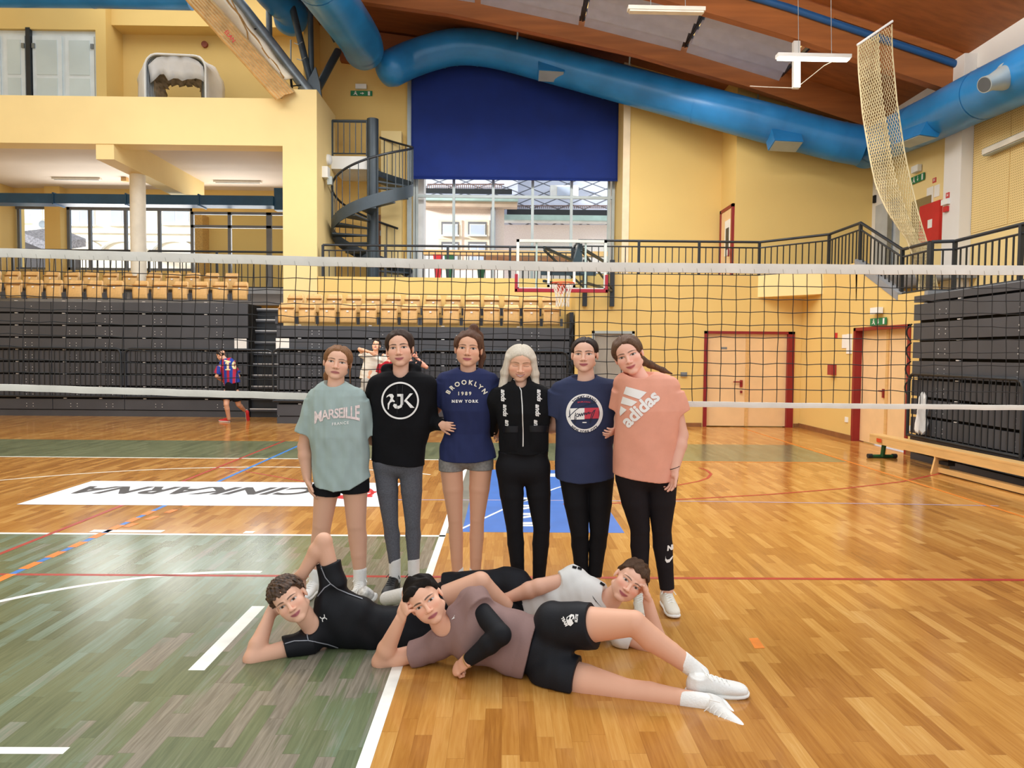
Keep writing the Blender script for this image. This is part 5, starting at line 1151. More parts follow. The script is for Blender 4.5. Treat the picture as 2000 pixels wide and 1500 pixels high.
def paint(V, hp, skin, face):
    sk = np.array(lin(skin)); T = np.tile(sk, (len(V), 1)); hz0 = np.clip(1.6 - np.linalg.norm(V - hp.c, axis=1) / .16, 0, 1)[:, None]; hk = np.array([.2, .26, .32]); T = T * (1 + hk[None] * hz0); sk = sk * (1 + hk); x, y, z = hp.loc(V[:, 0], V[:, 1], V[:, 2]); ax = np.abs(x); near = (ax < .1) & (y > .02) & (y < .13) & (np.abs(z) < .13)  # head skin tinted paler and pinker, making up for weak front light
    def mixin(m, c, a=1.0): m = np.clip(m, 0, 1) * near * a; T[:] = T * (1 - m[:, None]) + np.array(c)[None] * m[:, None]
    G = lambda cx, cz, rx, rz: np.exp(-((ax - cx) / rx) ** 2 - ((z - cz) / rz) ** 2)
    mixin(G(.04, -.025, .022, .018), sk * np.array([1.0, .72, .68]), face.get('blush', .45)); mixin(G(0, -.03, .012, .012), sk * np.array([1.0, .75, .7]), .4); mixin(G(.031, .002, .02, .012), sk * np.array([.88, .74, .70]), .3)
    if face.get('stubble'): mixin((np.clip((-.045 - z) / .02, 0, 1)) * (y > .0), sk * np.array([.72, .68, .66]), face['stubble'])
    cz = .006 * face.get('smile', .3) * (x / .022) ** 2; zz = z - cz + .0645
    sharp = lambda d, w=.0012: np.clip(.5 - d / (2 * w), 0, 1)
    lip = np.sqrt((ax / .0255) ** 2 + (np.where(zz > 0, zz / .0085, zz / .0105)) ** 2) - 1; mixin(sharp(lip * .009), lin(face.get('lip', '#b8606a')))
    if face.get('teeth'): mixin(sharp((np.sqrt((ax / .017) ** 2 + ((zz + .0005) / .0036) ** 2) - 1) * .0036), (.78, .75, .7))
    else: mixin(sharp(np.abs(zz) - .0011, .001) * (ax < .022), np.array(lin(face.get('lip', '#b8606a'))) * .35, .8)
    mixin(sharp(np.sqrt((ax - .0068) ** 2 + ((z + .0395) * 1.3) ** 2) - .0028), sk * .18, .85)
    dx = ax - .031; q = np.clip(1 - (dx / .016) ** 2, 0, 1); zu = .0082 + .0066 * q; zl_ = .0078 - .0052 * q
    if face.get('closed'):
        mixin(sharp(np.abs(z - (.0035 - .002 * q)) - .0012, .001) * (np.abs(dx) < .0145), (.035, .022, .018))
    else:
        ins = np.maximum(np.maximum(z - zu, zl_ - z), np.abs(dx) - .016); mixin(sharp(ins, .0007), (.62, .58, .56))
        gz = face.get('gaze', 0.0); sx = np.sign(x) * dx - gz; ir = np.sqrt(sx ** 2 + (z - .0083) ** 2); mixin(sharp(ir - .0066, .0007) * (ins < .0003), lin(face.get('iris', '#4a3222'))); mixin(sharp(ir - .0032, .0006) * (ins < .0003), (.004, .004, .004))
        mixin(sharp(np.abs(z - zu - .0006) - (.0018 if face.get('lash', 1) else .001), .0008) * (np.abs(dx) < .0175), (.03, .02, .016), .95); mixin(sharp(np.abs(z - zl_) - .0006, .0008) * (np.abs(dx) < .0145), sk * .45, .6)
    bz = face.get('browz', .0275) + .0045 * (1 - ((dx + .002) / .022) ** 2); th = face.get('browth', .0036) * np.clip(1 - np.clip(dx, 0, 1) / .03, .4, 1); mixin(sharp(np.abs(z - bz) - th, .0014) * sharp(np.abs(dx) - .0215, .003), lin(face.get('brow', '#3a281e')), .9)
    return T
# ---------------------------------------------------------------- limbs
def leg(hip, knee, ankle, rt, rk, rc, ra, off=0.0, back=(0, 1, 0), cap=False, kk=.006):
    hip, knee, ankle = map(lambda q: np.array(q, float), (hip, knee, ankle)); bk = np.array(back, float)
    mid = hip + (knee - hip) * .45; c1 = knee + (ankle - knee) * .3 + bk * .012; c2 = knee + (ankle - knee) * .62 + bk * .004
    return [Cone(hip, mid, rt + off, rt * .88 + off, kk), Cone(mid, knee, rt * .88 + off, rk + off, kk), Cone(knee, c1, rk * .97 + off, rc + off, kk), Cone(c1, c2, rc + off, rc * .84 + off, kk), Cone(c2, ankle, rc * .84 + off, ra + off, kk, cap=('end' if cap else False))]
def arm(sh, el, wr, rs=.046, re=.036, rw=.025, off=0.0, kk=.015):
    sh, el, wr = map(lambda q: np.array(q, float), (sh, el, wr)); m = el + (wr - el) * .3
    return [Cone(sh, el, rs * .8 + off, re + off, kk), Cone(el, m, re * .97 + off, re * 1.03 + off, kk), Cone(m, wr, re * 1.03 + off, rw + off, kk)]
def hand(w, d, n, sgn, sc=1.0, curl=(.25, .3, .3, .35), spread=.07, thumb=.75, tcurl=.0):
    w = np.array(w, float); d = nrm(d); n = np.array(n, float); n = nrm(n - n.dot(d) * d); s = np.cross(d, n) * sgn; P = []
    P.append(Cone(w - d * .01, w + d * .03 * sc, .026 * sc, .031 * sc, .012, .62, s)); P.append(Cone(w + d * .03 * sc, w + d * .078 * sc, .033 * sc, .04 * sc, .012, .36, s)); P.append(Ell(w + (d * .045 + s * .02 + n * .008) * sc, np.array([.02, .02, .016]) * sc, None, .012))
    for i, (o, L) in enumerate(zip((.031, .0105, -.0105, -.03), (.072, .08, .074, .058))):
        p = w + (d * (.084 - .004 * abs(i - 1.2)) + s * o) * sc; a = 0; dd = nrm(d + s * spread * (1.2 - i))
        for j, (fr, r) in enumerate(((.44, .0092), (.31, .0084), (.25, .0076))):
            a += curl[i] * (.8 if j == 0 else 1.1); q = p + (dd * math.cos(a) + n * math.sin(a)) * L * fr * sc; P.append(Cone(p, q, r * sc, (r - .0009) * sc, .004)); p = q
    p = w + (d * .028 + s * .026) * sc; t1 = nrm(d * (1 - thumb * .5) + s * thumb + n * (.25 + tcurl)); q = p + t1 * .044 * sc; P.append(Cone(p, q, .014 * sc, .0108 * sc, .01)); t2 = nrm(t1 + d * .5 + n * tcurl); q2 = q + t2 * .032 * sc; P.append(Cone(q, q2, .0104 * sc, .0095 * sc, .004)); P.append(Cone(q2, q2 + nrm(t2 + d * .2 + n * tcurl) * .024 * sc, .0095 * sc, .0075 * sc, .004))
    return P
class Person:
    def __init__(s, label, base, skin='#d9a78c', sc=1.0):
        s.root = empty('person', base, label, 'person'); s.root['group'] = 'people in the sports hall'; s.P = []; s.heads = None; s.hands = []; s.skin = skin
        del s.root['group']
    def head(s, c, sc, yaw=0, pitch=0, roll=0, male=False, face=None, neck=None, rn=.052, sx=1.2):
        R = frame(yaw, pitch, roll); s.hp = HeadP(c, R, sc, male, (face or {}).get('smile', .3), sx=sx); S3 = np.array([sx, 1, 1]); s.face = face or {}; c = np.array(c, float)
        s.L = lambda p: c + sc * (R.T @ (np.array(p, float) * S3)); s.R = R; s.sc = sc
        if neck is not None:
            nb = np.array(neck, float); s.P += [Cone(s.L((0, -.022, -.05)), nb, rn, rn * 1.1, .025)]
        return s
    def build_body(s, hb=.0065, hh=.0024, hhand=.003):
        prims = s.P + [s.hp] + [p for h in s.hands for p in h]; lo = s.hp.c - .155 * s.sc; hi = s.hp.c + .155 * s.sc; regs = [(lo, hi, hh)]
        for h in s.hands:
            b = [p.box() for p in h]; regs.append((np.min([q[0] for q in b], 0) - .008, np.max([q[1] for q in b], 0) + .008, hhand))
        inside = lambda V, m: np.any([((V > l + m) & (V < u - m)).all(1) for l, u, _ in regs], 0)
        parts = [mesh_of(prims, hb, keep=lambda V: ~inside(V, hb))]
        for l, u, h in regs: parts.append(mesh_of(prims, h, lo=l - hb, hi=u + hb))
        V = np.concatenate([p[0] for p in parts]); o = np.cumsum([0] + [len(p[0]) for p in parts]); Q = np.concatenate([p[1] + o[i] for i, p in enumerate(parts)])
        T = paint(V, s.hp, s.skin, s.face)
        for h in s.hands:   # pinker knuckles and fingertips
            tips = h[5::3]
        s.body = np_mesh('body', V, Q, SKIN, s.root, T); return s
    def hair(s, m, fn, h=.003, pad=.16, extra=(), name='hair'):
        """fn(x,y,z)->distance in head coordinates; extra prims in world coordinates"""
        hp = s.hp
        class HF:
            op = 'u'; k = .01
            def box(q): return hp.c - pad * hp.sc, hp.c + pad * hp.sc
            def ev(q, X, Y, Z): x, y, z = hp.loc(X, Y, Z); return fn(x, y, z) * hp.sc
        V, Q = mesh_of([HF()] + list(extra), h); o = np_mesh(name, V, Q, m, s.root); return o
def ellf(x, y, z, c, r): return (np.sqrt(((x - c[0]) / r[0]) ** 2 + ((y - c[1]) / r[1]) ** 2 + ((z - c[2]) / r[2]) ** 2) - 1) * min(r)
def cap_hair(hl, grow=.009, part=None, noise=.0015, freq=90, top=0.0, seed=0, crown=None):
    """slick cap; hl = [(y, z)] hairline"""
    hy = [p[0] for p in hl]; hz_ = [p[1] for p in hl]; g = folds(noise, (freq, freq * .8, 9), seed, 0)
    def fn(x, y, z):
        F = ellf(x, y, z, (0, -.02, .038), (.073 + grow * 1.0, .095 + grow, .088 + grow + top)); F = smin(F, ellf(x, y, z, (0, .04, .054), (.052 + grow * .7, .047 + grow * .6, .048 + grow)), .02)
        if crown is not None: F = smin(F, crown(x, y, z), .02)
        F = F + g(x, y, z)
        if part is not None: F = F + .005 * np.exp(-((x - part) / .004) ** 2) * (z > .04)
        c = z - np.interp(y + 0 * x + 0 * z, hy, hz_) + 11 * x * x * (y > .03)
        F = F + (grow + .001) * np.clip(1 - c / .022, 0, 1) ** 1.5
        return np.maximum(F, -c)
    return fn
HLW = [(-.12, -.085), (-.06, -.075), (-.03, -.04), (-.015, -.008), (.012, -.004), (.026, .008), (.042, .036), (.058, .064), (.075, .082), (.1, .094)]
HLM = [(-.12, -.06), (-.06, -.055), (-.03, -.02), (-.01, .012), (.02, .018), (.035, .05), (.06, .062), (.085, .068), (.11, .07)]
# ---------------------------------------------------------------- prints that lie on cloth
def bvh_of(o):
    me = o.data; off = Vector(); p = o.parent
    while p is not None: off += p.location; p = p.parent
    return BVHTree.FromPolygons([v.co + off for v in me.vertices], [tuple(q.vertices) for q in me.polygons])
def decal(name, target, shape, fpx, m, Y, lift=.003, maxe=None, tree=None, parent=None):
    """shape: 2D (px offsets or any coords) -> fpx maps to photo pixels; laid on the cloth from the front at depth Y"""
    tree = tree or bvh_of(target); vs = []; ok = []; last = None
    for p in shape[0]:
        px = fpx(p); a = PY(px[0], px[1], Y); d = Vector(ray(px[0], px[1])).normalized(); hit, n, i, dist = tree.ray_cast(a - d * 1.2, d)
        if hit is None or abs(hit.y - Y) > .32: vs.append(a); ok.append(False)
        else:
            if n.dot(d) > 0: n = -n
            vs.append(hit + n * lift - d * .0012); ok.append(True)
    fs = [f for f in shape[1] if all(ok[i] for i in f)]
    if not fs: return None
    mb = MB(); mb.add(vs, fs); me = bpy.data.meshes.new(name); me.from_pydata(mb.v, [], mb.f); me.validate(); return link_mesh(name, me, m, parent or target)
def strip2d(pts, w, closed=False):
    if not closed:
        q = [pts[0]]
        for a, b in zip(pts[:-1], pts[1:]):
            n = max(1, int(math.dist(a, b) / 3))
            q += [(a[0] + (b[0] - a[0]) * i / n, a[1] + (b[1] - a[1]) * i / n) for i in range(1, n + 1)]
        pts = q
    P = [Vector(p) for p in pts]; n = len(P); v = []; f = []
    for i in range(n):
        t = (P[(i + 1) % n] - P[i - 1]) if closed else (P[min(i + 1, n - 1)] - P[max(i - 1, 0)]); t.normalize(); q = Vector((-t.y, t.x)) * (w if not isinstance(w, (list, tuple)) else w[i]) / 2; v += [tuple(P[i] + q), tuple(P[i] - q)]
    for i in range(n if closed else n - 1): j = (i + 1) % n; f.append((2 * i, 2 * i + 1, 2 * j + 1, 2 * j))
    return v, f
def poly2d(pts, maxe): 
    return subdiv2d(pts, [tuple(range(len(pts)))], maxe)
def ring2d(r, w, n=60): return strip2d([(r * math.cos(2 * math.pi * i / n), r * math.sin(2 * math.pi * i / n)) for i in range(n)], w, True)
def join2d(*sh):
    v, f = [], []
    for a in sh: o = len(v); v += list(a[0]); f += [tuple(i + o for i in q) for q in a[1]]
    return v, f
def place2d(sh, dx=0, dy=0, s=1, rot=0):
    c, q = math.cos(rot), math.sin(rot); return [(dx + s * (p[0] * c - p[1] * q), dy + s * (p[0] * q + p[1] * c)) for p in sh[0]], sh[1]
def arc_text(s, r, a_mid, size, bold, flip=False, maxe=1.5, spacing=1.0, shear=0):
    """text set along a circle of radius r (y up). a_mid in degrees"""
    v, f = text2d(s, size, bold, shear, spacing, maxe); out = []
    for x, y in v:
        if not flip: a = math.radians(a_mid) - x / r; rr = r + y
        else: a = math.radians(a_mid) + x / r; rr = r - y
        out.append((rr * math.cos(a), rr * math.sin(a)))
    return out, f
UP = lambda cx, cy: (lambda p: (cx + p[0], cy - p[1]))
# ---------------------------------------------------------------- shared pieces of clothing
SOCK = cloth('white_sock', '#e9e7e2', bump=.3, bscale=90); SHOEW = mat('white_shoe', '#e4e2dd', .6, var=.05, bump=.25, bscale=120); SOLEW = mat('white_sole', '#ecebe6', .5); SHOEB = mat('black_shoe', '#18181a', .55, var=.1); SHOEC = mat('cream_shoe', '#ded6c6', .7, bump=.2, bscale=120)
BLKC = cloth('black_cloth', '#141417'); BLKL = cloth('black_leggings', '#151417', rough=.75); PRW = mat('white_print', '#eceae6', .7, var=.03); LACE = mat('lace_white', '#efeee9', .7)
def shoe(p, heel, d, L, mu, ms, up=(0, 0, 1), sc=1.0, laces=True, label=None):
    heel = np.array(heel, float); d = nrm(d); up = nrm(np.array(up, float) - np.dot(up, d) * d); s = np.cross(d, up); F = lambda t, a, b: heel + d * t + s * a + up * b; k = L / .27
    st = [(-.004, 0, .05, .014, .02), (.004, 0, .052, .026, .034), (.03, 0, .058, .034, .046), (.07, 0, .056, .036, .046), (.12, 0, .049, .037, .038), (.17, 0, .04, .041, .029), (.215, 0, .035, .042, .024), (.242, 0, .032, .038, .021), (.258, 0, .029, .031, .018), (.267, 0, .027, .022, .013), (.271, 0, .026, .012, .009)]
    pr = [Stack(heel, d, s, [(t * k, a, b * sc, w * sc, q * sc) for t, a, b, w, q in st], .012, 2.2, front=up), Cone(F(.042, 0, .05), F(.046, 0, .09 * sc), .037 * sc, .036 * sc, .015, cap='end')]
    o = garment('shoe', pr, .004, mu, p.root)
    if label: o['label'] = label
    ss = [(-.008, 0, .013, .02, .013), (0, 0, .013, .032, .013), (.04, 0, .013, .038, .014), (.12, 0, .013, .036, .013), (.18, 0, .013, .044, .013), (.22, 0, .014, .044, .013), (.248, 0, .016, .04, .013), (.264, 0, .017, .032, .011), (.273, 0, .018, .022, .009), (.277, 0, .019, .012, .007)]
    so = garment('sole', [Stack(heel, d, s, [(t * k, a, b, w * sc, q) for t, a, b, w, q in ss], .01, 3, front=up)], .004, ms, o)
    if laces:
        mb = MB()
        for i in range(5):
            t = (.085 + i * .022) * k; h = np.interp(t / k, [.07, .12, .17], [.103, .089, .071]) * sc; w = .024
            mb.tube([F(t, -w, h - .008), F(t + .004, 0, h + .002), F(t + .008, w, h - .008)], .0032, 5)
        mb.tube([F(.08 * k, .002, .104 * sc), F(.075 * k, .03, .108 * sc), F(.1 * k, .045, .09 * sc)], .003, 5).tube([F(.08 * k, -.002, .104 * sc), F(.07 * k, -.03, .11 * sc), F(.095 * k, -.05, .085 * sc)], .003, 5)
        mb.build('laces', LACE if mu is not SHOEB else SHOEB, o, True)
    return o
def sock(p, a, b, ra, rb, stripe=None):
    o = garment('sock', [Cone(a, b, ra, rb, 0)], .005, SOCK, p.root); return o
class Wm:
    """standing woman helper: photo pixels to points at her depth"""
    def __init__(s, Y): s.Y = Y
    def __call__(s, px, py, dy=0): return np.array(PY(px, py, s.Y + dy))
    def rows(s, R): 
        out = []
        for r in R:
            py, xl, xr, d = r[:4]; cf = r[4] if len(r) > 4 else 0; a, b = s(xl, py), s(xr, py); out.append(((a[2] + b[2]) / 2, (a[0] + b[0]) / 2, cf, (b[0] - a[0]) / 2, d))
        return Stack((0, s.Y, 0), (0, 0, 1), (1, 0, 0), out, .03, 2.3, front=(0, -1, 0))
def hem_post(W, pts, fold=None, neck=None, extra=None):
    """cut below the hem line given in pixels; add folds; open the neck"""
    xs = [W(px, py)[0] for px, py in pts]; zs = [W(px, py)[2] for px, py in pts]
    def post(F, X, Y, Z):
        if fold is not None: F = F + fold(X, Y, Z)
        if neck is not None: F = -smin(-F, neck.ev(X, Y, Z), .006)
        F = np.maximum(F, np.interp(X + 0 * Y + 0 * Z, xs, zs) - Z) if True else F
        if extra is not None: F = extra(F, X, Y, Z)
        return F
    return post
def top_cut(W, pts, up=.006):
    xs = [W(px, py)[0] for px, py in pts]; zs = [W(px, py)[2] + up for px, py in pts]
    return lambda F, X, Y, Z: np.maximum(F, Z - np.interp(X + 0 * Y + 0 * Z, xs, zs))
def neck_cut(W, px, py, rx, rz, dy=-.02): return Ell(W(px, py, dy), (rx, .085, rz))
def collar(name, o, W, px, py, rx, ry, rz, m, tiltz=.03, r=.008):
    c = W(px, py, .0); mb = MB(); mb.tube([(c[0] + rx * math.cos(t), c[1] - ry * math.sin(t), c[2] - tiltz * math.sin(t)) for t in np.linspace(0, 2 * math.pi, 41)[:-1]], r, 8, closed=True); return mb.build(name, m, o, True)
def base(W, px): return (W(px, 1000)[0], W.Y, 0)
def torso_skin(W, p, sl, sr, nb, hip):
    nn = W(nb[0], nb[1] - 2, .0); cc = W(nb[0], nb[1] + 60); p.P += [Cone(nn, cc, .07, .1, .03, .72), Cone(cc, W(hip[0], hip[1] - 32), .1, .1, .03, .7), Cone(nn + (0, 0, -.03), sl + (0, 0, -.02), .036, .03, .03), Cone(nn + (0, 0, -.03), sr + (0, 0, -.02), .036, .03, .03)]

# ================================================================== WOMAN IN MINT SHIRT
W = Wm(4.86)
p = Person('woman in an oversized mint tee standing at the left end of the row', base(W, 662), '#dba98d')
p.head(W(659, 709.5), .925, sx=1.28, yaw=8, pitch=-2, roll=8, face=dict(brow='#5b4330', iris='#5a4632', lip='#b66f6c', smile=-.3, blush=.35), neck=W(655, 768, .02))
sl, sr = W(609, 792), W(708, 790); torso_skin(W, p, sl, sr, (655, 772), (667, 905))
Lh = [W(643, 915), W(629, 1024), W(616, 1118)]; Rh = [W(692, 915), W(696, 1024), W(703, 1118)]
p.P += leg(*Lh, .092, .063, .062, .04) + leg(*Rh, .092, .064, .063, .041)
el, wr = W(594, 872, .02), W(600, 934, -.03); p.P += arm(sl, el, wr, .05, .043, .029)
p.P += arm(sr, W(728, 858, .14), W(770, 835, .22), .05, .042, .03)
p.hands.append(hand(wr, (W(612, 978, -.07) - wr), (1, .1, 0), 1, .95, curl=(.2, .22, .25, .3), thumb=.45)); p.build_body()
p.hair(hairm('hair_light_brown', '#80593a'), cap_hair(HLW, .010, part=.012, seed=1), extra=[Cone(p.L((-.03, -.085, -.03)), p.L((-.05, -.09, -.10)), .03, .026, .02), Cone(p.L((-.05, -.09, -.10)), p.L((-.055, -.08, -.18)), .026, .012, .02), Cone(p.L((.073, .02, .02)), p.L((.078, .02, -.07)), .007, .004, .01), Cone(p.L((.078, .02, -.07)), p.L((.088, .02, -.13)), .004, .003, .006)])
MINT = cloth('mint_jersey', '#a2b3af', var=.04)
pr = [W.rows([(744, 634, 674, .07), (751, 622, 686, .088), (760, 611, 698, .102), (772, 605, 710, .114), (790, 604, 714, .12, .005), (810, 603, 716, .125, .01), (850, 607, 719, .13, .012), (890, 609, 721, .13), (930, 612, 724, .13), (962, 614, 724, .128)]), Cone(W(655, 762), W(614, 779), .05, .054, .03), Cone(W(655, 762), W(702, 777), .05, .052, .03),
      Cone(W(611, 784), W(594, 846, .0), .056, .066, .03, cap=True), Cone(W(706, 782), W(722, 846, .06), .056, .062, .03, cap=True)]
post = hem_post(W, [(600, 945), (625, 948), (660, 954), (690, 951), (712, 938), (735, 925)], folds(.0042, (34, 12, 8), 3), Ell(W(653, 742, -.03), (.068, .1, .057)))
ts = garment('t_shirt', pr, .0055, MINT, p.root, post)
PKO = mat('pink_white_print', '#e6d3cf', .75, var=.12, vscale=60); t = bvh_of(ts)
sh = text2d('MARSEILLE', 20, .025, 0, .9, 2.2); xs = [q[0] for q in sh[0]]; w_ = (max(xs) - min(xs)) / 2
def mars(q):
    u = q[0] / w_; v = (q[1] / 20 + .36) / .72; top = 799 - 6 * u - 3 * u * u * 0; bot = 817.5 + 9 * u * u - 3 * u; return (658 + 44 * u * 1.0, bot + (top - bot) * v)
decal('shirt_lettering', ts, sh, mars, PKO, W.Y, tree=t, maxe=2)
decal('shirt_lettering', ts, text2d('FRANCE', 7.6, .02, 0, 1.25, 2), lambda q: (664.5 + q[0], 827 - q[1] - q[0] * .1), PRW, W.Y, tree=t)
g = garment('shorts', [Cone(Lh[0], Lh[0] + (Lh[1] - Lh[0]) * .46, .1, .097, .01, cap='end'), Cone(Rh[0], Rh[0] + (Rh[1] - Rh[0]) * .42, .1, .097, .01, cap='end'), Cone(W(652, 925), W(684, 925), .1, .1, .02)], .006, BLKC, p.root, top_cut(W, [(600, 945), (625, 948), (660, 954), (690, 951), (712, 938), (735, 925)]))
for a, hx in ((Lh, 614), (Rh, 704)):
    sock(p, a[2] + np.array((0, 0, .015)), a[2] + np.array((0, .005, -.12)), .046, .043)
    h = a[2].copy(); h[2] = 0; shoe(p, h + np.array((0, .06, 0)), (-.12 if hx < 650 else .05, -1, 0), .27, SHOEW, SOLEW)

# ================================================================== WOMAN IN BLACK HOODIE
W = Wm(4.93)
p = Person('tall woman in a black hoodie with a white round emblem', base(W, 782), '#dca98d')
p.head(W(781, 682), 1.02, sx=1.17, yaw=2, pitch=0, roll=-5, face=dict(brow='#2a1c16', browth=.004, iris='#4a2f1e', lip='#b4666a', smile=.8), neck=W(783, 742, .02))
sl, sr = W(740, 755), W(835, 757); torso_skin(W, p, sl, sr, (783, 748), (777, 905))
Lh = [W(752, 905), W(763, 1023), W(771, 1100)]; Rh = [W(802, 905), W(806, 1023), W(808, 1098)]
el, wr = W(841, 825, .05), W(856, 829, -.06); p.P += arm(sr, el, wr); p.P += arm(sl, W(716, 800, .15), W(690, 830, .2))
p.P += leg(*Lh, .08, .05, .05, .035) + leg(*Rh, .08, .05, .05, .035)
p.hands.append(hand(wr, (1, -.3, -.15), (.3, 1, .0), -1, .76, curl=(.1, .15, .18, .2), thumb=.55)); p.build_body()
p.hair(hairm('hair_dark_brown', '#3a2a22'), cap_hair(HLW, .012, part=.0, seed=2, noise=.002), extra=[Ell(p.L((0, -.11, -.0)), (.045, .04, .045), None, .03)])
HOOD = cloth('black_fleece', '#101013', bump=.2)
pr = [W.rows([(727, 748, 820, .08), (735, 734, 836, .1), (746, 727, 844, .113), (760, 725, 846, .12), (790, 725, 846, .125, .01), (830, 727, 842, .128, .01), (870, 726, 832, .125), (908, 726, 829, .118)]), Cone(W(783, 742), W(742, 747), .05, .054, .03), Cone(W(783, 742), W(832, 749), .05, .054, .03),
      Cone(W(736, 752), W(716, 806, .13), .06, .052, .03), Cone(W(836, 754), W(843, 824, .04), .058, .058, .03), Cone(W(843, 824, .05), W(862, 829, -.075), .058, .042, .02, cap='end'),
      Cone(W(754, 722, .03), W(774, 747, -.085), .03, .022, .008), Cone(W(812, 722, .03), W(793, 747, -.085), .03, .022, .008), Cone(W(754, 722, .03), W(783, 718, .1), .034, .036, .012), Cone(W(812, 722, .03), W(783, 718, .1), .034, .036, .012), Cone(W(783, 740, .11), W(783, 770, .13), .07, .06, .03, .5)]
post = hem_post(W, [(715, 897), (760, 903), (800, 908), (835, 910)], folds(.0042, (34, 12, 8), 5), Ell(W(783, 716, -.03), (.062, .095, .098)))
hd = garment('hoodie', pr, .0055, HOOD, p.root, post); t = bvh_of(hd)
cx, cy = 781.5, 782.5
decal('emblem_ring', hd, ring2d(34.8, 3.3, 90), UP(cx, cy), PRW, W.Y, tree=t)
J = poly2d([(-7, 14), (5, 14), (5, -6), (2, -12), (-4, -15), (-11, -14), (-15, -9), (-13, -5), (-8, -6), (-6, -9), (-2, -9), (0, -6), (0, 9), (-7, 9)], 2.5)
K = join2d(poly2d([(24, 15), (18, 15), (7, 1), (8, -2), (11, 1)], 2.5), poly2d([(7, 1.5), (19, -13), (27, -13), (12, 2)], 2.5))
fg = join2d(poly2d([(-28, 7), (-26, 11), (-21, 14), (-16, 14), (-13, 10), (-15, 4), (-11, 0), (-12, -2), (-16, -1), (-20, -3), (-22, -8), (-23, -16), (-25, -16), (-25, -5), (-21, 1), (-19, 6), (-22, 10), (-26, 8)], 2.5))
decal('emblem_letters', hd, join2d(J, K, fg), UP(cx + 1, cy + 1), PRW, W.Y, tree=t)
for s, y1 in ((-4, 808), (6, 800)): decal('drawstring', hd, strip2d([(780 + s * 1.1, -752), (779.5 + s, -775), (780 + s, -y1)], .8), lambda q: (q[0], -q[1]), mat('black_string', '#262629', .7), W.Y, tree=t, lift=.004)
LEGG = cloth('grey_marl_leggings', '#5b5c62', rough=.85, var=.12, vscale=120)
g = garment('leggings', leg(*Lh, .083, .052, .054, .04, cap=True) + leg(*Rh, .083, .052, .054, .04, cap=True) + [Cone(W(760, 890), W(794, 890), .1, .1, .03), Cone(W(758, 905), W(798, 905), .1, .1, .02)], .0055, LEGG, p.root, top_cut(W, [(715, 897), (760, 903), (800, 908), (835, 910)]))
for a in (Lh, Rh):
    sock(p, a[2] + np.array((0, 0, .02)), a[2] + np.array((0, .005, -.12)), .041, .04); h = a[2].copy(); h[2] = 0; shoe(p, h + np.array((0, .06, 0)), (-.1, -1, 0), .27, SHOEB, SHOEB, sc=1.05)

# ================================================================== WOMAN IN NAVY BROOKLYN SHIRT
W = Wm(4.97)
p = Person('woman with a high ponytail in a navy lettered tee and grey shorts', base(W, 912), '#d7a283')
p.head(W(915, 683), 1.0, sx=1.22, yaw=-1, pitch=0, roll=3, face=dict(brow='#6b4a38', iris='#2e2018', lip='#b8636a', smile=.5, lash=1), neck=W(914, 738, .02))
sl, sr = W(867, 752), W(957, 754); torso_skin(W, p, sl, sr, (914, 744), (911, 900))
Lh = [W(881, 905), W(889, 1013), W(894, 1135)]; Rh = [W(940, 905), W(932, 1013), W(928, 1135)]
p.P += leg(*Lh, .081, .05, .05, .034) + leg(*Rh, .081, .05, .05, .034)
for a in (Lh, Rh):
    b = a[2].copy(); b[2] = .06; p.P += [Cone(a[2], b, .034, .036)]; b[2] = 0; shoe(p, b + np.array((0, .05, 0)), (0, -1, 0), .27, SHOEW, SOLEW); sock(p, b + np.array((0, .005, .13)), b + np.array((0, .005, .05)), .04, .04)

p.P += arm(sl, W(852, 798, .1), W(815, 830, .2)) + arm(sr, W(975, 800, .17), W(980, 838, .12))
w4 = W(979, 842, .13); p.hands.append(hand(w4, (-.5, -.85, -.1), (.8, -.3, 0), -1, .85, curl=(.2, .2, .2, .2), thumb=.4)); p.build_body()
HB3 = hairm('hair_brown', '#5c3f30')
p.hair(HB3, cap_hair(HLW, .012, seed=3, noise=.002), extra=[Cone(p.L((.0, -.05, .118)), p.L((.02, -.06, .15)), .026, .03, .02), Cone(p.L((.02, -.06, .15)), p.L((.05, -.11, .10)), .028, .026, .02), Cone(p.L((.05, -.11, .10)), p.L((.075, -.10, -.04)), .03, .024, .02), Cone(p.L((.075, -.10, -.04)), p.L((.07, -.07, -.15)), .026, .012, .02)])
mb = MB(); a, b = Vector(p.L((-.03, -.052, .12))), Vector(p.L((.03, -.05, .122))); mb.tube([Vector(p.L((.031 * math.cos(q), -.05 + .028 * math.sin(q), .122))) for q in np.linspace(0, 6.283, 17)[:-1]], .006, 6, closed=True); mb.build('hair_band', BLACK, p.root, True)
NAVY = cloth('navy_jersey', '#2a3157', var=.04)
pr = [W.rows([(717, 897, 933, .07), (722, 882, 950, .086), (729, 868, 962, .1), (740, 859, 968, .112), (757, 858, 967, .118, .004), (775, 861, 965, .125, .012), (800, 864, 962, .126, .016), (825, 868, 960, .116, .005), (845, 869, 959, .11), (868, 861, 963, .115), (902, 856, 967, .12)]), Cone(W(914, 734), W(871, 742), .046, .05, .03), Cone(W(914, 734), W(957, 744), .046, .05, .03),
      Cone(W(866, 750), W(853, 790, .04), .056, .058, .03, cap=True), Cone(W(958, 752), W(972, 795, .1), .056, .058, .03, cap=True)]
post = hem_post(W, [(845, 892), (880, 900), (930, 900), (970, 893)], folds(.0042, (34, 12, 8), 8), Ell(W(914.5, 716, -.03), (.067, .1, .052)))
ts = garment('t_shirt', pr, .0055, NAVY, p.root, post); t = bvh_of(ts)
CRP = mat('cream_print', '#e4dcc8', .7, var=.03)
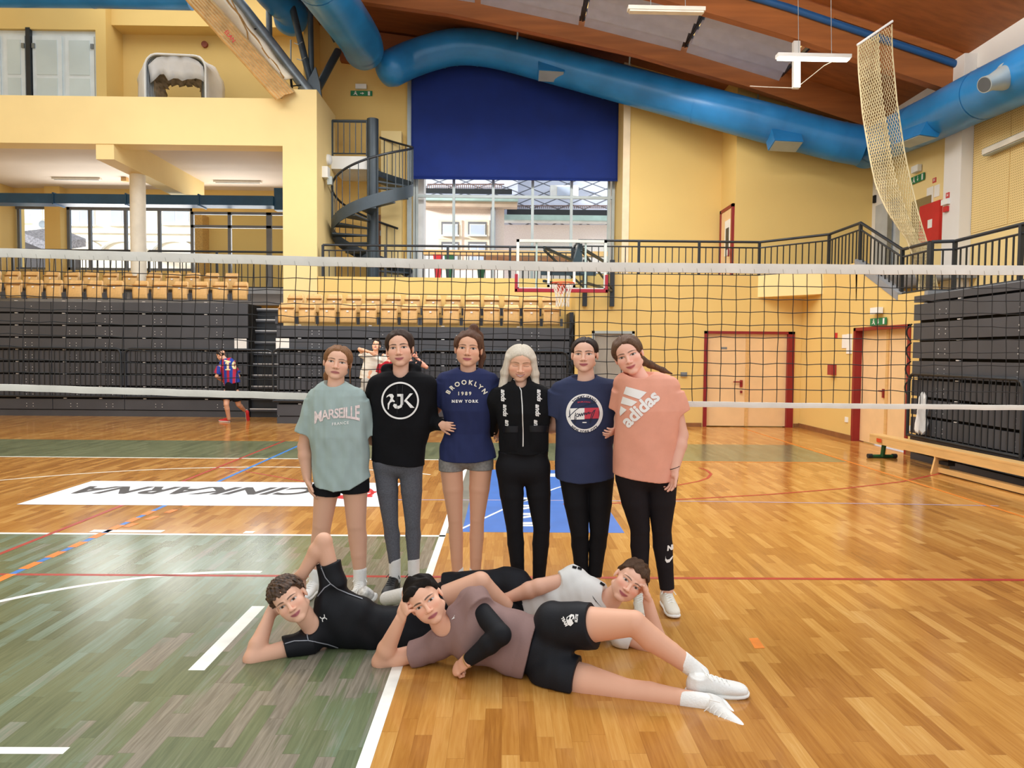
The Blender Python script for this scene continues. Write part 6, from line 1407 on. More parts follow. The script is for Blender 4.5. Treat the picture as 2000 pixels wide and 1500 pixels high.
decal('shirt_lettering', ts, arc_text('BROOKLYN', 42, 90, 12, .035, maxe=2, spacing=1.62), UP(911.5, 789), CRP, W.Y, tree=t)
decal('shirt_lettering', ts, text2d('1989', 9.5, .03, 0, 1.55, 2), UP(907, 769), CRP, W.Y, tree=t)
decal('shirt_lettering', ts, text2d('NEW YORK', 7.4, .05, 0, 1.45, 2), UP(908, 784), PRW, W.Y, tree=t)
g = garment('shorts', [Cone(W(881, 895), W(881, 919), .087, .086, .008, cap=True), Cone(W(940, 895), W(940, 917), .086, .085, .008, cap=True), Cone(W(892, 888), W(928, 888), .1, .1, .02), Cone(W(893, 884), W(927, 884), .105, .105, .02)], .005, cloth('grey_marl_shorts', '#85817c', var=.12, vscale=60), p.root, top_cut(W, [(845, 892), (880, 900), (930, 900), (970, 893)]))

# ================================================================== WOMAN WITH PLATINUM HAIR
W = Wm(4.9)
p = Person('woman with long platinum hair in a black zip vest looking down', base(W, 1018), '#dcaa8c')
p.head(W(1016, 710), .955, sx=1.3, yaw=2, pitch=16, roll=2, face=dict(brow='#8a6a4c', closed=True, lip='#bd6d6c', smile=1.6, teeth=True, blush=.6), neck=W(1018, 768, .02))
sl, sr = W(968, 784), W(1066, 784); torso_skin(W, p, sl, sr, (1018, 774), (1021, 905))
Lh = [W(995, 910), W(1005, 1030), W(1013, 1135)]; Rh = [W(1047, 910), W(1058, 1030), W(1052, 1140)]
p.P += leg(*Lh, .09, .055, .055, .036) + leg(*Rh, .09, .055, .055, .036); p.P += arm(sl, W(955, 840, .16), W(930, 850, .2)) + arm(sr, W(1085, 815, .15), W(1110, 840, .2)); p.build_body()
PLAT = hairm('hair_platinum', '#d3c8b6', .1)
capf = cap_hair([(-.12, -.16), (-.03, -.12), (.0, .0), (.02, .03), (.05, .058), (.085, .075), (.11, .08)], .012, part=.006, seed=4, noise=.0008, freq=70)
g4 = folds(.002, (90, 50, 5), 9, 0)
def longhair(x, y, z):
    F = capf(x, y, z); ax = np.abs(x)
    def C(a, b, ra, rb, fy=1.0):
        d = np.array(b) - np.array(a); t = np.clip(((ax - a[0]) * d[0] + (y - a[1]) * d[1] + (z - a[2]) * d[2]) / d.dot(d), 0, 1); return np.sqrt((ax - a[0] - t * d[0]) ** 2 + ((y - a[1] - t * d[1]) * fy) ** 2 + (z - a[2] - t * d[2]) ** 2) - (ra + (rb - ra) * t)
    S = smin(C((.066, .02, .05), (.083, .03, -.06), .02, .024, .55), C((.083, .03, -.06), (.092, .085, -.20), .024, .026, .75), .02); S = smin(S, C((.03, -.1, .0), (.05, -.09, -.19), .05, .05), .03)
    return smin(F, S + g4(x, y, z), .015)
p.hair(PLAT, longhair, pad=.26)
VEST = cloth('black_knit', '#131315', bump=.35, bscale=150)
pr = [W.rows([(746, 992, 1044, .075), (752, 977, 1058, .09), (760, 966, 1068, .104), (772, 962, 1074, .114), (805, 970, 1074, .125, .014), (840, 974, 1072, .118, .006), (872, 975, 1073, .115), (893, 976, 1072, .112)]), Cone(W(1018, 764), W(974, 772), .046, .05, .03), Cone(W(1018, 764), W(1062, 772), .046, .05, .03), Cone(W(1018, 744, .0), W(1018, 768, 0), .064, .07, .02, .9),
      Cone(W(964, 782), W(957, 838, .13), .058, .05, .03), Cone(W(957, 838, .13), W(930, 848, .2), .05, .04, .03), Cone(W(1070, 782), W(1079, 803, .1), .054, .055, .03, cap=True)]
post = hem_post(W, [(940, 880), (985, 883), (1030, 886), (1085, 882)], folds(.003, (26, 12, 10), 12), Ell(W(1018, 735, -.05), (.05, .09, .085)))
vs = garment('zip_vest', pr, .0055, VEST, p.root, post); t = bvh_of(vs)
decal('zip', vs, strip2d([(1003, -741), (1009, -747), (1014, -756), (1018, -763), (1020, -790), (1021.5, -840), (1021.5, -872)], 1.9), lambda q: (q[0], -q[1]), mat('silver_zip', '#d9d7d2', .4, metal=.3), W.Y, tree=t, lift=.005)
for x0, a, ys_ in ((983, 4, (772, 801, 831)), (1053, -3, (772, 801, 831))):
    for i, y in enumerate(ys_): decal('tape_lettering', vs, place2d(text2d('ands', 12.5, .035, .25, 1.0, 2.5), x0 + a * i, -y, 1, -math.pi / 2), lambda q: (q[0], -q[1]), PRW, W.Y, tree=t)
for x0, x1, y0, y1 in ((983, 1012, 832, 882), (1034, 1071, 831, 882)):
    xm = (x0 + x1) / 2; P = []
    for i in range(9):
        row = []
        for j in range(9):
            px, py = x0 + (x1 - x0) * j / 8, y0 + (y1 - y0) * i / 8; a = Vector(ray(px, py)).normalized(); hit, n, q, dd = t.ray_cast(PY(px, py, W.Y) - a, a); bul = .016 * math.sin(math.pi * j / 8) ** .5 * math.sin(math.pi * min(1, (i + .6) / 8.6)) ** .5 if 0 < j < 8 else -.004
            row.append((hit if hit else PY(px, py, W.Y - .1)) - a * (bul + .002))
        P.append(row)
    o = MB().grid(P).build('vest_pocket', BLKC, vs, True); fl = MB(); fl.grid([[q - Vector((0, .005, 0)) for q in P[k]] for k in (0, 1, 2)]); fl.build('pocket_flap', cloth('black_satin', '#1c1c20', rough=.4), o, True)
g = garment('leggings', leg(*Lh, .094, .058, .058, .042, cap=True) + leg(*Rh, .094, .058, .058, .042, cap=True) + [Cone(W(1000, 880), W(1044, 880), .095, .095, .03), Cone(W(1003, 915), W(1041, 915), .11, .11, .03)], .0055, BLKL, p.root, top_cut(W, [(940, 880), (985, 883), (1030, 886), (1085, 882)]))
for a in (Lh, Rh): h = a[2].copy(); h[2] = 0; shoe(p, h + np.array((0, .06, 0)), (0, -1, 0), .26, SHOEB, SOLEW)

# ================================================================== WOMAN IN NAVY ROUND-LOGO SHIRT
W = Wm(4.85)
p = Person('woman with slicked dark hair in a navy tee with a round emblem', base(W, 1145), '#deae94')
p.head(W(1142, 694), .95, sx=1.22, yaw=-12, pitch=0, roll=-1, face=dict(brow='#33241c', iris='#5d4a3a', lip='#b5636a', smile=.6, browz=.026), neck=W(1146, 752, .02))
sl, sr = W(1091, 772), W(1200, 768); torso_skin(W, p, sl, sr, (1146, 757), (1145, 930))
Lh = [W(1120, 935), W(1132, 1040), W(1136, 1125)]; Rh = [W(1172, 935), W(1170, 1040), W(1162, 1125)]
p.P += leg(*Lh, .09, .058, .056, .042) + leg(*Rh, .09, .058, .056, .042); p.P += arm(sl, W(1086, 832, .08), W(1050, 838, .2), .05, .042, .03) + arm(sr, W(1212, 820, .16), W(1240, 840, .22)); p.build_body()
p.hair(hairm('hair_near_black', '#2f231e'), cap_hair([(-.12, -.075), (-.06, -.07), (-.03, -.035), (-.012, .0), (.012, .014), (.03, .045), (.055, .078), (.075, .088), (.11, .09)], .008, seed=5, part=.01), extra=[Ell(p.L((0, -.105, .0)), (.04, .035, .04), None, .03)])
NAV2 = cloth('slate_navy_jersey', '#353c58', var=.05)
pr = [W.rows([(734, 1116, 1164, .075), (740, 1102, 1180, .09), (748, 1090, 1196, .104), (760, 1082, 1206, .114), (778, 1081, 1210, .12, .005), (800, 1086, 1210, .126, .012), (830, 1088, 1203, .126, .012), (870, 1088, 1197, .122), (910, 1087, 1199, .124), (945, 1087, 1200, .126)]), Cone(W(1142, 748), W(1094, 761), .05, .054, .03), Cone(W(1142, 748), W(1198, 757), .05, .054, .03),
      Cone(W(1090, 768), W(1082, 808, .03), .064, .068, .03, cap=True), Cone(W(1203, 766), W(1208, 806, .06), .064, .066, .03, cap=True)]
post = hem_post(W, [(1075, 930), (1095, 936), (1130, 940), (1170, 936), (1205, 930)], folds(.0042, (34, 12, 8), 15), Ell(W(1140, 732, -.03), (.084, .1, .05)))
ts = garment('t_shirt', pr, .0055, NAV2, p.root, post); t = bvh_of(ts)
cx, cy = 1141.5, 807
decal('emblem_ring', ts, ring2d(32.6, 6.2, 80), lambda q: (cx + q[0], cy - q[1] * 1.05), PRW, W.Y, tree=t)
decal('emblem_field', ts, poly2d([(-28, 10), (0, 10), (0, -12), (-27, -12)], 3), lambda q: (cx + q[0], cy - q[1] - q[0] * .03), PRW, W.Y, tree=t); decal('emblem_field', ts, poly2d([(0, 10), (28, 10), (28, -11), (0, -11)], 3), lambda q: (cx + q[0], cy - q[1] - q[0] * .03), mat('print_red', '#c8384a', .7), W.Y, tree=t)
INKN = mat('print_navy', '#1c2138', .7)
el_ = lambda q: (cx + q[0], cy - q[1] * 1.05)
decal('emblem_lettering', ts, arc_text('TOMMY JEANS', 32.6 - 2.1, 92, 6.2, .05, maxe=1.5, spacing=1.25), el_, INKN, W.Y, lift=.0032, tree=t); decal('emblem_lettering', ts, arc_text('NEW YORK CITY', 32.6 + 2.0, 270, 6.2, .05, True, 1.5, 1.2), el_, INKN, W.Y, lift=.0032, tree=t)
decal('emblem_lettering', ts, arc_text('MCMLXXXV', 60, 90, 4.0, .02, maxe=1.5, spacing=1.2), lambda q: (cx - 1 + q[0], cy - 23 + 61 - q[1]), mat('print_red', '#c8384a', .7), W.Y, tree=t)
def script(pts, w=1.5): return strip2d(smooth2(pts), w)
def smooth2(pts): return [(q.x, q.y) for q in smooth_path([(a, b, 0) for a, b in pts], 6)]
sg = join2d(script([(-31, -8), (-24, -1), (-14, 8), (0, 15), (14, 20), (24, 22)], 1.5), script([(-17, 1), (-19, -10), (-20, -18), (-18, -18), (-16, -8)]), script([(-17, -4), (-14, -7), (-11, -4), (-13, -1), (-16, -3)]), script([(-12, -7), (-9, -1), (-8, -6), (-5, 0), (-4, -5), (-1, 1), (0, -4)]), script([(0, -4), (3, 1), (4, -3), (7, 2), (8, -2)]), script([(9, 3), (10, -1), (13, 2)]), script([(19, 6), (15, 0), (12, -10), (10, -17), (12, -17), (16, -6), (21, 7)]))
decal('emblem_signature', ts, sg, UP(cx, cy), INKN, W.Y, lift=.0036, tree=t); decal('emblem_tag', ts, poly2d([(-4, -17), (4, -17), (4, -19), (-4, -19)], 3), UP(cx, cy), PRW, W.Y, tree=t)
g = garment('leggings', leg(*Lh, .094, .062, .06, .046, cap=True) + leg(*Rh, .094, .062, .06, .046, cap=True) + [Cone(W(1128, 920), W(1164, 920), .115, .115, .03)], .0055, BLKL, p.root, top_cut(W, [(1075, 930), (1095, 936), (1130, 940), (1170, 936), (1205, 930)]))
for a in (Lh, Rh): h = a[2].copy(); h[2] = 0; p_ = shoe(p, h + np.array((0, .06, 0)), (0, -1, 0), .26, SHOEB, SOLEW)

# ================================================================== WOMAN IN PEACH SHIRT
W = Wm(4.62)
p = Person('woman in a peach tee with a large white logo at the right end', base(W, 1265), '#e0ac95')
p.head(W(1228, 695), 1.0, sx=1.2, yaw=-16, pitch=2, roll=-20, face=dict(brow='#5f4536', iris='#5c4a3a', lip='#bb6468', smile=1.0, blush=.6), neck=W(1256, 752, .03))
sl, sr = W(1213, 766, .04), W(1313, 772, .0); torso_skin(W, p, sl, sr, (1256, 757), (1262, 930))
Lh = [W(1233, 935), W(1250, 1032), W(1252, 1150)]; Rh = [W(1292, 935), W(1292, 1032), W(1303, 1150)]
p.P += leg(*Lh, .098, .06, .06, .042) + leg(*Rh, .098, .06, .06, .042)
el, wr = W(1329, 850, .0), W(1317, 916, -.09); p.P += arm(sr, el, wr, .057, .05, .032); p.hands.append(hand(wr, W(1309, 964, -.13) - wr, (-.85, -.45, 0), -1, .98, curl=(.22, .26, .3, .32), thumb=.4))
w2 = W(1207, 836, .06); p.P += arm(sl, W(1215, 810, .12), w2, .05, .042, .03); p.hands.append(hand(w2, W(1186, 850, -.02) - w2, (.2, .5, .3), 1, .8, curl=(.4, .4, .4, .4), thumb=.4)); p.build_body()
HB6 = hairm('hair_ash_brown', '#5d4433')
pe = [W(1256, 706, .1), W(1270, 712, .12), W(1295, 723, .1), W(1312, 730, .08)]
p.hair(HB6, cap_hair(HLW, .012, part=-.006, seed=6, noise=.002), extra=[Cone(p.L((.03, -.1, .0)), pe[0], .03, .026, .02), Cone(pe[0], pe[1], .026, .022, .02), Cone(pe[1], pe[2], .022, .016, .02), Cone(pe[2], pe[3], .016, .006, .02)])
PEACH = cloth('peach_jersey', '#e3a189', var=.04)
pr = [W.rows([(725, 1222, 1284, .08), (731, 1211, 1302, .098), (739, 1206, 1315, .112), (752, 1204, 1323, .124), (770, 1203, 1326, .13, .006), (800, 1200, 1326, .138, .016), (840, 1200, 1322, .138, .014), (880, 1199, 1321, .138, .006), (915, 1198, 1322, .138), (945, 1197, 1324, .138)]), Cone(W(1254, 742), W(1216, 750, .04), .052, .056, .03), Cone(W(1254, 742), W(1308, 755), .054, .06, .03),
      Cone(W(1213, 766, .03), W(1206, 800, .06), .06, .06, .03, cap=True), Cone(W(1316, 770), W(1328, 806), .068, .07, .03, cap=True)]
post = hem_post(W, [(1185, 922), (1230, 931), (1280, 938), (1305, 936), (1335, 926)], folds(.0042, (34, 12, 8), 18), Ell(W(1247, 722, -.04), (.098, .11, .062)))
ts = garment('t_shirt', pr, .0055, PEACH, p.root, post); t = bvh_of(ts)
F_ = lambda q: (1090 + q[0] / 8, 750 + q[1] / 8)
bars = join2d(poly2d([(1065, 40), (1385, 130), (1270, 240), (1025, 155)], 25), poly2d([(1015, 195), (1240, 280), (1150, 350), (985, 305)], 25), poly2d([(985, 345), (1075, 405), (975, 500), (965, 440)], 25))
decal('shirt_logo', ts, bars, F_, PRW, W.Y, tree=t)
sh = text2d('adidas', 205, .035, 0, .98, 22); xs = [q[0] for q in sh[0]]; k_ = 690 / (max(xs) - min(xs)); th = math.radians(43)
decal('shirt_lettering', ts, sh, lambda q: F_((1290 + q[0] * k_ * math.cos(th) - q[1] * k_ * math.sin(th) * -1 * -1, 390 - q[0] * k_ * math.sin(th) - q[1] * k_ * math.cos(th))), PRW, W.Y, tree=t)
lg = garment('leggings', leg(*Lh, .102, .064, .062, .046, cap=True) + leg(*Rh, .102, .064, .064, .047, cap=True) + [Cone(W(1243, 918), W(1284, 918), .13, .13, .03)], .0055, cloth('black_brown_leggings', '#1d181b', rough=.8), p.root, top_cut(W, [(1185, 922), (1230, 931), (1280, 938), (1305, 936), (1335, 926)])); t = bvh_of(lg)
decal('leg_logo', lg, place2d(text2d('NI', 15, .06, .3, .95, 2.5), 0, 0, .85, .22), UP(1308, 1070), PRW, W.Y, tree=t, maxe=2)
decal('leg_logo', lg, poly2d([(-8, 5), (-8, 0), (-5, -3), (-1, -2), (8, 8), (4, -1), (-1, -8), (-6, -9), (-9, -4)], 2.5), UP(1308, 1090), PRW, W.Y, tree=t)
MB().tube([Vector(wr) + Vector((.033 * math.cos(q), .03 * math.sin(q), .012 * math.cos(q) + .01)) for q in np.linspace(0, 6.283, 21)[:-1]], .003, 5, closed=True).build('hair_tie', BLACK, p.root, True)
for a, dd in ((Lh, (-.12, -1, 0)), (Rh, (.0, -1, 0))):
    h = a[2].copy(); h[2] = 0; b = h.copy(); b[2] = .08; shoe(p, h + np.array((0, .06, 0)), dd, .28, SHOEC, SOLEW, sc=1.08)
# ================================================================== LYING MEN
def axes_stack(a, b, side, rows, front=(0, -1, .1), k=.03, p=2.3):
    """torso from a (hips) to b (upper chest): rows (fraction, side offset, front offset, half width, half depth)"""
    a, b = np.array(a, float), np.array(b, float); L = np.linalg.norm(b - a); return Stack(a, b - a, side, [(t * L, c, f, w, d) for t, c, f, w, d in rows], k, p, front=front)
def above_floor(fold=None, cuts=(), neck=None, z0=.004):
    def post(F, X, Y, Z):
        if fold is not None: F = F + fold(X, Y, Z)
        if neck is not None: F = -smin(-F, neck.ev(X, Y, Z), .006)
        for o, n in cuts: F = np.maximum(F, (X - o[0]) * n[0] + (Y - o[1]) * n[1] + (Z - o[2]) * n[2])
        return np.maximum(F, z0 - Z)
    return post
G = lambda px, py, Y: np.array(PY(px, py, Y))
# ---------------------------------------------------------------- man in black shirt
p = Person('curly haired young man in a black tee lying on the left, propped on an elbow', (PY(640, 1250, 3.95).x, 3.95, 0), '#dba98d')
p.head(G(568, 1173, 3.84), .985, yaw=10, pitch=2, roll=-36, male=True, sx=1.16, face=dict(brow='#4a3222', browth=.0038, iris='#4a321f', lip='#b4656a', smile=.8, lash=0), neck=G(612, 1222, 3.93))
slo, sup = G(608, 1252, 3.9), G(652, 1140, 3.97); ell_, eup = G(493, 1287, 3.78), G(632, 1057, 3.98); wlo, wup = G(528, 1200, 3.93), G(590, 1122, 3.97)
hipu, hipl = G(806, 1200, 4.05), G(800, 1248, 4.0); pel = (hipu + hipl) / 2; chest = G(640, 1205, 3.97)
p.P += [Cone(pel, chest, .085, .085, .03), Cone(chest, G(612, 1220, 3.94), .08, .055, .03), Cone(chest, slo, .06, .045, .03), Cone(chest, sup, .06, .045, .03)]
p.P += arm(slo, ell_, wlo, .058, .047, .03) + arm(sup, eup, wup, .056, .046, .03)
kn, an = G(938, 1137, 4.02), G(1012, 1205, 4.12); p.P += leg(hipu, kn, an, .088, .06, .056, .042, back=(-.5, .3, -.6)) + leg(hipl, G(925, 1262, 3.98), G(1040, 1240, 4.1), .085, .055, .052, .04, back=(0, .5, 0))
p.hands.append(hand(wlo, G(548, 1170, 3.97) - wlo, (.5, -.5, .3), 1, .98, curl=(.25, .3, .3, .3))); p.hands.append(hand(wup, G(566, 1150, 4.0) - wup, (-.2, -.8, -.4), -1, .98, curl=(.3, .3, .3, .3)))
p.build_body()
gc = lambda x, y, z: -.005 + .0055 * np.sin(165 * x + 40 * y + 2) * np.sin(150 * y + 30 * z) * np.sin(140 * z + 50 * x) + .004 * np.sin(260 * x + 80 * z) * np.sin(250 * y - 60 * x)
def curly(x, y, z):
    F = ellf(x, y, z, (0, -.012, .052), (.082, .098, .092)); F = F + gc(x, y, z); cut = np.interp(y + 0 * x + 0 * z, [-.12, -.06, -.03, -.01, .015, .03, .06, .08, .12], [-.05, -.045, -.01, .02, .022, .05, .072, .062, .05]) - z + np.clip(np.abs(x) - .05, 0, 1) * .0
    return -smin(-F, -cut, .006)
p.hair(mat('hair_curly_brown', '#4a3322', .55, var=.5, vscale=45, bump=.5, bscale=70), curly)
BT = cloth('black_sports_jersey', '#15161a', rough=.55, bump=.1)
u_ = chest - pel; side = sup - slo
pr = [axes_stack(pel, G(622, 1200, 3.96), side, [(.16, -.03, 0, .14, .112), (.32, -.042, 0, .138, .108), (.6, -.016, .0, .152, .115), (.85, .0, 0, .165, .11), (.97, .0, 0, .13, .09), (1.06, .0, 0, .08, .07)]), Cone(slo + (0, 0, .0), slo + (ell_ - slo) * .46, .072, .066, .03, cap=True), Cone(sup, sup + (eup - sup) * .5, .07, .068, .03, cap=True), Cone(chest, slo, .09, .07, .03), Cone(chest, sup, .09, .07, .03)]
sh1 = garment('sports_shirt', pr, .006, BT, p.root, above_floor(folds(.0055, (32, 10, 10), 31), neck=Ell(G(602, 1217, 3.88), (.06, .085, .06)))); t = bvh_of(sh1)
SEAM = mat('grey_seam', '#8b8d94', .7)
flip = lambda q: (q[0], -q[1])
for pts in ([(588, -1210), (597, -1228), (602, -1251), (575, -1252), (548, -1260)], [(602, -1251), (640, -1258), (690, -1274)], [(621, -1165), (634, -1148), (646, -1140), (660, -1150), (680, -1160), (708, -1170)], [(646, -1140), (636, -1128), (627, -1106)]):
    decal('seam_line', sh1, strip2d(pts, 1.9), flip, SEAM, 3.95, tree=t)
decal('chest_logo', sh1, join2d(strip2d([(-7, 8), (-5, 2), (0, -1.5), (5, 2), (7, 8)], 2.4), strip2d([(-7, -8), (-5, -2), (0, 1.5), (5, -2), (7, -8)], 2.4)), lambda q: (632 + q[0] * .6 - q[1] * .35, 1207 - q[1] * .6 - q[0] * .35), PRW, 3.95, tree=t)
BSH = cloth('black_shorts', '#121318', rough=.7)
g = garment('shorts', [Cone(hipu, hipu + (kn - hipu) * .52, .102, .098, .03, cap='end'), Cone(hipl, hipl + (G(925, 1262, 3.98) - hipl) * .7, .115, .1, .03, cap='end'), axes_stack(pel + u_ * .3, pel - u_ * .25, side, [(0, -.03, 0, .12, .1), (1, 0, 0, .11, .11)])], .006, BSH, p.root, above_floor(folds(.006, (18, 14, 14), 33)))
garment('sock', [Cone(an + (kn - an) * .22, an, .05, .048, .01), Cone(an, an + (.05, 0, -.03), .046, .04, .01)], .005, BLKC, p.root)
shoe(p, an + np.array((-.02, .0, -.06)), (1, .1, -.1), .27, SHOEB, mat('blue_sole', '#2c53a5', .5), up=(.1, .0, 1)); a2 = G(1040, 1240, 4.1); shoe(p, a2 + np.array((0, .02, -.05)), (1, .2, 0), .27, SHOEB, SOLEW, up=(0, -.6, 1))
# ---------------------------------------------------------------- man in mauve shirt
p = Person('young man lying in front in a mauve tee, black shorts and one black arm sleeve', (PY(930, 1300, 3.65).x, 3.65, 0), '#dca78a')
p.head(G(832, 1174, 3.69), .985, yaw=7, pitch=0, roll=-34, male=True, sx=1.18, face=dict(brow='#2a1b14', browth=.0042, iris='#3e2a1c', lip='#b06468', smile=.1, lash=0, stubble=.3), neck=G(868, 1226, 3.74))
slo, sup = G(846, 1268, 3.74), G(921, 1172, 3.73); elo, eup = G(744, 1292, 3.73), G(978, 1240, 3.52); wlo, wup = G(782, 1210, 3.67), G(914, 1290, 3.55)
pel = G(1060, 1272, 3.64); chest = G(900, 1222, 3.72); u_ = chest - pel; side = sup - slo
hipu, hipl = G(1085, 1222, 3.64), G(1080, 1318, 3.56); ku, au = G(1238, 1217, 3.46), G(1354, 1306, 3.45); kl, al = G(1222, 1350, 3.42), G(1386, 1374, 3.3)
p.P += [Cone(pel, chest, .085, .085, .03), Cone(chest, G(868, 1224, 3.74), .08, .056, .03), Cone(chest, slo, .06, .046, .03), Cone(chest, sup, .06, .046, .03)]
p.P += arm(slo, elo, wlo, .058, .047, .03) + arm(sup, eup, wup, .055, .046, .03) + leg(hipu, ku, au, .1, .062, .06, .042, back=(-.4, .2, -.7)) + leg(hipl, kl, al, .098, .06, .056, .042, back=(0, .5, .1))
p.hands.append(hand(wlo, G(796, 1174, 3.615) - wlo, (.8, .45, .1), 1, 1.0, curl=(.7, .7, .75, .8), thumb=.5)); wf = G(893, 1302, 3.57); p.hands.append(hand(wup, G(880, 1316, 3.6) - wup, (.15, .55, -.8), -1, 1.02, curl=(1.25, 1.3, 1.3, 1.3), thumb=.35, tcurl=.35))
p.build_body(hhand=.0028)
gm = folds(.005, (60, 60, 30), 22)
def shorth(top=.012, front=.0, seed=0, fr=(60, 60, 30), amp=.005):
    gm = folds(amp, fr, seed)
    def fn(x, y, z):
        F = ellf(x, y, z, (0, -.014, .046), (.0765, .098, .09 + top)); F = smin(F, ellf(x, y, z, (.01, .045, .085), (.05, .04, .03)), .02); F = F + gm(x, y, z)
        cut = np.interp(y + 0 * x + 0 * z, [-.12, -.06, -.03, -.012, .012, .028, .05, .07, .09, .12], [-.05, -.045, -.01, .018, .02, .045, .072 - front, .078 - front, .072 - front, .06]) - z + .006 * np.sin(x * 150 + 1) * (y > .05)
        return -smin(-F, -cut, .005)
    return fn
p.hair(hairm('hair_black', '#18110e'), shorth(.014, .004, 23, amp=.007))
MAUVE = cloth('mauve_jersey', '#8a6f6a', rough=.8, var=.05)
pr = [axes_stack(pel, G(880, 1216, 3.73), side, [(.13, .0, 0, .162, .126), (.25, .0, 0, .152, .112), (.55, .0, .0, .16, .12), (.8, .0, 0, .165, .115), (.95, .0, 0, .135, .095), (1.06, .0, 0, .08, .07)]), Cone(slo, slo + (elo - slo) * .42, .076, .072, .03, cap=True), Cone(sup, sup + (eup - sup) * .3, .078, .078, .03, cap=True), Cone(chest, slo, .09, .075, .03), Cone(chest, sup, .09, .078, .03)]
sh2 = garment('t_shirt', pr, .0055, MAUVE, p.root, above_floor(folds(.0055, (30, 10, 12), 41), neck=Ell(G(861, 1219, 3.69), (.06, .085, .062)))); t = bvh_of(sh2)
decal('chest_logo', sh2, poly2d([(-3, -4), (0, -1), (4, 5), (2, 0), (4, -1), (0, -3)], 2), UP(885, 1206), PRW, 3.72, tree=t)
garment('arm_sleeve', [Cone(sup + (eup - sup) * .38, eup, .052, .052, .012), Cone(eup, eup + (wup - eup) * .35, .051, .051, .012), Cone(eup + (wup - eup) * .35, wup - (wup - eup) * .08, .051, .036, .012)], .005, cloth('black_compression', '#17181c', rough=.7), p.root)
w_ = Vector(wup); dv = Vector(nrm(wf - wup)); s1 = dv.orthogonal().normalized(); s2 = dv.cross(s1)
MB().tube([w_ + dv * .004 + s1 * (.034 * math.cos(a)) + s2 * (.034 * math.sin(a)) for a in np.linspace(0, 6.283, 25)[:-1]], .0028, 6, closed=True).build('bracelet', mat('tan_cord', '#a97f45', .8), p.root, True)
g = garment('shorts', [Cone(hipu, hipu + (ku - hipu) * .5, .125, .112, .03, cap='end'), Cone(hipl, hipl + (kl - hipl) * .34, .125, .118, .03, cap='end'), axes_stack(pel + u_ * .15, pel - u_ * .3, side, [(0, 0, 0, .13, .11), (.4, 0, 0, .135, .125), (1, 0, 0, .16, .12)])], .0055, cloth('black_basketball_shorts', '#17181d', rough=.6), p.root, above_floor(folds(.006, (30, 10, 10), 43))); t = bvh_of(g)
F_ = lambda q: (1080 + q[0] / 20, 1180 + q[1] / 20)
em = join2d(poly2d([(540, 520), (720, 400), (830, 420), (850, 560), (800, 760), (700, 860), (580, 800), (530, 640)], 60)); decal('shorts_emblem', g, em, F_, PRW, 3.6, tree=t); decal('emblem_black_print', g, join2d(poly2d([(700, 560), (760, 470), (790, 520), (730, 620)], 60), poly2d([(760, 620), (820, 570), (830, 700), (790, 720)], 60), poly2d([(560, 560), (640, 480), (660, 540), (590, 640)], 60)), F_, BLKC, 3.6, lift=.004, tree=t)  # black shapes printed over the white emblem
sh = place2d(text2d('TEAM', 150, .05, 0, 1.0, 40), 0, 0, 1, math.radians(-62)); decal('shorts_lettering', g, sh, lambda q: F_((455 + q[0], 650 - q[1] * -1 if False else 690 - q[1])), PRW, 3.6, lift=.0034, tree=t)
sh = place2d(text2d('ELITE', 130, .05, 0, 1.0, 40), 0, 0, 1, math.radians(83)); decal('shorts_lettering', g, sh, lambda q: F_((930 + q[0], 560 - q[1])), PRW, 3.6, lift=.0034, tree=t)
for a, k_, q0, q1 in ((au, ku, -.07, .045), (al, kl, -.125, .0)):
    d = nrm(a - k_); garment('sock', [Cone(a + d * q0, a + d * q1, .046, .043, .008)], .005, SOCK, p.root)
h1 = np.array(PZ(1342, 1357, 0.0)); shoe(p, h1, (1, -.03, 0), .29, SHOEW, SOLEW, up=(0, -.12, 1), sc=1.1)
hd_ = nrm((.07, -.26, -.05)); up_ = np.array((-.85, -.15, .5)); up_ = nrm(up_ - up_.dot(hd_) * hd_); shoe(p, al - hd_ * .042 - up_ * .085, hd_, .3, SHOEW, SOLEW, up=up_, sc=1.2)
# ---------------------------------------------------------------- man in white shirt
p = Person('young man in a white sports tee lying at the back, head on his hand', (PY(1120, 1210, 4.1).x, 4.1, 0), '#dba98f')
p.head(G(1228, 1136, 3.97), .96, yaw=-6, pitch=0, roll=38, male=True, sx=1.17, face=dict(brow='#5a4030', iris='#5a4a3c', lip='#b5656a', smile=.8, blush=.8, lash=0), neck=G(1190, 1172, 4.05))
slo, sup = G(1208, 1236, 4.0), G(1124, 1128, 4.12); elo, eup = G(1290, 1274, 3.93), G(1052, 1146, 4.08); wlo, wup = G(1266, 1176, 3.93), G(992, 1168, 4.12)
pel = G(1010, 1180, 4.22); chest = G(1145, 1182, 4.08); u_ = chest - pel; side = sup - slo
hipu, hipl = G(1005, 1145, 4.25), G(1000, 1215, 4.18); ku, au = G(872, 1146, 4.36), G(772, 1166, 4.6); kl, al = G(880, 1210, 4.28), G(800, 1190, 4.55)
p.P += [Cone(pel, chest, .085, .085, .03), Cone(chest, G(1190, 1172, 4.05), .08, .055, .03), Cone(chest, slo, .06, .045, .03), Cone(chest, sup, .06, .045, .03)]
p.P += arm(slo, elo, wlo, .056, .045, .03) + arm(sup, eup, wup, .052, .046, .03) + leg(hipu, ku, au, .09, .06, .056, .042, back=(0, .6, 0)) + leg(hipl, kl, al, .09, .06, .056, .042, back=(0, .6, 0))
p.hands.append(hand(wlo, G(1258, 1138, 3.93) - wlo, (-.8, -.1, .1), 1, .98, curl=(.55, .75, .8, .8), thumb=.4)); p.hands.append(hand(wup, G(960, 1178, 4.16) - wup, (0, .6, -.6), 1, .98)); p.build_body()
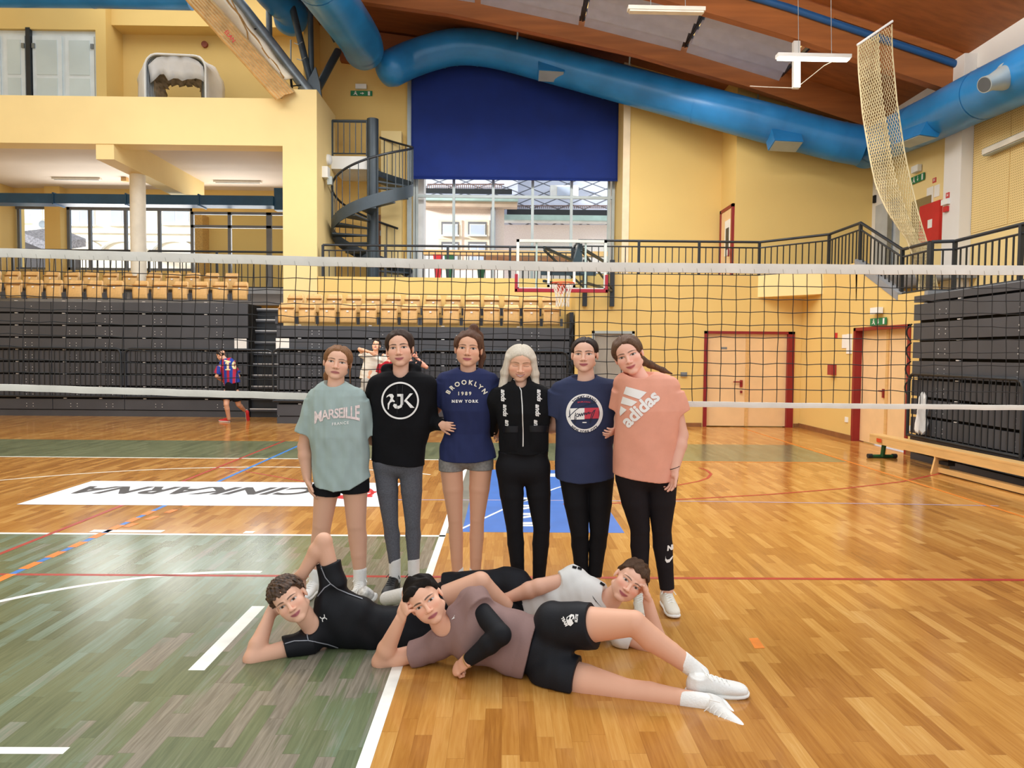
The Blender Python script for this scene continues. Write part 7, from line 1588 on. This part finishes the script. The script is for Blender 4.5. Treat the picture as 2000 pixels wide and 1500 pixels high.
p.hair(hairm('hair_brown_short', '#4b3525'), shorth(.006, -.004, 25, amp=.004))
WTEE = cloth('white_sports_jersey', '#dcdbd7', rough=.75, var=.03)
pr = [axes_stack(pel + u_ * .18, G(1172, 1168, 4.06), side, [(-.02, .0, 0, .135, .105), (.3, .0, 0, .14, .108), (.6, .0, .0, .152, .115), (.82, .0, 0, .16, .11), (.95, .0, 0, .13, .09), (1.08, .0, 0, .08, .07)]), Cone(slo, slo + (elo - slo) * .3, .07, .066, .03, cap=True), Cone(sup, sup + (eup - sup) * .42, .068, .062, .03, cap=True), Cone(chest, slo, .085, .07, .03), Cone(chest, sup, .085, .068, .03)]
sh3 = garment('t_shirt', pr, .0055, WTEE, p.root, above_floor(folds(.005, (32, 10, 12), 51), neck=Ell(G(1198, 1166, 3.99), (.066, .09, .064)))); t = bvh_of(sh3)
decal('chest_logo', sh3, poly2d([(-9, 7), (-8, 2), (-4, -2), (9, -6), (0, -1), (-4, 2)], 2.5), lambda q: (1166 + q[0] * .8 - q[1] * .35, 1175 - q[1] + q[0] * .6), BLKC, 4.06, tree=t)
TP = [(1118, 1105), (1128, 1104), (1140, 1104), (1152, 1107), (1163, 1113), (1172, 1121), (1180, 1131)]
for i, (px, py) in enumerate([(1122, 1107), (1132, 1109), (1142, 1113), (1152, 1119), (1161, 1124), (1169, 1130), (1176, 1138)]): decal('shoulder_tape', sh3, strip2d([(px - 4, -py - .5), (px + 4, -py - 2.5 + .9 * i * -1 * .6)], 4.5), flip, BLKC, 4.08, tree=t)
g = garment('shorts', [Cone(hipu, hipu + (ku - hipu) * 1.05, .112, .088, .03, cap='end'), Cone(hipl, hipl + (kl - hipl) * 1.0, .112, .09, .03, cap='end'), axes_stack(pel + u_ * .25, pel - u_ * .22, side, [(0, 0, 0, .138, .108), (1, 0, 0, .14, .11)])], .006, cloth('black_training_shorts', '#14151b', rough=.6), p.root, above_floor(folds(.006, (18, 14, 14), 53)))
d = nrm(au - ku); garment('sock', [Cone(au - d * .08, au + d * .08, .05, .046, .008)], .005, SOCK, p.root); garment('sock', [Cone(al, al + nrm(al - kl) * .1, .05, .046, .008)], .005, SOCK, p.root)
shoe(p, G(724, 1166, 4.62) + np.array((.03, .03, -.02)), (-.75, .5, -.2), .28, mat('marbled_shoe', '#d6d4cf', .6, var=.3, vscale=30), SOLEW, up=(-.1, -.7, .8)); shoe(p, G(770, 1196, 4.62) + np.array((.03, .02, -.05)), (-1, .2, 0), .28, mat('marbled_shoe', '#d6d4cf'), SOLEW, up=(0, -.3, 1))
# ================================================================== PLAYERS IN THE BACKGROUND
def hip_line(px, Y): return PY(px, 700, Y).x
# running boy in a striped jersey, seen from behind
YB_ = 16.6; g0 = PY(453, 822, YB_)
p = Person('boy in a blue and red striped jersey running away near the left bleachers', (g0.x, YB_, 0), '#d3a083')
B = lambda px, py, dy=0: np.array(PY(px, py, YB_ + dy))
p.head(B(432, 694), 1.0, yaw=-110, pitch=18, roll=-8, male=True, face=dict(), neck=B(442, 706))
hL, hR = B(444, 766), B(460, 766); kL, aL = B(442, 790, -.1), B(447, 818, .0); kR, aR = B(466, 790, .1), B(477, 801, .35)
p.P += leg(hL, kL, aL, .085, .058, .056, .04, back=(.5, -.6, 0)) + leg(hR, kR, aR, .085, .058, .056, .04, back=(.5, -.6, 0)) + [Cone(B(446, 712), B(454, 752), .1, .12, .03)] + arm(B(430, 715, -.1), B(423, 735, -.15), B(434, 744, .1)) + arm(B(458, 718, .1), B(466, 735, .1), B(464, 750, .2)); 
p.hands.append(hand(B(434, 744, .1), (.7, .5, -.4), (0, .5, .8), 1, .95)); p.build_body(.01, .005, .006)
p.hair(hairm('hair_dark', '#2a211d'), shorth(.01, 0, 26), h=.005)
jm = mat('striped_jersey', '#23449a', .8); nt = jm.node_tree; bb_ = nt.nodes['Principled BSDF']; tc = nd(nt, 'ShaderNodeTexCoord'); sp = nd(nt, 'ShaderNodeSeparateXYZ'); nt.links.new(tc.outputs['Object'], sp.inputs[0]); m1 = nd(nt, 'ShaderNodeMath', operation='MULTIPLY'); m1.inputs[1].default_value = 7.5; nt.links.new(sp.outputs[0], m1.inputs[0]); m2 = nd(nt, 'ShaderNodeMath', operation='FRACT'); nt.links.new(m1.outputs[0], m2.inputs[0]); m3 = nd(nt, 'ShaderNodeMath', operation='GREATER_THAN'); m3.inputs[1].default_value = .55; nt.links.new(m2.outputs[0], m3.inputs[0]); mx = nd(nt, 'ShaderNodeMix', data_type='RGBA'); mx.inputs[6].default_value = (*lin('#20409c'), 1); mx.inputs[7].default_value = (*lin('#b0203f'), 1); nt.links.new(m3.outputs[0], mx.inputs[0]); nt.links.new(mx.outputs[2], bb_.inputs['Base Color'])
pr = [Stack(B(454, 750), B(443, 708) - B(454, 750), (1, -.25, 0), [(0, 0, 0, .19, .13), (.3, 0, 0, .19, .13), (.5, 0, 0, .2, .13), (.6, 0, 0, .12, .1)], .03), Cone(B(430, 716, -.1), B(424, 730, -.12), .075, .08, .03, cap=True), Cone(B(456, 718, .1), B(464, 730, .1), .075, .08, .03, cap=True)]
j = garment('jersey', pr, .009, jm, p.root); t = bvh_of(j); decal('jersey_number', j, join2d(poly2d([(-10, 6), (-3, 9), (-3, -7), (0, -7), (0, -9), (-10, -9), (-10, -7), (-7, -7), (-7, 4), (-10, 3)], 4), place2d(text2d('0', 19, .06, 0, 1.0, 4), 8, 0)), UP(450, 714), mat('number_cream', '#efe3b0', .7), YB_, tree=t); decal('jersey_name', j, strip2d([(438, -704), (450, -707)], 3), flip, mat('number_cream', '#efe3b0', .7), YB_, tree=t)
garment('shorts', [Cone(hL, kL + (hL - kL) * .35, .11, .11, .03, cap=True), Cone(hR, kR + (hR - kR) * .35, .11, .11, .03, cap=True), Cone(B(453, 752), B(452, 764), .15, .14, .03)], .009, BLKC, p.root)
SR = mat('red_shoe', '#cc2a30', .5); shoe(p, B(448, 822, .05) * (1, 1, 0) + (0, 0, 0), (-.9, .3, 0), .28, SR, SOLEW, laces=False); shoe(p, aR + np.array((.02, .06, -.0)), (.1, .2, -1), .28, SR, SOLEW, up=(.6, -.8, 0), laces=False)
# boy in white with raised elbow
YC_ = 15.2; C_ = lambda px, py, dy=0: np.array(PY(px, py, YC_ + dy)); g0 = PY(722, 840, YC_)
p = Person('boy in a white tee with one elbow raised behind the woman in mint', (g0.x, YC_, 0), '#e0ab8a')
p.head(C_(735, 675.5), 1.0, yaw=0, pitch=-18, roll=6, male=True, sx=1.1, face=dict(closed=True, brow='#3a2a20', lip='#b5606a'), neck=C_(733, 692))
sl, sr = C_(713, 697), C_(749, 694); p.P += [Cone(C_(731, 696), C_(722, 740), .1, .13, .03)] + arm(sl, C_(702, 682, -.05), C_(724, 688, -.2)) + arm(sr, C_(757, 720), C_(750, 740, -.1)) + leg(C_(712, 760), C_(712, 800), C_(714, 834), .09, .06, .056, .04) + leg(C_(730, 760), C_(734, 800), C_(738, 834), .09, .06, .056, .04)
p.hands.append(hand(C_(724, 688, -.2), (.8, 0, -.5), (0, 1, 0), 1, .95)); p.build_body(.01, .005, .006); p.hair(hairm('hair_dark', '#2a211d'), shorth(.02, .0, 27, amp=.009), h=.005)
pr = [Stack(C_(718, 742), C_(731, 692) - C_(718, 742), (1, 0, .25), [(0, 0, 0, .17, .13), (.25, 0, 0, .18, .13), (.48, 0, 0, .2, .12), (.58, 0, 0, .1, .09)], .03), Cone(sl, C_(706, 690, -.03), .075, .085, .03, cap=True), Cone(sr, C_(754, 708), .075, .085, .03, cap=True)]
garment('t_shirt', pr, .009, cloth('cream_white_tee', '#e6e0d2'), p.root, lambda F, X, Y, Z: F + folds(.008, (14, 12, 14), 5)(X, Y, Z))
garment('shorts', [Cone(C_(711, 758), C_(710, 790), .12, .12, .03, cap=True), Cone(C_(729, 758), C_(732, 790), .12, .12, .03, cap=True), Cone(C_(719, 745), C_(719, 760), .15, .15, .03)], .009, cloth('light_grey_shorts', '#b9b6ae'), p.root)
for px in (714, 738): shoe(p, np.array((PY(px, 800, YC_).x, YC_ + .05, 0)), (0, -1, 0), .28, SHOEW, SOLEW, laces=False)
# two more players mostly hidden behind the hoodie
def back_player(label, Y, head, arm_pts, shirt, legs, hair_):
    D = lambda px, py, dy=0: np.array(PY(px, py, Y + dy)); hx, hy = head; p = Person(label, (PY(hx, 700, Y).x, Y, 0), '#dc9f88'); p.head(D(hx, hy), 1.0, male=True, sx=1.1, face=dict(brow='#3a2a20', lip='#b5606a'), neck=D(hx, hy + 17))
    k = FPX / Y; fy = proj((0, Y, 0))[1]; sl, sr = D(hx - 17, hy + 22), D(hx + 17, hy + 22); p.P += [Cone(D(hx, hy + 20), D(hx, hy + 70), .1, .12, .03)]
    e = [np.array(D(*q)) for q in arm_pts]; p.P += arm(sr, e[0], e[1]) + arm(sl, D(hx - 22, hy + 48), D(hx - 20, hy + 72)); p.hands.append(hand(e[1], e[1] - e[0], (0, -1, 0), 1, .95, curl=(1.2, 1.2, 1.2, 1.2)))
    for s in (-8, 8): p.P += leg(D(hx + s, hy + 80), D(hx + s * 1.1, hy + 118), np.array((PY(hx + s * 1.2, 700, Y).x, Y, .09)), .088, .06, .056, .04); shoe(p, np.array((PY(hx + s * 1.2, 700, Y).x, Y + .05, 0)), (.2, -1, 0), .28, SHOEW, SOLEW, laces=False)
    p.build_body(.01, .005, .006); p.hair(hair_, shorth(.01, 0, 28), h=.005)
    garment('t_shirt', [Stack(D(hx, hy + 75), (0, 0, 1), (1, 0, 0), [(0, 0, 0, .17, .12), (.35, 0, 0, .19, .12), (.55, 0, 0, .19, .11), (.62, 0, 0, .1, .09)], .03), Cone(sr, sr + (e[0] - sr) * .45, .075, .08, .03, cap=True), Cone(sl, D(hx - 21, hy + 38), .075, .08, .03, cap=True)], .009, shirt, p.root)
    garment('shorts', [Cone(D(hx - 8, hy + 78), D(hx - 9, hy + 108), .11, .11, .03, cap=True), Cone(D(hx + 8, hy + 78), D(hx + 9, hy + 108), .11, .11, .03, cap=True), Cone(D(hx, hy + 72), D(hx, hy + 80), .14, .14, .03)], .009, BLKC, p.root); return p
back_player('player in a red tee half hidden behind the hoodie, left of her face', 14.6, (762, 690), [(788, 742), (782, 760)], cloth('red_tee', '#a3202c'), None, hairm('hair_dark', '#2a211d'))
back_player('player in a black tee behind the hoodie with a raised forearm on the right', 15.0, (797, 688), [(833, 717), (814, 699)], cloth('black_tee', '#1a1b22'), None, hairm('hair_dark', '#2a211d'))
